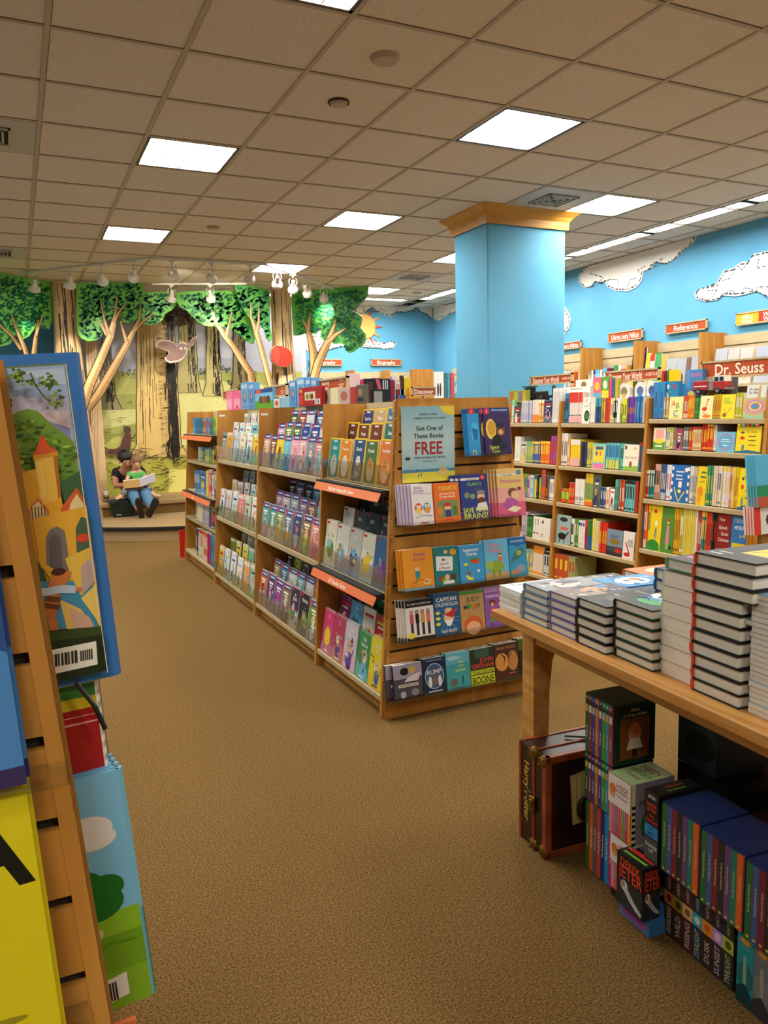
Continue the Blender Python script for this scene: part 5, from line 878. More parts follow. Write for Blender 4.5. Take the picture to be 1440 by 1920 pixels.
# flat board framing at the left of the mural
b = MB(); a, c_ = at(163, 700, 'y', 11.1), at(186, 700, 'y', 11.1); b.box((a.x, 11.08, .36), (c_.x, 11.12, CZ-.01), 'e2c79c')
F2 = PX(0, 0, 1, (0, 11.08, 0), (0, -1, 0)); [art(b, F2, [('l', '3a2a1c', .6, [166+5*k, 640, 168+5*k, 760, 167+5*k, 900])]) for k in range(4)]
tag(b.build('trunk_board', PR), 'narrow cream board with ink lines beside the left of the mural', 'wall cutout')
def inkpoly(b, F, base, pts, leaf=True, seed=0, dens=1.0, dark=0, n=None):
    """printed leaf pattern inside the outline pts (photo/crop units)"""
    r_ = random.Random(seed); xs_, ys_ = [p[0] for p in pts], [p[1] for p in pts]; A = (max(xs_)-min(xs_))*(max(ys_)-min(ys_)); cx, cy = sum(xs_)/len(xs_), sum(ys_)/len(ys_); k = 1/F.sc
    N_ = int(dens*A*k*k/30); unit = F.sc; q = [(cx+(x-cx)*.9, cy+(y-cy)*.9) for x, y in pts]
    for i in range(N_):
        x, y = r_.uniform(min(xs_), max(xs_)), r_.uniform(min(ys_), max(ys_))
        if not inside(x, y, q): continue
        a_ = r_.uniform(-.9, .9); l, w_ = r_.uniform(5.5, 9.5)*unit, r_.uniform(2.6, 4.4)*unit; col = r_.choice(['0e7a5a', '0c6a50', '128a64', '2f8f3a', '1c6a38'])
        P4 = []
        for t_ in range(8):
            an = 2*pi*t_/8; u_, v_ = cos(an)*l*.5, sin(an)*w_*.6*(1 if abs(cos(an)) < .9 else .3); P4 += [x+u_*cos(a_)-v_*sin(a_), y+u_*sin(a_)+v_*cos(a_)]
        art(b, F, [('p', col, P4)]); F.k -= .00006
        if r_.random() < .5: art(b, F, [('l', '0a2018', .7*unit, [x-l*.6*cos(a_), y-l*.6*sin(a_)+w_*.6, x, y+w_*.5, x+l*.55*cos(a_), y+l*.55*sin(a_)])]); F.k -= .00006
def limb(b, F, pts, ws, seed=0, cols=('c79a62', 'e0bb84')):
    """a tapered painted branch along pts with hatching"""
    r_ = random.Random(seed); u = F.sc; Q = [F.p(x, y) for x, y in pts]
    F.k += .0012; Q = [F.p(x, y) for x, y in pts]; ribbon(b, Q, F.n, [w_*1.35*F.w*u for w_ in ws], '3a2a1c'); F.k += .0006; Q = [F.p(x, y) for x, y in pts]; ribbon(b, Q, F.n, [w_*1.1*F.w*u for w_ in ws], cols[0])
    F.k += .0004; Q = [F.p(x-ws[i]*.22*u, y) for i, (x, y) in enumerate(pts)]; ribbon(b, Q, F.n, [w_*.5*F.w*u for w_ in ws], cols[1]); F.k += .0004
    for i in range(len(pts)-1):
        (x0, y0), (x1, y1) = pts[i], pts[i+1]; L_ = sqrt((x1-x0)**2+(y1-y0)**2)/u; nn = int(L_*.8)
        dx, dy = (x1-x0)/max(1e-6, L_*u), (y1-y0)/max(1e-6, L_*u)
        for j in range(nn):
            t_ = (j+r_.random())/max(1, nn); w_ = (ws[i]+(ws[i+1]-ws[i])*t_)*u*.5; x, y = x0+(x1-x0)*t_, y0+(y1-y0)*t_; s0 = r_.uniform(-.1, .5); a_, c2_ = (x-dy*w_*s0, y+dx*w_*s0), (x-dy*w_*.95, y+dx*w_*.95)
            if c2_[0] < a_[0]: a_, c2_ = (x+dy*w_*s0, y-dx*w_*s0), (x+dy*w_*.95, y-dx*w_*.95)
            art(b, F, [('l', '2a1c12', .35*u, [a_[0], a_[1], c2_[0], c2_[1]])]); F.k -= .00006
def board(outline, T, p0, n, limbs, label, seed, th=.03, base='6fc04e', under='4c9a3c', dens=1.3):
    ox, oy, s = T; F = PX(ox, oy, s, p0, n); b = MB(); nn = F.n
    P = [F.p(x, y) for x, y in outline]; zc = CZ-.004; P = [V((p.x, p.y, min(p.z, zc))) for p in P]
    b.slab([p for p in P], -nn*th, base, side='3f7a34'); cx, cy = sum(p[0] for p in outline)/len(outline), sum(p[1] for p in outline)/len(outline)
    F.k += .0005; art(b, F, [('p', under, [c for x, y in outline for c in (cx+(x-cx)*.88, cy+(y-cy)*.86+2)])]) if False else None
    inkpoly(b, F, base, outline, seed=seed, dens=dens); F.k += .0006
    o = b.build('tree_cutout', PR); tag(o, label, 'tree cutout', 'painted tree cutouts around the story corner')
    if limbs:
        c = MB(); F.k = .006
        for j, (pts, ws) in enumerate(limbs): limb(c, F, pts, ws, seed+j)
        # backing so the limbs are boards too
        for pts, ws in limbs:
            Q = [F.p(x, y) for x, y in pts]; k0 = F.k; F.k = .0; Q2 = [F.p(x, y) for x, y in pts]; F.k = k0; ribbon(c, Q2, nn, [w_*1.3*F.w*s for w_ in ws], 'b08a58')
        c.build('painted_branch', PR, o)
    return o
FU = (0, 0, 1); R3 = (420, 520, 5.143)
pA0, pA1 = at(0, 510, 'z', CZ), at(95, 528, 'z', CZ); dA = (pA1-pA0).normalized(); nA = V((dA.y, -dA.x, 0))
board([(-110, 470), (0, 508), (60, 518), (97, 529), (98, 600), (92, 618), (80, 612), (70, 608), (55, 630), (40, 638), (28, 628), (20, 645), (0, 650), (-110, 660)], FU, pA0, nA, [([(64, 985), (62, 800), (60, 690), (66, 640), (72, 600)], [10, 9, 8, 6, 2]), ([(60, 700), (45, 650), (32, 620), (22, 590)], [8, 6, 4, 1.5]), ([(40, 655), (22, 630), (0, 610)], [5, 4, 2]), ([(67, 630), (80, 592)], [4, 1.5])], 'leafy tree cutout at the far left edge', 21)
board([(143, 531), (200, 527), (262, 524), (270, 535), (270, 552), (262, 568), (250, 578), (240, 582), (232, 592), (222, 590), (212, 596), (200, 600), (194, 612), (190, 630), (180, 638), (165, 640), (152, 634), (146, 625), (143, 600)], FU, (0, 10.62, 0), (0, -1, 0),
      [([(150, 968), (150, 900), (152, 770), (168, 720), (190, 670), (207, 630), (217, 590), (219, 555)], [18, 17, 17, 16, 14, 12, 7, 1.5]), ([(205, 628), (196, 600), (188, 562)], [7, 4, 1.5]), ([(213, 604), (226, 582), (238, 566)], [5, 4, 1.5]), ([(200, 628), (192, 612), (186, 600)], [6, 5, 3])], 'leafy tree cutout beside the left cream trunk, with pale forked branch', 22)
board([(255, 549), (322, 546), (329, 560), (330, 572), (322, 582), (310, 588), (305, 600), (295, 606), (280, 610), (265, 608), (255, 600), (240, 606), (228, 604), (228, 585), (245, 572)], FU, (0, 10.78, 0), (0, -1, 0),
      [([(160, 962), (160, 900), (160, 770), (185, 738), (210, 695), (233, 655), (250, 622), (262, 598), (264, 566)], [17, 16, 16, 15, 14, 12, 9, 5, 1.5]), ([(238, 642), (232, 622), (226, 602)], [7, 5, 3]), ([(250, 622), (268, 604), (286, 588)], [6, 4, 1.5])], 'leafy tree cutout left of the mural arch, with brown leaning branch', 23)
board([(331, 548), (352, 546), (430, 545), (470, 548), (470, 600), (478, 635), (476, 645), (462, 640), (450, 628), (440, 620), (425, 614), (410, 611), (395, 612), (382, 610), (370, 602), (360, 592), (350, 582), (338, 576), (331, 565)], FU, (0, 10.72, 0), (0, -1, 0),
      [([(500, 900), (470, 700), (455, 678), (438, 650), (422, 630), (405, 605), (397, 580)], [16, 15, 13, 12, 11, 7, 2]), ([(424, 632), (429, 612), (435, 584)], [8, 6, 2])], 'leafy tree cutout right of the mural arch, under the bright spot', 24)
pF = (0, 10.35, 0)
board([(110, 60), (150, 15), (200, 30), (240, 70), (330, 90), (440, 130), (445, 480), (468, 600), (440, 620), (410, 570), (390, 500), (350, 460), (300, 440), (240, 390), (190, 310), (130, 180), (105, 110)], R3, pF, (0, -1, 0),
      [([(520, 1500), (450, 1040), (400, 850), (345, 640), (300, 480), (262, 390), (258, 240)], [9, 9, 8, 8, 7, 4, 1.2]), ([(318, 520), (335, 420), (338, 270)], [6, 4, 1.2])], 'narrow leafy tree cutout just left of the right cream trunk', 25, base='5aa848')
pH0, pH1 = at(560, 545, 'z', CZ), at(690, 535, 'z', CZ); dH = (pH1-pH0).normalized(); nH = V((dH.y, -dH.x, 0))
board([(650, 140), (980, 112), (1390, 80), (1385, 170), (1350, 220), (1290, 270), (1240, 290), (1240, 320), (1290, 345), (1330, 380), (1320, 440), (1310, 480), (1360, 540), (1365, 610), (1330, 660), (1290, 680), (1240, 720), (1200, 730), (1170, 700), (1160, 650), (1120, 635), (1060, 645), (1020, 610), (960, 610), (930, 570), (935, 520), (920, 500), (880, 545), (840, 540), (780, 540), (720, 560), (670, 560), (655, 400)], R3, pH0, nH,
      [([(850, 1600), (855, 1040), (868, 850), (860, 720), (835, 600), (800, 480), (760, 400)], [12, 13, 12, 11, 9, 5, 1.5]), ([(860, 1000), (905, 830), (965, 700), (1020, 580), (1060, 470), (1080, 400)], [12, 12, 11, 8, 4, 1.5]), ([(1005, 625), (1080, 550), (1180, 490)], [7, 5, 1.5]), ([(815, 520), (822, 430), (832, 350)], [5, 4, 1.5])], 'wide leafy tree cutout with V-shaped trunk at the right of the story corner', 26, base='58aa48')
# cream trunks: round posts with ink lines
for k, (x0, x1, Y, lb, fl) in enumerate(((96, 142, 10.86, 'left round cream tree-trunk post with ink bark lines', 1.0), (508, 543, 10.66, 'right round cream tree-trunk post with ink bark lines', 1.5))):
    a, c_ = at(x0, 545, 'y', Y), at(x1, 545, 'y', Y); cx, r_ = (a.x+c_.x)/2, (c_.x-a.x)/2; b = MB(); prof = [(r_*2.3*fl, 0), (r_*1.9*fl, .6), (r_*1.5*fl, 1.3), (r_*1.25, 2.0), (r_*1.06, 2.5), (r_, CZ-.002)]
    b.lathe(prof, 'e0bd8c', n=28); 
    R_ = lambda z: next(p[0]+(q[0]-p[0])*(z-p[1])/(q[1]-p[1]) for p, q in zip(prof, prof[1:]) if p[1] <= z <= q[1]+1e-6)
    q_ = random.Random(k+40)
    for _ in range(34):
        an = q_.uniform(pi*1.02, pi*1.98); z0 = q_.uniform(1.2, 3.0); z1 = min(CZ-.03, z0+q_.uniform(.15, .9)); P = []
        for j in range(9): z = z0+(z1-z0)*j/8; an += q_.uniform(-.03, .03); rr_ = R_(z)+.002; P.append(V((rr_*cos(an), rr_*sin(an), z)))
        ribbon(b, P, V((cos(an), sin(an), 0)), q_.uniform(.006, .016), '2a2018')
    o = b.build('tree_post', PR, loc=(cx, Y, 0)); tag(o, lb, 'tree trunk', 'cream tree-trunk posts')
# plain red jar cutout and a brown bird cutout
F = PX(*R3, (0, 10.34, 0), (0, -1, 0)); b = MB()
jar = [(455, 740), (465, 690), (500, 660), (560, 665), (610, 685), (650, 720), (665, 770), (650, 830), (600, 865), (540, 855), (490, 835), (460, 800)]
b.slab([F.p(x, y) for x, y in jar], (0, .08, 0), 'c93224', side='e8dcc8')
art(b, F, [('e', 505, 750, 46, 84, 'd8402c', 20)]); F.k += .0003; q = []; [q.extend([507+46*cos(a*.35), 750+84*sin(a*.35)]) for a in range(19)]; art(b, F, [('l', '1f1512', 5, q)])
tag(b.build('jar_cutout', PR), 'plain red jar cutout mounted on the right cream trunk', 'wall cutout')
F = PX(180, 560, 5.054, (0, 11.2, 0), (0, -1, 0)); b = MB()
bird_ = [(565, 430), (590, 400), (640, 390), (700, 395), (745, 420), (765, 450), (790, 420), (830, 410), (865, 430), (900, 385), (965, 345), (955, 380), (905, 450), (865, 470), (855, 530), (820, 575), (770, 600), (700, 612), (660, 590), (650, 560), (690, 520), (680, 500), (630, 480), (580, 455)]
b.slab([F.p(x, y) for x, y in bird_], (0, .015, 0), 'd8c0b8', side='efe4dc'); F.k += .0004
cxb = 760; art(b, F, [('p', '8a6a62', [c for x, y in bird_ for c in (765+(x-765)*.92, 490+(y-490)*.86)])]); rb = random.Random(9)
for _ in range(120):
    x, y = rb.uniform(570, 950), rb.uniform(350, 600)
    if inside(x, y, [(765+(u-765)*.88, 490+(v-490)*.8) for u, v in bird_]): art(b, F, [('l', rb.choice(['4a302c', '5f443e']), 2.5, [x, y, x+rb.uniform(8, 20), y+rb.uniform(-6, 6)])]); F.k -= .00005
art(b, F, [('e', 806, 472, 12, 13, 'f0e8d8'), ('e', 846, 470, 10, 12, 'f0e8d8'), ('e', 808, 473, 4, 5, '1a1210'), ('e', 845, 471, 4, 5, '1a1210')])
bo = b.build('bird_cutout', PR); wq = F.p(760, 400); MB().tube([(wq.x, 11.2, wq.z-.1), (wq.x, 11.2, CZ)], .0015).build('hanging_wire', METAL, bo)
tag(bo, 'brown flying bird cutout hung in front of the mural', 'wall cutout')
# track lights
TP = [V((.19, 10.3, CZ)), V((1.46, 8.93, CZ)), V((2.77, 8.88, CZ)), V((3.36, 9.453, CZ)), V((4.3, 10.42, CZ))]
tr = empty('light_track', 'pale ceiling track of the story corner, bent in three runs', 'light track', (0, 0, 0))
def trk(a, b_, nm='track_rail'):
    d = (b_-a).normalized(); s_ = V((-d.y, d.x, 0))*.017; m = MB(); q = [a-s_, b_-s_, b_+s_, a+s_]
    m.slab([V((p.x, p.y, CZ-.024)) for p in q], (0, 0, .022)); m.build(nm, WHT, tr)
for a, b_ in zip(TP, TP[1:]): trk(a, b_)
trk(V((1.75, 10.6, CZ)), V((2.95, 10.2, CZ)), 'track_rail')
def on_track(px):
    best = None
    for a, b_ in zip(TP, TP[1:]):
        for k in range(61):
            p = a.lerp(b_, k/60); e = abs(pj(p)[0]-px)
            if best is None or e < best[0]: best = (e, p)
    return best[1]
GLW = emis('spot_lamp_glass', 'fff0d8', 14)
def head(p, aim, label, power, proto=[]):
    d = (V(aim)-(p-V((0, 0, .17)))).normalized(); t = empty('track_spotlight', label, 'spotlight', tuple(p), group='white track spotlights'); c = V((0, 0, -.17))
    if not proto:
        s = MB(); s.tube([(0, 0, -.024), (0, 0, -.06)], .014); s.box((-.03, -.018, -.04), (.03, .018, -.022)); a = s.build('stem', WHT)
        y = MB(); y.tube([(0, 0, -.06)]+[(.05*sin(k*pi/8)*1, 0, -.11-.055*cos(k*pi/8)*1) for k in range(0, 7)], .005, n=6); y.tube([(0, 0, -.06)]+[(-.05*sin(k*pi/8), 0, -.11-.055*cos(k*pi/8)) for k in range(0, 7)], .005, n=6); e = y.build('yoke', WHT)
        h = MB(); h.lathe([(.001, -.09), (.022, -.085), (.024, -.02), (.03, 0), (.055, .02), (.058, .065), (.05, .066), (.047, .05)], n=22); f = h.build('lamp_head', WHT, smooth=False)
        g = MB(); g.lathe([(.001, .048), (.046, .049)], n=22); k_ = g.build('lamp_glass', GLW); r_ = MB(); [r_.lathe([(.0555+.001, .024+.011*j), (.062, .028+.011*j), (.0565, .032+.011*j)], n=22) for j in range(4)]; rr_ = r_.build('cooling_rib', WHT)
        proto.extend([a, e, f, k_, rr_]); L_ = proto
    else: L_ = []; [L_.append(q.copy()) for q in proto]; [C.objects.link(q) for q in L_]
    R = d.to_track_quat('Z', 'X').to_matrix().to_4x4()
    for q, m in zip(L_, (MX.Identity(4), MX.Rotation(atan2(d.y, d.x)+pi/2, 4, 'Z'), MX.Translation(c)@R, MX.Translation(c)@R, MX.Translation(c)@R)): q.parent = t; q.matrix_local = m
    ld = bpy.data.lights.new('spot', 'SPOT'); ld.energy = power; ld.spot_size = radians(46); ld.spot_blend = .6; ld.color = (1, .9, .74); ld.shadow_soft_size = .03
    lo_ = bpy.data.objects.new('spot_light', ld); C.objects.link(lo_); lo_.parent = t; lo_.matrix_local = MX.Translation(c+d*.075) @ (-d).to_track_quat('Z', 'Y').to_matrix().to_4x4()
AIM = [(62, (.3, 10.6, 2.3), .8), (128, (.68, 10.8, 1.9), 1.3), (190, (1.2, 10.6, 2.3), .8), (251, (1.3, 11.6, 1.4), 1.2), (321, (2.3, 10.7, 2.9), 1.1), (397, (2.2, 11.6, 1.3), 1.3), (468, (2.75, 10.7, 2.75), 1.5), (519, (3.3, 10.5, 2.0), 1.1), (549, (3.55, 10.5, 1.9), 1.2), (574, (4.1, 10.4, 2.3), .8), (606, (4.6, 11.6, 2.3), 1.0)]
for k, (px, aim, pw) in enumerate(AIM): head(on_track(px), aim, 'white track spotlight on the ceiling track, %s from the left' % ordn(k), SPOTW*pw)
head(V((1.98, 10.52, CZ)), (1.9, 11.6, 1.2), 'small rear track spotlight, left of the pair above the mural arch', SPOTW*.8); head(V((2.45, 10.37, CZ)), (2.9, 11.6, 1.8), 'small rear track spotlight, right of the pair above the mural arch', SPOTW*.8)
# ------------------------------------------------------------------ display table, front right
TO = V((1.411, 2.159, 0)); TA = V((-.0693, -.9976, 0)).normalized(); TB = V((-TA.y, TA.x, 0))
TM = MX(((TA.x, TB.x, 0, TO.x), (TA.y, TB.y, 0, TO.y), (0, 0, 1, 0), (0, 0, 0, 1)))       # a along the near edge, b into the table, z up (mirrored frame: use for points only)
def T3(a, b, z): return TO+TA*a+TB*b+V((0, 0, z))
TRZ = atan2(TA.y, TA.x)                      # direction of a
def tbox(mb, a0, b0, z0, a1, b1, z1, col='ffffff', m=0):
    P = [T3(a, b, z) for z in (z0, z1) for a, b in ((a0, b0), (a1, b0), (a1, b1), (a0, b1))]; i = len(mb.v); mb.v += [tuple(p) for p in P]
    for f in ((0, 1, 2, 3), (4, 7, 6, 5), (0, 4, 5, 1), (1, 5, 6, 2), (2, 6, 7, 3), (3, 7, 4, 0)): mb.f.append(tuple(i+k for k in f)); mb.c.append(L(col)); mb.m.append(m)
    return mb
TZ = .78; TLEN, TDEP = 1.72, 1.3
t = empty('display_table', 'honey oak display table loaded with book stacks, front right', 'table', (0, 0, 0))
bev(tbox(MB(), 0, 0, TZ-.032, TLEN, TDEP, TZ).build('tabletop', OAK, t), .005, 3)
bev(tbox(MB(), .06, .118, TZ-.115, TLEN-.06, .14, TZ-.032).build('apron', OAK, t), .002, 1); tbox(MB(), .06, TDEP-.14, TZ-.115, TLEN-.06, TDEP-.118, TZ-.032).build('apron', OAK, t)
tbox(MB(), .035, .16, TZ-.115, .057, TDEP-.16, TZ-.032).build('apron', OAK, t)
for a in (.02, TLEN-.09):
    for b in (.112, TDEP-.18):
        m = MB(); P = [(0, 0), (.075, 0), (.075, .5)]; 
        prof = [(.0, 0), (.058, 0), (.06, .35), (.064, .5), (.075, .60), (.10, .66), (.115, .70), (.115, TZ-.034), (0, TZ-.034)]   # straight outer side, curved inner bracket
        A = [T3(a, b+(q if b < .5 else .07-q), z) for q, z in prof]
        m.slab(A if b < .5 else A[::-1], TA*.07); bev(m.build('leg', OAK, t), .004, 2)

GOLD = [('r', 0, 0, 1, 1, '33363a'), ('r', .35, .3, .8, .75, 'e8c850'), ('l', '5a3f14', .03, [.4, .4, .55, .6, .75, .45]), ('l', '5a3f14', .02, [.45, .65, .6, .5, .7, .68]), ('r', .1, .1, .3, .14, 'c8c8c0'), ('r', .1, .2, .34, .23, 'c8c8c0')]
def blobs2(cov, n=16):
    r_ = random.Random(str(cov)+str(n)); return clutter(r_, cov, n, .05, .95)
def lying(name, a0, a1, b0, b1, z, t_, cov, spine='a0', top=(), hard=True, jitter=0, page=None, scol=None):
    """a book lying flat: footprint in table coordinates; spine on the a0, b0 or b1 side"""
    ja = rng.uniform(-jitter, jitter); c = T3((a0+a1)/2+ja, (b0+b1)/2+rng.uniform(-jitter, jitter), z); A, B = (a1-a0)/2, (b1-b0)/2
    e = .0028 if hard else .0009; ins = .004 if hard else 0; m = MB(); X0, X1, Y0, Y1 = -A, A, -B, B
    m.box((X0, Y0, 0), (X1, Y1, e), cov); m.box((X0, Y0, t_-e), (X1, Y1, t_), cov)
    s = scol or cov
    if spine == 'a0': m.slab([(X0, Y0, 0), (X0-.005, Y0, t_*.25), (X0-.005, Y0, t_*.75), (X0, Y0, t_), (X0+.003, Y0, t_-.001), (X0+.003, Y0, .001)], (0, Y1-Y0, 0), s)
    elif spine == 'a1': m.slab([(X1, Y0, 0), (X1+.005, Y0, t_*.25), (X1+.005, Y0, t_*.75), (X1, Y0, t_), (X1-.003, Y0, t_-.001), (X1-.003, Y0, .001)], (0, Y1-Y0, 0), s)
    else: m.box((X0, Y1-.003, .001), (X1, Y1, t_-.001), s)
    F = FR((X0, Y0, t_), (1, 0, 0), (0, 1, 0), 2*A, 2*B); art(m, F, [('r', 0, 0, 1, 1, cov)]+list(top)+(blobs2(top[0][5]) if top and len(top) > 2 and top is not GOLD and top[0][0] == 'r' else []))
    o = m.build(name, [PR]); p = MB(); p.box((X0+(ins if spine != 'a0' else .003), Y0+ins, e), (X1-(ins if spine != 'a1' else .003), Y1-(ins if spine != 'b1' else .003), t_-e)); q = p.build('pages', [page or PGZ], o)
    # local x = a axis, local y = b axis is mirrored in the world, so flip y
    o.matrix_world = MX.Translation(c) @ MX.Rotation(TRZ+rng.uniform(-jitter, jitter)*4, 4, 'Z')
    return o
def blob(*cols):
    r_ = random.Random(str(cols)); o = []
    for c in cols: o.append(('e', r_.uniform(.25, .75), r_.uniform(.25, .75), r_.uniform(.12, .38), r_.uniform(.08, .28), c, 14))
    return o+[('r', .15, .1, .85, .16, cols[0]), ('r', .25, .84, .75, .9, cols[-1])]
def stack(a0, a1, b0, b1, n, ztop, cov, what, where, top, hard=True, spine='a0', jit=.003, scol=None, name='hardcover_book', z0=TZ, words=None):
    t_ = (ztop-z0)/n
    for k in range(n):
        o = lying(name, a0, a1, b0, b1, z0+k*t_+.0005, t_-.0008, cov, spine, top, hard, jit, scol=scol)
        lv = 'on top of' if k == n-1 else 'at the bottom of' if k == 0 else '%s up in' % ordn(k)
        tag(o, '%s, %s the %s' % (what, lv, where), 'book', 'books stacked on the display table')
# front row, from the far corner towards the camera
stack(.005, .138, .03, .24, 8, .862, 'dce4ec', 'thin white-blue book', 'far corner stack with red spines', [('r', 0, 0, 1, 1, 'd4e2ea'), ('e', .4, .5, .3, .2, '7ab4d0'), ('e', .6, .4, .2, .2, 'e8d8d0'), ('e', .7, .7, .2, .12, 'b8a090')], hard=False, scol='c8352c')
stack(.150, .285, .035, .25, 5, .897, '5a7a98', 'blue-jacketed hardcover', 'second front-edge stack', [('r', 0, 0, 1, 1, '8a8f98'), ('e', .5, .5, .35, .25, 'c8b8b0'), ('e', .4, .6, .15, .2, '5a5a68')], scol='7a98b8')
stack(.298, .428, .035, .26, 5, .903, '6a62a0', 'violet-edged hardcover', 'third front-edge stack', [('r', 0, 0, 1, 1, '4a4450'), ('r', 0, 0, 1, .35, '7a6a6a'), ('e', .4, .55, .25, .22, 'b08a6a'), ('e', .75, .4, .15, .2, '9a8478'), ('e', .2, .75, .15, .1, '5a7ab0')], scol='8a84b8')
stack(.440, .572, .035, .26, 5, .913, '141518', 'black hardcover', 'fourth front-edge stack', [('r', 0, 0, 1, 1, '17181c'), ('e', .5, .4, .3, .15, '4a4a40'), ('e', .65, .6, .2, .12, '8a8468'), ('r', .1, .84, .6, .9, '5a6a80')])
stack(.585, .735, .05, .27, 6, .940, '1f3a24', 'dark green hardcover', 'fifth front-edge stack', [('r', 0, 0, 1, 1, '15201c'), ('e', .5, .5, .45, .32, '2a7ab8'), ('e', .3, .6, .25, .18, 'e8e8e0'), ('e', .75, .4, .22, .14, '9ac83a'), ('e', .7, .65, .12, .1, 'c8884a'), ('e', .5, .25, .3, .1, '3a9a5a')], scol='151a17')
stack(.748, .850, .07, .27, 7, 1.045, 'd8d4c8', 'thick pale boxed paperback', 'tall blank white front-edge stack', [('r', 0, 0, 1, 1, '3a3436'), ('e', .5, .5, .4, .3, '6a4a58'), ('e', .6, .4, .2, .2, '8a9a7a')], hard=False, jit=.0015)
o = lying('hardcover_book', .735, .85, .09, .28, 1.0455, .028, '6aa06a', 'a0', [('r', 0, 0, 1, 1, '4a3a48'), ('e', .5, .5, .4, .3, '7a9a7a'), ('e', .3, .4, .2, .2, 'a86a8a')]); tag(o, 'green-spined hardcover lying across the blank white stack', 'book', 'books stacked on the display table')
for k in range(11):
    z0 = TZ+k*.0303; wid = .0 if k < 8 else .012
    o = lying('hardcover_book', .872-wid*.2, 1.012+(0 if k < 8 else .03), .05, .26 if k < 8 else .30, z0+.0005, .0295, '15161a', 'a0', GOLD, True, .003, scol='d8442a')
    lv = 'topmost' if k == 10 else 'lowest' if k == 0 else ordn(k)+' from below'
    tag(o, 'thick black hardcover, red spine, %s in the tallest stack' % lv, 'book', 'books stacked on the display table')
for k in range(22):
    z0 = TZ+k*.0121; da = -.014 if k == 16 else 0
    o = lying('paperback_comic', 1.028+da, 1.19+da, .065, .32, z0+.0004, .0117, 'c8ccd2' if k not in (16, 21) else '7ab0d8', 'b1', [('r', 0, 0, 1, 1, '8ab8d8'), ('e', .5, .5, .3, .25, 'e8e8f0'), ('p', 'd85a6a', [.3, 0, 1, 0, 1, .2])], False, .002)
    tag(o, 'thin glossy paperback, %s from below in the white stack at the right edge' % ordn(k), 'book', 'books stacked on the display table')
# second and third rows
NVY = [('r', 0, 0, 1, 1, '223a5a'), ('e', .5, .5, .4, .3, '4a7aa8'), ('e', .4, .4, .2, .15, '8ab8d0')]
stack(-.11+.12, .155, .30, .50, 3, .858, '2a3830', 'dark green-black hardcover', 'far left stack of the second row', [('r', 0, 0, 1, 1, '2f3834'), ('e', .5, .5, .4, .3, '7a8a8a'), ('e', .6, .4, .2, .15, 'b8b0a0')])
stack(.165, .305, .29, .50, 3, .885, '2f6fa8', 'bright blue-white hardcover', 'second stack of the second row', [('r', 0, 0, 1, 1, '3a86c0'), ('e', .5, .5, .35, .3, 'e0e8f0'), ('e', .4, .6, .12, .1, 'd8703a')])
stack(.315, .455, .29, .50, 2, .858, '3a62a0', 'blue picture hardcover', 'low middle stack of the second row', [('r', 0, 0, 1, 1, '3f7ac0'), ('e', .5, .6, .35, .25, '2a9ad0'), ('e', .45, .45, .14, .12, 'e0743a'), ('e', .7, .3, .2, .15, '7a5aa8')])
stack(.465, .605, .29, .50, 6, .980, '2a5578', 'steel-blue hardcover', 'blue stack behind the green one', NVY)
stack(.62, .735, .30, .50, 6, .975, '24446a', 'navy hardcover', 'navy stack just behind the fifth one', NVY)
stack(.02, .17, .53, .75, 3, .87, 'd8703a', 'orange picture book', 'orange stack in the back row', [('e', .5, .5, .3, .3, 'e8c8a0')]); stack(.20, .36, .53, .76, 3, .88, '8aa8b8', 'grey-blue picture book', 'grey-blue stack in the back row', blob('d8d8e0', '5a6a8a')); stack(.39, .56, .54, .77, 4, .93, '2f5f9a', 'royal blue picture book', 'royal blue stack in the back row', NVY); stack(.6, .76, .54, .77, 5, .97, '44505a', 'slate picture book', 'slate stack in the back row', blob('6a8a9a', 'c8b8a0'))
stack(.80, .97, .36, .56, 6, 1.08, '9a5a5a', 'reddish hardcover', 'stack behind the tallest one', [('r', 0, 0, 1, 1, 'a86a64'), ('r', .1, .1, .9, .2, 'e8d8d0')])
for k, (c_, w_) in enumerate((('5fc8d0', 'turquoise'), ('a8a8e0', 'lavender'))):
    o = lying('paperback_comic', .82+.02*k, 1.0+.02*k, .36, .56, 1.083+.014*k, .013, c_, 'a0', [], False); tag(o, '%s thin book on the reddish stack by the right edge' % w_, 'book', 'books stacked on the display table')

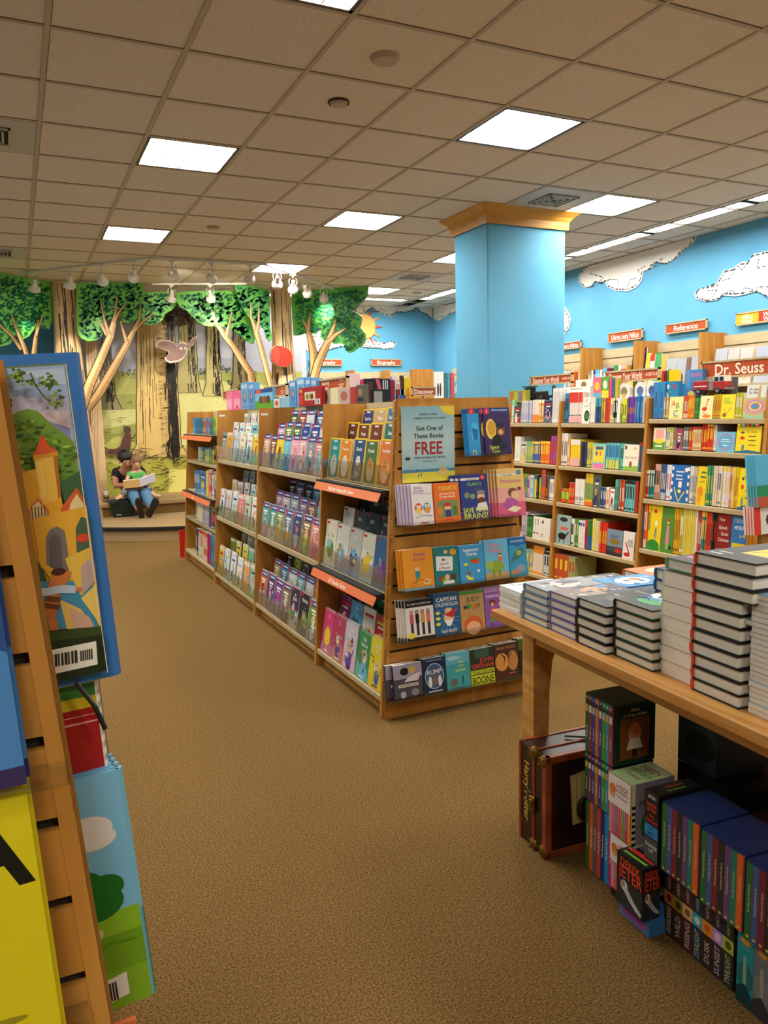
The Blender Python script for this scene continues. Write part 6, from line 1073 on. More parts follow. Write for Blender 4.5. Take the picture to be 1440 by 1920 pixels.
# ------------------------------------------------------------------ boxed sets and the trunk under the table
def tobj(o, a, b, z, turn=0): o.matrix_world = MX.Translation(T3(a, b, z)) @ MX.Rotation(TRZ+turn, 4, 'Z'); return o
def boxset(a0, a1, b0, dep, z0, h, cols, case, label, side=(), top=(), sp=None, band=None, tilt=0):
    """slipcase open at the front (b0 side) showing spines; local x=a, local y=depth, front at y=0 facing -y"""
    W_ = a1-a0; t = empty('boxed_book_set', label, 'box set', (0, 0, 0), group='boxed sets under the display table'); e = .0025
    c = MB(); c.box((0, .004, 0), (e, dep, h), case); c.box((W_-e, .004, 0), (W_, dep, h), case); c.box((e, .004, h-e), (W_-e, dep, h), case); c.box((e, .004, 0), (W_-e, dep, e), case); c.box((e, dep-e, e), (W_-e, dep, h-e), case)
    if side: art(c, FR((W_, .004, 0), (0, 1, 0), (0, 0, 1), dep, h), side)
    if top: art(c, FR((0, .004, h), (1, 0, 0), (0, 1, 0), W_, dep), top)
    c.build('slipcase', PR, t); n = len(cols); w_ = (W_-2*e)/n
    for k, col in enumerate(cols):
        x = e+k*w_; m = MB().box((x+.0004, 0, e), (x+w_-.0004, dep-.01, h-e-.001), col); ops = list(sp(k, col)) if sp else [('r', .35, .2, .65, .8, mix(col, 'ffffff', .25))]
        art(m, FR((x, 0, e), (1, 0, 0), (0, 0, 1), w_, h-2*e), ops); m.build('book', PR, t)
    if band: m = MB(); art(m, FR((0, 0, 0), (1, 0, 0), (0, 0, 1), W_, h, .0015), band); m.build('front_band', PR, t)
    # front faces -b: local -y must map to -TB, local x to TA
    t.matrix_world = MX.Translation(T3(a0, b0, z0)) @ MX.Rotation(TRZ, 4, 'Z')
    return t
def anne(k, col): return [('r', .1, .84, .9, .9, '14241c'), ('r', .15, .70, .85, .82, ('c8a83a', 'd8d4cc', 'b8b0c0')[k % 3]), ('t', 'Montgomery', .5, .35, .35, 'e8e0c8', .5, pi/2), ('e', .5, .95, .18, .012, 'e8e8e0')]
AC = ['1f5a34', '7a3a4a', '3a3f8a', 'c86a2a', '30408a', '4f8a2a', '2f8f9a', '9a3a5a']
boxset(.338, .474, .14, .15, .392, .188, AC, '123a26', 'dark green boxed set of eight novels, uppermost under the table', side=[('r', 0, 0, 1, 1, '143a26'), ('r', .08, .05, .92, .95, '0f2a1c'), ('r', .14, .08, .86, .76, '7a4a24'), ('e', .5, .5, .16, .16, 'c89068'), ('e', .5, .58, .12, .1, 'c8742a'), ('p', 'e0d4c0', [.3, .24, .7, .24, .62, .42, .38, .42]), ('r', .44, .1, .56, .24, '2a1a14'), ('t', 'Anne', .5, .89, .06, 'd8c890', .5), ('t', 'of Green Gables', .5, .81, .05, 'd8c890', .8)], sp=anne)
boxset(.338, .474, .14, .15, .235, .155, AC[:], '101614', 'dark boxed set of novels directly below the topmost green one', sp=anne)
FAB = ['3f6a2a', 'd8602a', '5a5a62', 'd0452a', '1f2f7a', '2a8ac0', 'b8307a', '4a7a4a']
boxset(.338, .474, .145, .15, .002, .23, FAB[:7], 'd05a2a', 'orange-cased boxed set of colourful tall paperbacks on the floor', sp=lambda k, c: [('t', 'The Boxcar Book', .5, .5, .4, 'e8e0d0', .7, pi/2)])
HC = ['a8a8b0', 'e0707a', 'e85a3a', '6a78c0', 'e0486a', 'd8603a', '7aa83a', '9a6aa8', 'd83a3a', 'e8a028']
hside = [('r', 0, 0, 1, 1, '9a92a0'), ('r', 0, 0, .08, 1, 'e8e4e0')]+[('r', 0, .1*k, .08, .1*k+.05, '141414') for k in range(0, 7)]+[('e', .5, .3, .3, .28, '3f7a3a'), ('e', .5, .42, .2, .14, 'c8604a'), ('e', .5, .2, .2, .1, 'a83a4a'), ('t', 'HEIDI', .55, .84, .13, '8a2a5a', .8), ('t', 'HECKELBECK', .6, .68, .1, '3a4a3a', .85)]
hband = [('r', 0, .52, 1, 1, 'ece2de'), ('e', .2, .72, .14, .1, 'e0a070'), ('e', .2, .78, .15, .08, 'd87a3a'), ('t', 'HEIDI', .62, .86, .08, 'a0306a', .6), ('t', 'HECKELBECK', .62, .78, .05, '6a5a5a', .62), ('t', 'Ten-Book', .62, .7, .05, 'b05a7a', .5)]
htop = [('r', 0, 0, 1, 1, 'b8d89a'), ('t', 'HEIDI', .5, .72, .2, '8a2a5a', .7), ('t', 'HECKELBECK', .5, .5, .16, '4a6a2a', .8), ('t', 'Ten-Book', .5, .3, .12, 'a04a6a', .6)]
boxset(.484, .582, .12, .15, .205, .185, HC, 'b8d89a', 'white and pale green boxed set, the upper of its two', side=hside, top=htop, band=hband)
boxset(.49, .588, .125, .15, .03, .172, HC, '2a2a2a', 'lower copy of the white and pale green boxed set', side=hside, top=htop, band=hband)
tag(tobj(MB().box((0, 0, 0), (.1, .15, .027), '2a2420').build('closed_book', PR), .488, .13, .002), 'dark book lying on the floor under the pale green boxed sets', 'book')
JT = [('r', 0, 0, 1, 1, '141416'), ('p', 'd83a2a', [.05, .5, .95, .62, .95, .9, .05, .78]), ('p', '7ac83a', [.1, .2, .9, .3, .9, .45, .1, .35])]
JF = [('r', 0, 0, 1, 1, '161618'), ('t', 'DEREK', .52, .86, .15, 'e0442a', .75), ('t', 'JETER', .52, .68, .24, 'e0442a', .92), ('r', 0, 0, 1, .52, '2c2e32'), ('e', .3, .42, .14, .1, 'd8d8d8'), ('e', .26, .44, .08, .06, 'a07a5a'), ('l', 'b8b8b8', .12, [.35, .4, .6, .24, .95, .08]), ('l', 'd8d8d8', .05, [.3, .34, .5, .22, .8, .1])]
def deal(name, w_, d_, h_, col, front, top, side, a, b, z, label, turn=0):
    m = MB().box((0, 0, 0), (w_, d_, h_), col); art(m, FR((0, 0, 0), (1, 0, 0), (0, 0, 1), w_, h_), front); art(m, FR((0, 0, h_), (1, 0, 0), (0, 1, 0), w_, d_), top); art(m, FR((w_, 0, 0), (0, 1, 0), (0, 0, 1), d_, h_), side)
    o = tobj(m.build(name, PR), a, b, z, turn); bev(o, .001, 1); return tag(o, label, 'box set', 'boxed sets under the display table')
deal('closed_boxed_set', .108, .06, .155, '161618', JF, JT, JF, .57, .085, .045, 'black boxed set with big red lettering and a batter picture')
deal('closed_boxed_set', .125, .10, .040, '3a78b8', [('r', 0, 0, 1, 1, '3a78b8'), ('r', .1, .2, .9, .75, '8a4a9a'), ('t', 'THE CONTRACT', .5, .45, .5, 'b03a6a', .85)], [], [], .565, .10, .002, 'flat blue box under the black one with red lettering')
jsp = [('r', 0, 0, 1, 1, '161618'), ('r', 0, .88, 1, 1, '2a2a2c'), ('t', 'JETER', .5, .93, .04, 'e8e8e8', .8), ('t', 'DEREK', .5, .82, .05, 'e0442a', .9), ('t', 'JETER', .5, .75, .05, 'e0442a', .9), ('t', 'THE', .5, .66, .04, 'e0442a', .5), ('t', 'CONTRACT', .5, .59, .05, 'e0442a', .95), ('r', 0, .36, 1, .53, '2a8ad0'), ('t', 'HIT', .5, .49, .04, '1a3a6a', .5), ('t', 'MISS', .5, .41, .05, '1a3a6a', .8), ('r', 0, .04, 1, .34, '4a4c50'), ('t', 'CHANGE', .5, .24, .05, 'e0e0e0', .9), ('t', 'UP', .5, .17, .05, 'e0e0e0', .5)]
deal('closed_boxed_set', .052, .15, .205, '161618', jsp, [('r', 0, 0, 1, 1, '18181a'), ('t', 'DEREK JETER', .35, .55, .14, 'e0442a', .9, pi/2), ('t', 'THE CONTRACT', .7, .5, .12, '8ad03a', .9, pi/2)], [('r', 0, 0, 1, 1, '18181a'), ('t', 'DEREK', .55, .88, .1, 'a8302a', .7), ('t', 'JETER', .55, .76, .1, 'a8302a', .7)], .630, .13, .198, 'narrow black boxed set standing with red, blue and grey spine panels')
HPC = ['2f6a34', '4a5a90', '7a2a3a', '33302c', '6a4a7a', '2a7a6a', 'e0662a']
hps = lambda k, c: [('t', 'Rowling and the Book', .5, .55, .3, 'd8c890', .7, pi/2), ('r', .3, .03, .7, .06, 'd8c050')]
for k, (a, nm) in enumerate(((.688, 'farthest'), (.836, 'middle'), (.983, 'nearest'))):
    boxset(a, a+.138, .135-.006*k, .165, .196, .197, HPC, '23386e', 'blue-topped boxed set of seven pastel spines, %s of the three' % nm, sp=hps)
DK7 = ['2c2018', '3a2a1f', '4a2420', '1f3440', '3a2624', '33243a', '26341f']
dsp = lambda k, c: [('r', 0, .50, 1, .70, ('a86a2a', '8a7a2a', 'd8b070', '3aa0b0', 'e08a2a', 'b08ac8', 'a8b83a')[k]), ('e', .5, .6, .3, .06, ('5a2a14', '3a2a14', '8a5a3a', 'c8e0e0', 'c8601a', 'e0c0e0', '4a5a1a')[k]), ('t', ('GUARDIANS', 'WILD', 'RISING', 'STARLIGHT', 'DUSK', 'SUNSET', 'TWILIGHT')[k], .5, .25, .5, mix(c, 'e0d8c8', .6), .42, pi/2), ('t', 'HUNTER', .5, .85, .3, mix(c, 'e0d8c8', .5), .2, pi/2)]
boxset(.683, .93, .155, .14, .002, .188, DK7, '24121a', 'wide dark boxed set of seven fantasy paperbacks on the floor', sp=dsp)
g7 = lambda k, c: [('e', .5, .9, .34, .045, 'c8842a', 16), ('e', .5, .9, .24, .03, 'e0a840', 16), ('r', .2, .82, .8, .825, 'c8a050'), ('e', .5, .4, .5, .2, ('1f6a6a', '7a7a80', 'a0402a', '8a7a90')[k]), ('p', ('123a40', '30343a', '4a1a14', '3a303a')[k], [0, 0, 1, 0, 1, .15, .5, .3, 0, .2]), ('r', .4, .3, .6, .7, mix(c, 'd8c8a0', .35))]
boxset(.945, 1.15, .145, .15, .002, .188, ['1f8f98', '6a7078', 'a04030', '8a7a86'], '1a1a20', 'dark boxed set with gold medallions on its four spines', sp=g7)
# things deeper under the table
deal('closed_boxed_set', .15, .2, .15, '141a1f', [('r', 0, 0, 1, 1, '2a4050'), ('e', .6, .5, .4, .3, '121418')], [], [('r', 0, 0, 1, 1, '1c2a34')], .50, .36, .39, 'dark blue-black box standing deep under the table')
tobj_b = MB().box((0, 0, 0), (.2, .25, .38), '14110f'); tag(tobj(tobj_b.build('stock_box', PR), .49, .37, .002), 'dark stock box supporting the blue-black box under the table', 'box')
b = MB().box((0, 0, 0), (.30, .3, .30), '3a2a26'); art(b, FR((0, 0, .3), (1, 0, 0), (0, 1, 0), .3, .3), [('r', .02, .02, .98, .98, '54443e'), ('l', 'c8b8b0', .012, [.1, .1, .5, .3, .9, .2]), ('e', .8, .5, .1, .05, 'e8e8e8')]); b = tobj(b.build('wrapped_box', PR), .71, .33, .002); tag(b, 'shrink-wrapped brown trunk-shaped box behind the blue-topped sets', 'box')
b = MB().box((0, 0, 0), (.22, .22, .05), '1a1a1c'); art(b, FR((0, 0, .05), (1, 0, 0), (0, 1, 0), .22, .22), [('r', 0, 0, 1, 1, '6a8a9a'), ('e', .5, .5, .3, .3, '8aa8b0'), ('r', .3, .5, .7, .56, 'c8d4d8')]); tag(tobj(b.build('flat_box', PR), .80, .40, .305), 'flat pale blue-topped box on the wrapped brown box', 'box')
ww = lambda k, c: [('r', .2, .72, .8, .84, ('a8a03a', 'c8a03a', 'd0a030', 'a8b03a')[k % 4]), ('t', 'DORK', .5, .42, .5, '8ac8d8', .34, pi/2), ('t', 'DIARY', .5, .15, .5, '8ac8d8', .25, pi/2)]
boxset(1.02, 1.19, .32, .15, .42, .21, ['7a1f3a', '6a1a30', 'd0702a', '1f3f5a', '7a1f3a'], '5a1424', 'maroon boxed set with light blue spine lettering, right edge', sp=ww)
tag(tobj(MB().box((0, 0, 0), (.25, .25, .415), '1c1512').build('stock_box', PR), 1.01, .31, .002), 'dark stock box under the maroon boxed set', 'box')
# old travel trunk
TRK = noisy(mat('trunk_leather', rough=.35), '1f0f0c', '35190f', 8, lo=.3, hi=.7); EDG = noisy(mat('trunk_edge_wood', rough=.4), '7a2f14', 'a8502a', 14, lo=.3, hi=.7); BRS = mat('aged_brass', '8a6a2a', rough=.4, metal=.9)
t = empty('travel_trunk', 'small dark brown travel trunk standing on end with reddish edges and gold lettering', 'trunk', (0, 0, 0)); tw, td, th = .166, .36, .345
b = MB().box((.004, .004, .004), (tw-.004, td, th-.004), m=0)
art(b, FR((0.004, .004, .004), (1, 0, 0), (0, 0, 1), tw-.008, th-.008), [('t', 'Harry Potter', .27, .52, .19, 'd8b040', .62, -pi/2)], 1); art(b, FR((tw-.004, .004, .004), (0, 1, 0), (0, 0, 1), td, th), [('p', 'b8a468', [.28, .26, .62, .3, .62, .82, .25, .76]), ('p', 'c8b67a', [.3, .29, .6, .33, .6, .79, .27, .73])]+[('l', '6a5a34', .006, [.33+.06*k, .3, .32+.06*k, .74]) for k in range(5)], 1)
b.build('trunk_body', [TRK, PR], t)
for (x0, y0, z0, x1, y1, z1) in ((tw-.024, 0, 0, tw, .024, th), (tw-.024, .0, th-.024, tw, td, th), (tw-.024, 0, 0, tw, td, .024), (0, 0, 0, .014, .014, th), (0, 0, th-.012, .014, td, th), (.086, -.001, 0, .097, .02, th), (.086, 0, th-.01, .097, td, th+.001)):
    bev(MB().box((x0, y0, z0), (x1, y1, z1)).build('edge_strip', EDG, t), .004, 3)
for (x, z) in ((tw-.02, th-.02), (tw-.02, .02), (.088, th-.012), (.088, .014)):
    m = MB().ball((x, .006, z), (.022, .014, .022), n=10, k=6); [m.ball((x+.017*cos(a), -.006, z+.017*sin(a)), .003, n=6, k=4) for a in (.8, 2.4, 3.9, 5.5)]; m.build('corner_guard', BRS, t)
m = MB().box((.075, -.008, .13), (.105, .0, .185)); m.box((.083, -.012, .145), (.097, -.004, .175)); bev(m.build('latch', BRS, t), .003, 2); bev(MB().box((.06, -.006, .155), (.085, .0, .195)).build('latch_plate', DARK, t), .003, 2)
m = MB(); m.ball((tw+.012, .145, .155), (.014, .036, .042), n=16, k=10); m.ball((tw+.024, .14, .16), (.004, .01, .024), 'c8ccd0', n=8, k=6); m.build('luggage_tag', DARK, t); MB().tube([(tw+.004, .16, th), (tw+.006, .15, .27), (tw+.01, .145, .19)], .002).build('cord', DARK, t); MB().tube([(.05, .15, th+.003), (.09, .2, th+.006), (.12, .25, th+.004), (.14, .3, th+.018), (.12, .34, th+.004)], .0035).build('handle_cord', DARK, t)
t.matrix_world = MX.Translation(T3(.094, .05, .001)) @ MX.Rotation(TRZ, 4, 'Z')

# ------------------------------------------------------------------ near left display end
fs = [.22+.0785*k for k in range(16)]
E0 = slat_end('slatwall_display', 'blurred wooden slatwall end at the left edge, closest to the camera', -.93, .108, .75, 1.52, -.41, [1.322-.0785*k for k in range(16, -1, -1)], -.82, -.012)
bookcase(-.93, .775, 2.0, [(.95, .03), (.72, .03), (.45, .03), (.12, .03), (1.17, .03)], 'maple bookcase behind the near left slatwall end', cx=-.411, last=True)
def lean_book(name, w_, h_, t_, col, x, y, z, tiltx, label, front=(), n=1, dx=0, dy=.0, hard=True, spcol=None, spine=(), group=None, rz=0, lean=0):
    """spine at the +x side: built mirrored, back cover faces the camera"""
    m0 = None
    for k in range(n):
        b = MB(); X0, X1 = -w_, 0; e = .003 if hard else .001
        if m0 is None:
            b.box((X0, 0, 0), (X1, e, h_), col); b.box((X0, t_-e, 0), (X1, t_, h_), col); b.slab([(X1, 0, 0), (X1+.004, t_*.3, 0), (X1+.004, t_*.7, 0), (X1, t_, 0), (X1-.003, t_-.001, 0), (X1-.003, .001, 0)], (0, 0, h_), spcol or col)
            art(b, FR((X0, 0, 0), (1, 0, 0), (0, 0, 1), w_, h_), front); art(b, FR((X1+.004, 0, 0), (0, 1, 0), (0, 0, 1), t_, h_, .0004), spine)
            o = m0 = b.build(name, PR); MB().box((X0, e, .004), (X1-.003, t_-e, h_-.004)).build('pages', PG, o)
        else: o = dup(m0)
        o.matrix_world = MX.Translation((x+dx*k, y+(t_+dy)*k, z)) @ MX.Rotation(rz, 4, 'Z') @ MX.Rotation(-lean, 4, 'X') @ MX.Rotation(tiltx, 4, 'Y')
        tag(o, label if n == 1 else label+', '+('nearest' if k == 0 else ordn(k)+' behind'), 'book', group)
# castle book: painted back cover
sky = [('r', 0, k/30*.5+.45, 1, (k+1)/30*.5+.45, mix('c8b0c0', '7aa0d0', k/29)) for k in range(30)]
W0, H0 = .255, .322
def U(x, y): return 1-(225-x-(1285-y)*.13*0)/0 if 0 else None
cx_ = lambda px, py: (px-(140+(py-658)*.1355))/((2.24+.0)*(1+(py-658)*.0000))/1000  # offset from the right edge, metres
def Q(*p):                                        # photo points -> cover fractions (right edge = spine)
    o_ = []
    for i in range(0, len(p), 2):
        w = at(p[i], p[i+1], 'y', .80); zt, zb = 1.515, 1.193; v = (w.z-zb)/(zt-zb); xr = .057+(.075-.057)*(1-v); o_ += [1+(w.x-xr)/W0, v]
    return o_
def PQ(c, *p): return ('p', c, Q(*p))
def EQ(x, y, rx, ry, c, n=20):
    a = Q(x, y, x+rx, y, x, y-ry); return ('e', a[0], a[1], abs(a[2]-a[0]), abs(a[5]-a[1]), c, n)
BL = '3474bd'; rb = random.Random(77)
castle = [('r', 0, 0, 1, 1, BL)]; fr = Q(-60, 684, 120, 682, 198, 1250, 60, 1272)
castle += [('p', '6a7a5a', [fr[0]-.01, fr[1]+.006, fr[2]+.008, fr[3]+.006, fr[4]+.008, fr[5]-.008, fr[6]-.4, fr[7]-.008]), ('p', '9cb0d4', [fr[0], fr[1], fr[2], fr[3], fr[4], fr[5], fr[6]-.35, fr[7]])]
castle += [PQ('b8b4cc', -60, 730, 126, 745, 134, 800, -60, 790), PQ('d0bcc4', -60, 760, 128, 770, 133, 800, 60, 790, -60, 775), PQ('8a8ab4', -60, 775, 40, 768, 130, 800, 142, 900, -60, 850), PQ('b8c8e0', 40, 690, 118, 688, 124, 720, 80, 712)]
castle += [PQ('6f9434', -60, 790, 5, 782, 30, 765, 50, 760, 70, 766, 95, 790, 118, 810, 138, 826, 150, 915, 155, 945, -60, 960)]
for k in range(150):
    x, y = rb.uniform(-10, 140), rb.uniform(768, 940)
    if y > 770+max(0, abs(x-50)-10)*.75: castle.append(EQ(x, y, rb.uniform(3, 9), rb.uniform(1.5, 4), rb.choice(['4f7a2c', '8fae3c', 'a8bc4a', '3a5f2a', '607f2e', '2f5028']), 8))
castle += [PQ('3a5f3a', 110, 900, 148, 880, 158, 950, 125, 960)]
castle += [PQ('e0a42e', 20, 880, 62, 873, 70, 873, 72, 845, 104, 843, 112, 920, 116, 942, 135, 930, 156, 942, 176, 1060, 190, 1180, 60, 1180, 40, 1000), PQ('c87f2a', 20, 880, 30, 852, 40, 870, 50, 878), PQ('e8b84a', 62, 850, 104, 846, 112, 930, 75, 940), PQ('d08f2c', 60, 846, 106, 842, 107, 850, 61, 856), PQ('d4552c', 60, 846, 66, 836, 77, 808, 90, 830, 106, 841, 84, 846), PQ('f0c860', 66, 860, 78, 859, 86, 925, 76, 930), PQ('b06a24', 98, 850, 105, 850, 113, 925, 108, 930)]
castle += [PQ('cc6a3a', 50, 950, 70, 925, 90, 950, 92, 962, 53, 965), PQ('e0d098', 55, 945, 70, 932, 85, 952, 88, 968, 58, 970), PQ('8a6a3a', 60, 966, 92, 962, 93, 970, 62, 974)]+[('l', '6a4a24', .004, Q(58+6*k, 942, 60+6*k, 968)) for k in range(5)]
castle += [PQ('cf5c2e', 112, 948, 130, 925, 142, 910, 156, 935, 158, 945, 116, 955), PQ('e2cf94', 130, 940, 142, 922, 154, 940, 156, 948, 128, 952), PQ('e0a834', 60, 965, 160, 945, 178, 1080, 150, 1100, 95, 1050, 75, 1060)]
castle += [PQ('77706c', 86, 1070, 84, 1000, 92, 985, 106, 980, 120, 990, 126, 1030, 130, 1075, 110, 1090), PQ('5f5a5a', 92, 1060, 90, 1005, 100, 992, 112, 1000, 116, 1060), PQ('4a5f4a', 142, 1030, 140, 985, 150, 965, 160, 968, 168, 1040, 150, 1035), EQ(153, 1004, 11, 8, 'd8452a')]
castle += [PQ('35522e', 44, 1000, 56, 1010, 66, 1040, 80, 1060, 90, 1090, 70, 1110, 55, 1080), PQ('e0a832', 70, 1040, 125, 1075, 130, 1110, 95, 1080), PQ('3f88a8', 70, 1080, 170, 1085, 182, 1170, 75, 1170), PQ('e0b84a', 120, 1040, 166, 1022, 172, 1080, 150, 1110, 132, 1075), PQ('b8a09a', 150, 1055, 171, 1040, 175, 1085, 152, 1110), PQ('dcb45a', 110, 1115, 150, 1135, 180, 1180, 125, 1175), PQ('c8a08a', 130, 1130, 165, 1150, 180, 1178, 135, 1174), PQ('e8c868', 150, 1115, 178, 1090, 186, 1170, 175, 1150)]
castle += [PQ('c8783a', 88, 1092, 96, 1066, 112, 1060, 134, 1066, 124, 1080, 118, 1100, 100, 1105), EQ(108, 1064, 14, 7, '4a2418'), PQ('b8692c', 74, 1132, 90, 1105, 112, 1105, 108, 1130, 100, 1152, 80, 1148), ('l', '6a3a1c', .02, Q(84, 1112, 112, 1116)), ('l', '6a3a1c', .02, Q(78, 1124, 110, 1130)), ('l', 'b8c8d8', .03, Q(66, 1098, 85, 1100, 112, 1096, 140, 1098)), ('l', 'c07038', .03, Q(96, 1150, 100, 1172)), EQ(146, 1098, 6, 4, 'd07a40')]
castle += [PQ('1f2c14', 70, 1185, 80, 1172, 190, 1168, 198, 1250, 60, 1275), PQ('33481c', 78, 1175, 188, 1168, 190, 1184, 80, 1192)]
castle += [PQ('e8e4d8', 76, 1210, 178, 1195, 181, 1238, 80, 1255)]+[PQ('2a2622', 88+6.2*k, 1217-k*.9, 91+6.2*k+(k % 3), 1217-k*.9, 92+6.2*k+(k % 3), 1240-k*.9, 89+6.2*k, 1240-k*.9) for k in range(9)]+[PQ('2a2622', 148+4*k, 1211-k*.6, 150.5+4*k, 1211-k*.6, 151.5+4*k, 1230-k*.6, 149+4*k, 1230-k*.6) for k in range(6)]
for (x, y, n_) in ((30, 698, 26), (52, 712, 12), (88, 710, 20), (98, 722, 8), (105, 748, 14), (98, 735, 6), (5, 745, 14), (12, 760, 6)):
    for _ in range(n_): castle.append(EQ(x+rb.gauss(0, 8), y+rb.gauss(0, 6), rb.uniform(2, 5), rb.uniform(2, 4), rb.choice(['4a6a1c', '6a8a2a', '3a5414', '8a9a3a']), 8))
castle += [('l', '5a5a34', .006, Q(55, 695, 65, 720, 80, 740, 92, 752)), ('l', 'd8d4c8', .003, [fr[2]-.0, fr[3], fr[4], fr[5]])]
spn = [('r', .35, .1+.011*k, .5, .104+.011*k, 'e8e8f0') for k in range(70)]
lean_book('hardcover_picture_book', W0, H0, .022, BL, .075, .80, 1.193, -.055, 'large blue-bordered book with a painted castle on its back cover', castle, spcol='2f68ad', spine=spn)
lean_book('hardcover_picture_book', .2, .20, .014, 'a81c1a', .062, .815, 1.0, -.05, 'red book with striped spine between the castle and meadow books', [('r', 0, 0, 1, 1, 'a81c1a'), ('r', 0, .93, 1, 1, 'e8e4d8'), ('r', 0, .86, 1, .93, '3f8a3a'), ('r', 0, .8, 1, .86, 'd8c02a'), ('r', 0, .72, 1, .73, 'e8a0a0'), ('r', 0, .76, 1, .765, 'e8a0a0')], 3, .001, .002, spcol='e6dfd0', spine=[('r', 0, k/14, 1, k/14+.035, ('c83a4a', '4a8a4a', '6a9ac0', '5a3a7a')[k % 4]) for k in range(14)])
mead = [('r', 0, 0, 1, 1, '7ab8dc'), ('r', 0, 0, 1, .42, '6a9a1c'), ('r', 0, .32, 1, .42, '84b428'), ('r', 0, 0, 1, .16, '7aa822')]
for (x, y, rx, ry) in ((.66, .80, .2, .055), (.82, .78, .12, .06), (.7, .74, .22, .05), (.85, .74, .1, .045), (.55, .75, .2, .05)): mead.append(('e', x, y, rx, ry, 'dcd8d4', 18))
for (x, y, r_) in ((.72, .5, .13), (.82, .47, .12), (.62, .46, .12), (.76, .56, .1), (.86, .53, .09), (.66, .54, .1)): mead.append(('e', x, y, r_, r_*.62, '0f6a1c', 18))
mead += [('p', '4a2412', [.74, .36, .8, .36, .785, .45, .755, .45]), ('e', .77, .345, .06, .03, 'c8c09a', 14), ('l', '5f8a1c', .008, [.6, .25, .85, .29, .97, .28]), ('t', 'such', .58, .82, .035, '24303a', .3), ('t', 'me', .56, .70, .035, '24303a', .3), ('t', 'like that', .66, .655, .035, '24303a', .3), ('p', 'e0ddd4', [.66, .02, .9, .05, .9, .15, .66, .12])]+[('r', .71+.013*k, .045, .718+.013*k, .125, '24221f') for k in range(11)]
lean_book('hardcover_picture_book', .22, .262, .009, '6fb0d8', .087, .80, .833, -.07, 'green meadow book with a round tree and barcode, low left', mead, 4, -.002, .003, spcol='6fb0c8', spine=[('r', 0, 0, 1, .4, '84b82c')])
b = MB().slab([(-.06, .77, .80), (.066, .77, .80), (.066, .77, .835), (-.06, .77, .835)], (0, .006, 0)); b = b.build('shelf_label', ORL); tag(b, 'orange shelf label strip under the meadow books', 'label')
b = MB().box((.0, .0, 0), (.004, .03, .045)); tag(MB().tube([(.035, .79, 1.195), (.05, .785, 1.17), (.058, .785, 1.145)], .0025).build('wire_hook', DARK), 'black wire book support under the castle book', 'hook')
# books hung on the near slatwall face, at the very left edge
def nearbook(x1, y0, yb, w_, col, ops, label, Y=.69, lean=.07, x1b=None):
    a, c_ = at(x1, y0, 'y', Y), at(x1b or x1, yb, 'y', Y); h = a.z-c_.z; m = book_mesh('hardcover_picture_book', w_, h, .012, col, hard=True, front=ops, spc=col)
    place(m, V((c_.x-w_/2, Y+.006, c_.z)), '-Y', lean, tilt=-.055); tag(m, label, 'book'); c2 = dup(m); place(c2, V((c_.x-w_/2+.003, Y+.0195, c_.z)), '-Y', lean, tilt=-.055); c2['label'] = 'second copy behind the '+label
nearbook(36, 882, 1482, .21, '2b4f93', [('r', 0, 0, 1, 1, '2b4f93'), ('p', '4a86c4', [.3, 0, 1, 0, 1, .42, .9, .46, .8, .42, .6, .5, .3, .45]), ('p', 'c8e0e8', [.5, 0, .85, 0, .8, .1, .88, .14, .7, .3, .5, .25]), ('r', .3, 0, 1, .045, 'c8743a'), ('r', .3, .02, .9, .03, 'e8c83a'), ('r', .9, 0, 1, .06, '3a2a5a')], 'deep blue picture book at the left edge above the yellow one', x1b=52)
nearbook(88, 1478, 2010, .21, 'd9c81a', [('r', 0, 0, 1, 1, 'dccb1c'), ('p', '8a8020', [.86, .94, .9, .93, .74, .62, .66, .44, .62, .44, .7, .62]), ('t', 'A', .815, .80, .28, '14140f', .42), ('t', 'STORY', .52, .55, .045, '14140f', .4), ('e', .75, .22, .14, .015, '9a8f1c')], 'bright yellow book with a large black letter A', x1b=128, Y=.68)
for (z, x0) in ((1.145, -.19), (.905, -.19)): tag(MB().box((x0-.04, .682, z-.004), (.02, .728, z)).build('acrylic_tray', CLR), 'clear acrylic tray holding the %s book at the left edge' % ('blue' if z > 1 else 'yellow'), 'tray')

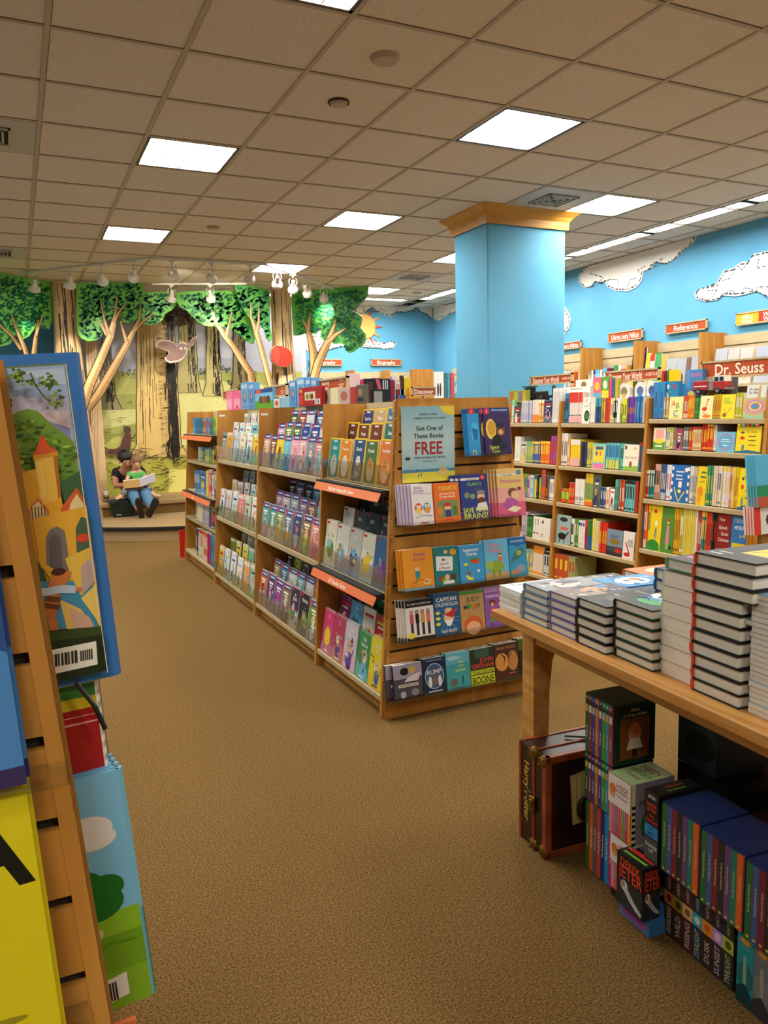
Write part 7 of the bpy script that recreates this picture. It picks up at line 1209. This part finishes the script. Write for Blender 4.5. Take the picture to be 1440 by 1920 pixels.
# ------------------------------------------------------------------ toys and boxes on top of the runs
TT = 1.508
gB = 'boxes standing on top of the aisle run'
blu_ = lambda c: [('r', 0, 0, 1, 1, c), ('r', .1, .78, .9, .92, mix(c, 'ffffff', .4)), ('e', .5, .45, .3, .25, mix(c, '20406a', .5)), ('e', .5, .5, .15, .12, 'c8a080'), ('r', .1, .05, .9, .15, mix(c, '20406a', .3))]
for (x0, y0, x1, y1, col, ops, lb) in ((425, 735, 436, 762, 'e87a9a', [('r', .1, .1, .9, .6, 'f0a8c0')], 'pink box at the far end of the aisle run top'), (437, 734, 452, 762, 'e8688e', [('r', .1, .1, .9, .6, 'f0a0b8'), ('p', 'd03a6a', [.3, .1, .7, .1, .5, .3])], 'deeper pink box beside the blue boxes'), (453, 718, 466, 762, '6fa8d8', blu_('6fa8d8'), 'tall light blue box, leftmost of the blue ones'), (467, 718, 478, 762, '5f9ad0', blu_('5f9ad0'), 'tall blue box second from the left'), (479, 731, 512, 762, '6ab8e0', [('r', 0, 0, 1, 1, '7ac0e4'), ('r', 0, 0, 1, .4, '5aa82a'), ('r', 0, .8, 1, 1, '2a4a90'), ('e', .2, .88, .15, .12, 'e0582a'), ('e', .35, .45, .12, .2, '6a4a3a'), ('e', .55, .45, .12, .2, '8a5a3a'), ('e', .75, .45, .12, .2, '5a3a2a')], 'wide box with green meadow picture'),
        (514, 748, 524, 762, 'd8d0c8', [('e', .5, .5, .3, .3, 'c84a3a')], 'small white and red box below the third sign'), (526, 745, 543, 762, '8ab8d0', [], 'pale blue box behind the third sign'), (544, 714, 556, 762, '5a98d0', blu_('5a98d0'), 'blue box right of the third sign'), (557, 709, 572, 745, '6aa8dc', blu_('6aa8dc'), 'blue box stacked high, left of the red box'), (573, 709, 583, 745, '5f9cd4', blu_('5f9cd4'), 'narrow blue box above the red box'), (584, 710, 594, 745, '6ca4d8', blu_('6ca4d8'), 'blue box above the red box, right one')):
    boxy('toy_box', x0, y0, x1, y1, 'x', 1.84, .05, col, ops, lb, 'box', base=TT, group=gB)
boxy('toy_box', 561, 728, 603, 762, 'x', 1.80, .03, 'a8201f', [('r', 0, 0, 1, 1, 'a8201f'), ('r', .28, .3, .75, .75, 'd8d0b8'), ('e', .4, .5, .07, .15, '6a8a3a'), ('e', .5, .5, .07, .15, 'c8a040'), ('e', .6, .5, .07, .15, '5a3a2a'), ('r', .02, .1, .2, .6, 'd83a2a'), ('r', .72, .08, .95, .35, 'ece8e0'), ('r', .75, .12, .77, .32, '2a2a2a'), ('r', .8, .12, .82, .32, '2a2a2a'), ('r', .86, .12, .9, .32, '2a2a2a'), ('e', .1, .82, .07, .12, 'd8902a')], 'red toy box with a barcode between two orange signs', 'box', base=TT)
for (x0, y0, x1, y1, col, ops, lb) in ((604, 732, 618, 758, 'b8b0a0', [('e', .5, .5, .3, .3, '8a5a4a')], 'grey-brown small box right of the red box'), (620, 728, 634, 758, 'e8e0b0', [], 'cream box under the nearest aisle sign'), (636, 728, 655, 757, 'c8b0a8', [('e', .5, .5, .35, .3, 'b86a5a')], 'pinkish face-picture book under the nearest aisle sign'), (657, 726, 668, 756, 'b83a34', [], 'red book right of the nearest aisle sign'), (669, 722, 683, 755, '5a5a50', [('e', .5, .6, .3, .2, 'a87a5a'), ('r', .1, .1, .9, .3, '2a2a2a')], 'dark photo-cover book on the aisle run top')):
    boxy('display_book', x0, y0, x1, y1, 'x', 1.84, .03, col, ops, lb, 'book', base=TT, group='books lying about on top of the aisle run')
# right run top
for (x0, y0, x1, y1, col, ops, lb, X) in ((955, 733, 987, 752, '8a9a3a', [('r', .05, .1, .25, .9, 'c86a3a'), ('r', .3, .1, .5, .9, '9ab83a'), ('r', .55, .1, .75, .9, '8a6a8a'), ('r', .8, .1, .95, .9, 'c8a83a')], 'green box with four picture squares near the slatwall end', 3.86), (1054, 727, 1107, 752, 'ecebe6', [('t', 'My big truck book', .52, .86, .12, '2a2a2a', .8)], 'white book reading My big truck book on the right-hand run', 3.90), (1079, 713, 1110, 740, 'e8e6e0', [('e', .5, .72, .16, .2, '8a6a3a')], 'white box with a round brown badge on the right-hand run', 3.95), (1112, 708, 1127, 742, 'e86a8a', [('e', .5, .6, .3, .2, 'e8c83a'), ('r', 0, 0, 1, .3, '6ab8d8')], 'pink flower book on the right-hand run', 3.93), (1128, 707, 1141, 742, '5aa83a', [('r', 0, 0, 1, .4, 'e8d040'), ('e', .5, .65, .3, .2, 'e8e8e0')], 'green and yellow book next to the pink flower book', 3.93), (1142, 709, 1147, 742, 'd84a7a', [], 'narrow magenta book on the right-hand run', 3.93), (1148, 709, 1152, 742, '2a6a9a', [], 'narrow dark blue book on the right-hand run', 3.93), (1153, 709, 1158, 742, 'b8b03a', [], 'narrow mustard book on the right-hand run', 3.93),
        (1234, 695, 1240, 718, 'e8c82a', [], 'yellow narrow book right of the middle sign', 4.1), (1241, 695, 1245, 718, 'c8303a', [], 'red narrow book right of the middle sign', 4.1), (1246, 695, 1249, 718, '6a2a4a', [], 'plum narrow book right of the middle sign', 4.1), (1250, 695, 1253, 718, '4a8a2a', [], 'green narrow book right of the middle sign', 4.1), (1254, 694, 1269, 718, 'ecc81c', [('r', 0, 0, 1, 1, 'ecc81c'), ('e', .3, .3, .2, .25, '5a3420'), ('e', .7, .3, .2, .25, '6a3f24')], 'yellow book with two brown heads', 4.1), (1286, 694, 1317, 736, '4a86c0', [('r', 0, 0, .25, 1, '5a94cc'), ('t', 'BEARS', .62, .8, .14, 'd8709a', .7), ('e', .3, .1, .2, .1, 'e8dc6a')], 'blue boxed book behind the fire engine', 3.97)):
    boxy('display_book', x0, y0, x1, y1, 'x', X, .04, col, ops, lb, 'book', base=1.508, group='books standing on top of the right-hand run')
boxy('display_book', 1225, 717, 1271, 765, 'x', 3.86, .04, '2b86bd', [('r', 0, 0, 1, 1, '2b86bd'), ('r', 0, 0, .16, 1, '2474a8'), ('r', .04, .1, .12, .2, 'e8d040'), ('r', .04, .25, .12, .35, 'c83a3a'), ('r', .04, .5, .12, .8, 'dfe8f0'), ('e', .35, .7, .07, .08, 'c84a5a'), ('e', .6, .75, .05, .12, 'e8e8e8'), ('e', .85, .75, .05, .12, 'c83a4a'), ('e', .55, .3, .06, .2, 'dfe4e8'), ('e', .7, .5, .05, .06, '5aa84a')], 'large blue book leaning over the upright above the yellow bay', 'book', base=1.47)
boxy('display_book', 920, 716, 948, 735, 'x', 4.0, .04, 'e8c83a', [('r', 0, 0, .4, 1, 'e8c83a'), ('r', .4, .2, 1, 1, 'd84a34'), ('r', 0, .8, 1, 1, 'eceae4')], 'yellow, red and white book left of the green picture box', 'book', base=1.506)
for k, x in enumerate((1160, 1190, 1212)):
    b = MB(); a, c_ = at(x, 745, 'x', 3.95), at(x+20, 745, 'x', 3.95); w_ = a.y-c_.y
    b.slab([(0, 0, 0), (w_, 0, 0), (w_, 0, .075), (w_*.75, 0, .108), (w_*.3, 0, .112), (0, 0, .08)], (0, .03, 0), 'dcdcd8'); art(b, FR((0, 0, 0), (1, 0, 0), (0, 0, 1), w_, .11), [('e', .5, .45, .32, .3, ('8a7a5a', '5a6a9a', '4a5a8a')[k]), ('e', .5, .2, .2, .15, ('c8a06a', '3a78c0', '3a6ab0')[k])])
    o = b.build('board_book', PR); o.matrix_world = MX.Translation((3.95, a.y, TT)) @ MX.Rotation(-pi/2, 4, 'Z'); tag(o, 'rounded white board book on the right-hand run, %s of three' % ('left' if k == 0 else 'middle' if k == 1 else 'right'), 'book', 'rounded board books')
RUB = mat('black_rubber', '0e0e10', rough=.5); REDM = mat('fire_red_enamel', 'a82420', rough=.3, coat=.4); BLKM = mat('black_enamel', '141416', rough=.3, coat=.4); CHR = mat('toy_chrome', 'b0b0b4', rough=.3, metal=.8); GLS = mat('dark_window', '2a3038', rough=.1)
def wheel(p, r, w_, par, hub=CHR):
    o = MB(); o.v = []; pr = [(.001, -w_/2), (r*.8, -w_/2), (r, -w_/2*.7), (r, w_/2*.7), (r*.8, w_/2), (.001, w_/2)]; o.lathe(pr, n=20); q = o.build('wheel', RUB, par); q.matrix_local = MX.Translation(p) @ MX.Rotation(pi/2, 4, 'X')
    h = MB().lathe([(.001, w_/2+.001), (r*.42, w_/2+.0015), (r*.45, w_/2-.003)], n=16); [h.ball((r*.3*cos(a), r*.3*sin(a), w_/2+.001), r*.07, n=5, k=4) for a in (0, 1.05, 2.1, 3.14, 4.2, 5.25)]; h.build('hubcap', hub, q)
    h2 = MB().lathe([(.001, -w_/2-.001), (r*.42, -w_/2-.0015), (r*.45, -w_/2+.003)], n=16); h2.build('hubcap', hub, q)
# fire engine: local x forward (towards camera = right in the photo), seen side faces -y
a, c_ = at(1303, 735, 'x', 3.9), at(1365, 735, 'x', 3.9); LW = a.y-c_.y
t = empty('toy_fire_engine', 'red and white toy fire engine with black wheels on the right-hand run', 'toy')
m = MB().box((0, 0, .03), (LW*.46, .06, .085)); bev(m.build('rear_body', REDM, t), .004); m = MB().box((LW*.46, .003, .028), (LW*.62, .057, .09)); bev(m.build('pump_panel', CHR, t), .003)
m = MB().slab([(LW*.62, 0, .03), (LW*.98, 0, .03), (LW, 0, .055), (LW*.97, 0, .078), (LW*.62, 0, .078)], (0, .06, 0)); m.build('cab', REDM, t)
m = MB().slab([(LW*.64, .002, .078), (LW*.97, .002, .078), (LW*.94, .002, .115), (LW*.64, .002, .115)], (0, .056, 0)); m.build('cab_roof', WHT, t)
for q in (.66, .81): MB().box((LW*q, -.001, .082), (LW*(q+.11), .061, .106)).build('cab_window', GLS, t)
MB().box((-.004, .005, .024), (LW*.97, .055, .032)).build('chassis', DARK, t); MB().box((LW*.98, -.002, .028), (LW+.012, .062, .042)).build('bumper', CHR, t); MB().box((LW*.04, .01, .088), (LW*.5, .02, .094)).build('ladder', CHR, t); MB().box((LW*.04, -.001, .05), (LW*.44, .0, .056)).build('stripe', WHT, t)
for x in (LW*.18, LW*.76):
    for y in (.004, .056): wheel((x, y, .023), .0225, .016, t)
t.matrix_world = MX.Translation((3.88, a.y, TT+.003)) @ MX.Rotation(-pi/2, 4, 'Z')
# tractor: seen side, cab at the left, bonnet to the right
a, c_ = at(981, 747, 'x', 3.92), at(1027, 747, 'x', 3.92); LW = a.y-c_.y
t = empty('toy_tractor', 'black toy tractor with a tall cab on the right-hand run', 'toy')
bev(MB().box((LW*.42, .012, .045), (LW*.93, .048, .085)).build('bonnet', BLKM, t), .006, 2); MB().box((LW*.05, .005, .035), (LW*.5, .055, .07)).build('body', BLKM, t); MB().box((LW*.1, .02, .02), (LW*.9, .04, .045)).build('axle_frame', DARK, t)
for x in (LW*.1, LW*.42):
    for y in (.008, .05): MB().tube([(x, y, .065), (x+(-.004 if x < .1 else -.008), y, .125)], .003, n=6).build('cab_post', BLKM, t)
bev(MB().box((LW*.03, .0, .124), (LW*.46, .058, .133)).build('cab_roof', BLKM, t), .003); MB().box((LW*.12, .012, .072), (LW*.4, .046, .122)).build('cab_window', GLS, t); MB().tube([(LW*.7, .03, .08), (LW*.7, .03, .115)], .004).build('exhaust', CHR, t)
for y in (.0, .06): wheel((LW*.25, y, .042), .0415, .02, t, BLKM); wheel((LW*.82, y, .026), .0255, .016, t, BLKM)
MB().box((LW*.93, .005, .03), (LW*1.05, .055, .05)).build('front_weight', BLKM, t)
t.matrix_world = MX.Translation((3.90, a.y, TT)) @ MX.Rotation(-pi/2, 4, 'Z')
for k, c in enumerate(('e8d83a', '6ab0d0', 'd84a3a', '3a9a4a', 'e88a9a')):
    p = at(1388+8.3*k, 796, 'x', 3.82); tag(MB().ball((0, 0, 0), .0135, c).build('pompom', PR, smooth=True, loc=(3.82, p.y, p.z)), '%s pompom on the top edge of the yellow gift book' % ('yellow', 'blue', 'red', 'green', 'pink')[k], 'pompom', 'pompoms on the yellow book')
b = MB().box((0, 0, 0), (.065, .02, .29), 'c82018'); p = at(350, 1050, 'z', 0); tag(b.build('picture_book', PR, loc=(p.x-.03, p.y+.16, 0)), 'red board leaning at the far foot of the aisle run', 'board')
# ------------------------------------------------------------------ reader with child on the bench
SKIN = mat('skin', 'b98263', rough=.5); SKIN2 = mat('child_skin', 'e0b090', rough=.5); TEE = mat('black_cotton', '17171b', rough=.9); JEAN = noisy(mat('blue_denim', rough=.85), '3f6a92', '6a98bc', 60, lo=.3, hi=.7)
HAIR = mat('black_hair', '100d0e', rough=.5); HAIR2 = mat('light_brown_hair', '8a6444', rough=.5); GRN = mat('green_cotton', '5cb860', rough=.85); LEG = noisy(mat('patterned_legging', rough=.9), '202024', 'b0b0b4', 55, lo=.45, hi=.55); SHOE = mat('black_shoe', '0d0d0f', rough=.6)
def G(x, y, Y): return at(x, y, 'y', Y)
def skin(name, chains, m, parent=None, sub=2, root=0):
    """chains: lists of (point, radius); a chain may start with ('@', chain, index) to branch from an earlier vertex"""
    vs, es, rs, idx = [], [], [], []
    for ch in chains:
        ids = []
        for it in ch:
            if it[0] == '@': ids.append(idx[it[1]][it[2]]); continue
            vs.append(tuple(it[0])); rs.append(it[1]); ids.append(len(vs)-1)
        es += list(zip(ids, ids[1:])); idx.append(ids)
    me = bpy.data.meshes.new(name); me.from_pydata(vs, es, []); o = bpy.data.objects.new(name, me); C.objects.link(o); me.materials.append(m)
    md = o.modifiers.new('skin', 'SKIN'); md.use_smooth_shade = True; md.branch_smoothing = .3
    bm = bmesh.new(); bm.from_mesh(me); ly = bm.verts.layers.skin.verify(); bm.verts.ensure_lookup_table()
    for v, r in zip(bm.verts, rs): v[ly].radius = r if isinstance(r, tuple) else (r, r)
    bm.verts[root][ly].use_root = True; bm.to_mesh(me); bm.free()
    o.modifiers.new('sub', 'SUBSURF').levels = sub; o.modifiers['sub'].render_levels = sub
    if parent: o.parent = parent
    return o
def fingers(ci, vi, palm, d, side, s=1.0):
    """five finger chains growing from a palm vertex: d = pointing direction, side = across the knuckles"""
    d, side = V(d).normalized(), V(side).normalized(); n = d.cross(side); out = []
    for k, (l, off) in enumerate(((.062, -.030), (.072, -.010), (.068, .010), (.054, .029))):
        b0 = palm+d*.03*s+side*off*s; out.append([('@', ci, vi), (b0, .009*s), (b0+d*l*.5*s-n*.006*s, .0085*s), (b0+d*l*.8*s-n*.022*s, .0075*s), (b0+d*l*.9*s-n*.04*s, .0065*s)])
    b0 = palm-side*.032*s+d*.0; out.append([('@', ci, vi), (b0, .011*s), (b0-side*.02*s+d*.03*s-n*.01*s, .0095*s), (b0-side*.018*s+d*.052*s-n*.022*s, .008*s)])
    return out
# adult, one continuous body; pelvis is the root
hip = G(252, 927, 10.98); hip.z = .47; ch_ = G(240, 890, 10.86); nk = G(241, 877, 10.74); hd = G(237, 864, 10.68)
sL, eL, hL = G(216, 885, 10.84), G(217, 911, 10.72), G(240, 909, 10.50); sR, eR, hR = G(264, 882, 10.84), G(278, 903, 10.74), G(268, 909, 10.52)
kL, aL, kR, aR = G(250, 926, 10.50), G(260, 958, 10.34), G(273, 924, 10.50), G(284, 957, 10.30); kL.z += .0
hipL, hipR = hip+V((-.09, -.03, 0)), hip+V((.09, -.03, 0))
chin = hd+V((.015, -.06, -.085)); body = [[(hip, .13), (hip.lerp(ch_, .5), .125), (ch_, .135), (nk, .055), (hd+V((0, .0, -.02)), .075), (hd+V((-.005, .0, .05)), .082)],
        [('@', 0, 4), (hd+V((.01, -.05, -.045)), .045), (chin, .026)],
        [('@', 0, 2), (sL, .06), (sL.lerp(eL, .55), .048), (eL, .040), (eL.lerp(hL, .6), .034), (hL, (.036, .02))], [('@', 0, 2), (sR, .06), (sR.lerp(eR, .55), .048), (eR, .040), (eR.lerp(hR, .6), .034), (hR, (.036, .02))],
        [('@', 0, 0), (hipL, .10), (hipL.lerp(kL, .6), .082), (kL, .062), (kL.lerp(aL, .4), .055), (aL, .038)], [('@', 0, 0), (hipR, .10), (hipR.lerp(kR, .6), .082), (kR, .062), (kR.lerp(aR, .4), .055), (aR, .038)]]
body += fingers(2, 5, hL, (.9, -.2, .2), (0, -.3, 1)); body += fingers(3, 5, hR, (-.9, -.2, .2), (0, -.3, 1))
P1 = skin('person', body, SKIN); tag(P1, 'seated adult in black t-shirt and jeans, head bent, reading to a child', 'person')
skin('t_shirt', [[(hip+V((0, 0, .02)), .145), (hip.lerp(ch_, .5), .145), (ch_, .155), (ch_.lerp(nk, .6), .09), (nk+V((0, 0, -.015)), .062)], [('@', 0, 2), (sL, .078), (sL.lerp(eL, .62), .066)], [('@', 0, 2), (sR, .078), (sR.lerp(eR, .62), .066)]], TEE, P1)
skin('jeans', [[(hip+V((0, 0, -.01)), .15), (hip+V((0, .02, .05)), .14)], [('@', 0, 0), (hipL, .115), (hipL.lerp(kL, .6), .096), (kL, .076), (kL.lerp(aL, .45), .066), (aL.lerp(kL, .12), .050)], [('@', 0, 0), (hipR, .115), (hipR.lerp(kR, .6), .096), (kR, .076), (kR.lerp(aR, .45), .066), (aR.lerp(kR, .12), .050)]], JEAN, P1)
h = MB().ball((0, 0, 0), (.098, .10, .098), n=20, k=12); h.v = [(x, y+(.012 if z > 0 else .03*min(1, -z/.08)), z) for x, y, z in h.v]; o = h.build('hair', HAIR, smooth=True); o.parent = P1; o.location = hd+V((-.012, .018, .052)); o.rotation_euler = (.35, 0, 0)
for k, e_ in enumerate((hd+V((-.025, -.088, -.015)), hd+V((.035, -.09, -.02)))): MB().ball((0, 0, 0), (.011, .006, .006)).build('eye', DARK, P1, loc=e_)
MB().ball((0, 0, 0), (.012, .016, .018)).build('nose', SKIN, P1, True, loc=hd+V((.008, -.10, -.045))); MB().ball((0, 0, 0), (.02, .006, .005)).build('mouth', mat('lips', '8a4a42'), P1, True, loc=hd+V((.014, -.092, -.075))); MB().ball((0, 0, 0), (.01, .02, .03)).build('ear', SKIN, P1, True, loc=hd+V((-.086, -.0, -.01)))
for a_, yaw in ((aL, -.15), (aR, .45)):
    s = MB(); n = 16; prof = [(-.5, .030), (-.38, .038), (-.1, .032), (.2, .044), (.42, .040), (.5, .018)]
    out = [(w_, l*.27) for l, w_ in prof]+[(-w_, l*.27) for l, w_ in reversed(prof)]
    s.slab([(x, -.03, z) for x, z in out], (0, .055, 0)); q = s.build('shoe', SHOE, P1); bev(q, .014, 3); q.matrix_world = MX.Translation(a_+V((.01, -.05, .045))) @ MX.Rotation(yaw, 4, 'Y') @ MX.Rotation(.35, 4, 'X')
    q.matrix_world.translation.z = max(q.matrix_world.translation.z, .17+.135)
    s = MB().slab([(x, -.036, z) for x, z in out], (0, .01, 0)); z = s.build('sole', DARK, q); z.matrix_local = MX.Identity(4)
# child on the lap
chp = G(258, 912, 10.62); cc_ = G(258, 889, 10.60); cn_ = G(257, 880, 10.57); hd2 = G(256, 869, 10.54)
c1, c2, c3, c4 = G(243, 888, 10.58), G(236, 903, 10.52), G(268, 888, 10.58), G(274, 902, 10.50)
bk = [[(chp, .085), (cc_, .080), (cn_, .034), (hd2+V((0, 0, -.01)), .062), (hd2+V((0, .0, .04)), .066)], [('@', 0, 3), (hd2+V((-.005, -.04, -.04)), .034)],
      [('@', 0, 1), (c1, .036), (c1.lerp(c2, .5), .030), (c2, (.024, .015))], [('@', 0, 1), (c3, .036), (c3.lerp(c4, .5), .030), (c4, (.024, .015))],
      [('@', 0, 0), (chp+V((-.06, -.03, -.02)), .055), (G(237, 917, 10.52), .048), (G(226, 931, 10.50), .030), (G(221, 934, 10.44), .026), (G(218, 935, 10.40), .018)], [('@', 0, 0), (chp+V((.06, -.03, -.02)), .055), (G(279, 915, 10.54), .048), (G(286, 927, 10.52), .030), (G(294, 930, 10.48), .024), (G(301, 929, 10.46), .016)]]
bk += fingers(2, 3, c2, (.6, -.4, -.3), (.3, 0, 1), .6)+fingers(3, 3, c4, (-.6, -.4, -.3), (.3, 0, 1), .6)
P2 = skin('person', bk, SKIN2); tag(P2, 'small child in green t-shirt and patterned leggings on the adult lap', 'person')
skin('t_shirt', [[(chp, .094), (cc_, .090), (cc_+V((0, -.005, .028)), .082), (cn_+V((0, 0, -.012)), .048)], [('@', 0, 1), (c1, .047), (c1.lerp(c2, .45), .042)], [('@', 0, 1), (c3, .047), (c3.lerp(c4, .45), .042)]], GRN, P2)
skin('leggings', [[(chp+V((0, 0, -.02)), .094), (chp+V((0, .01, .02)), .09)], [('@', 0, 0), (chp+V((-.06, -.03, -.02)), .064), (G(237, 917, 10.52), .056), (G(227, 930, 10.50), .038)], [('@', 0, 0), (chp+V((.06, -.03, -.02)), .064), (G(279, 915, 10.54), .056), (G(286, 926, 10.52), .038)]], LEG, P2)
h = MB().ball((0, 0, 0), (.075, .078, .078), n=18, k=10); o = h.build('hair', HAIR2, P2, True, loc=hd2+V((.004, .02, .042)))
for e_ in (hd2+V((-.027, -.066, .0)), hd2+V((.02, -.068, .0))): MB().ball((0, 0, 0), (.008, .005, .006)).build('eye', DARK, P2, loc=e_)
MB().ball((0, 0, 0), (.008, .01, .009)).build('nose', SKIN2, P2, True, loc=hd2+V((-.004, -.076, -.018))); MB().ball((0, 0, 0), (.013, .005, .004)).build('mouth', mat('child_lips', 'b8605a'), P2, True, loc=hd2+V((-.004, -.07, -.04)))
for s_ in (-1, 1): MB().ball((0, 0, 0), (.008, .014, .018)).build('ear', SKIN2, P2, True, loc=hd2+V((.064*s_, .0, .0)))
# open book in their hands
bc = G(262, 902, 10.44); t = empty('open_picture_book', 'open picture book with yellow-brown cover held across their laps', 'book', tuple(bc))
for s_, col in ((-1, 'a8823a'), (1, 'a8a0b0')):
    q = MB(); a_ = V((s_*.205, .02, .055 if s_ > 0 else -.02)); u = V((0, .045, .098)); q.slab([V((0, 0, -.01)), a_, a_+u, u+V((0, 0, -.01))], (0, .004, -.002), col); q.build('cover', PR, t)
    q = MB(); q.slab([V((0, .006, -.006)), a_*.97+V((0, .006, .002)), a_*.97+u+V((0, .006, .004)), u+V((0, .006, -.004))], (0, .012, .002), 'f0ede4'); q.build('pages', PR, t)
t.location = bc+V((0, -.02, -.065))
# basket, cup, bag
bp = at(231, 968, 'z', .172); t = empty('shopping_basket', 'dark green plastic shopping basket on the stage step by the bench', 'basket', (bp.x, bp.y+.02, .172))
BSK = mat('dark_green_plastic', '10261e', rough=.35)
o0 = [(-.125, -.09), (.125, -.09), (.125, .09), (-.125, .09)]; o1 = [(-.175, -.125), (.175, -.125), (.175, .125), (-.175, .125)]; m = MB(); m.face([(x, y, .0) for x, y in o0[::-1]]); m.face([(x, y, .004) for x, y in o0])
for i in range(4):
    j = (i+1) % 4; A, B, D, E_ = (*o0[i], 0), (*o0[j], 0), (*o1[j], .21), (*o1[i], .21); m.face([A, B, D, E_]); m.face([tuple(V(p)*.97) for p in (E_, D, B, A)])
m.build('basket_body', BSK, t); m = MB()
for i in range(4): j = (i+1) % 4; m.tube([(*o1[i], .208), (*o1[j], .208)], .009, n=8)
m.build('rim', BSK, t); m = MB().tube([(-.17, -.118, .208), (-.16, -.13, .19), (.16, -.13, .19), (.17, -.118, .208)], .005); m.build('handle', DARK, t)
m = MB(); F = FR((-.085, -.0985, .022), (1, 0, 0), (0, -.035/.21, 1), .17, .03, .001); art(m, F, [('r', 0, 0, .03, .9, 'e8e8e8')]+[('r', .07+.05*k, .1, .1+.05*k, .5+.2*(k % 2), 'd8d8d8') for k in range(6)]+[('r', .6+.06*k, .2, .63+.06*k, .5, '6a7a74') for k in range(6)]); m.build('printed_mark', PR, t)
cp = at(199, 940, 'z', .366); t = empty('coffee_cup', 'white paper coffee cup with tan sleeve and lid on the bench edge', 'cup', (cp.x+.005, cp.y, .366))
MB().lathe([(.001, 0), (.028, 0), (.04, .12), (.038, .121)], 'ece8e0', n=24).build('cup_body', PR, t, True); MB().lathe([(.0335, .038), (.0345, .036), (.040, .088), (.0385, .089)], 'b08a60', n=24).build('sleeve', PR, t, True); MB().lathe([(.042, .118), (.043, .126), (.036, .13), (.035, .137), (.001, .137)], 'f4f2ee', n=24).build('lid', PR, t)
gp = at(199, 931, 'z', .366); b = MB().ball((0, 0, .085), (.17, .09, .088), n=20, k=12); b.v = [(x, y, max(.0, z+.015*sin(x*30))) for x, y, z in b.v]
t = b.build('shoulder_bag', mat('black_bag_cloth', '14171a', rough=.8), smooth=True, loc=(gp.x+.02, gp.y+.14, .367)); tag(t, 'black soft bag lying on the bench behind the coffee cup', 'bag'); MB().tube([(-.12, 0, .12), (-.06, -.06, .19), (.03, -.06, .185), (.1, 0, .12)], .008).build('strap', DARK, t)
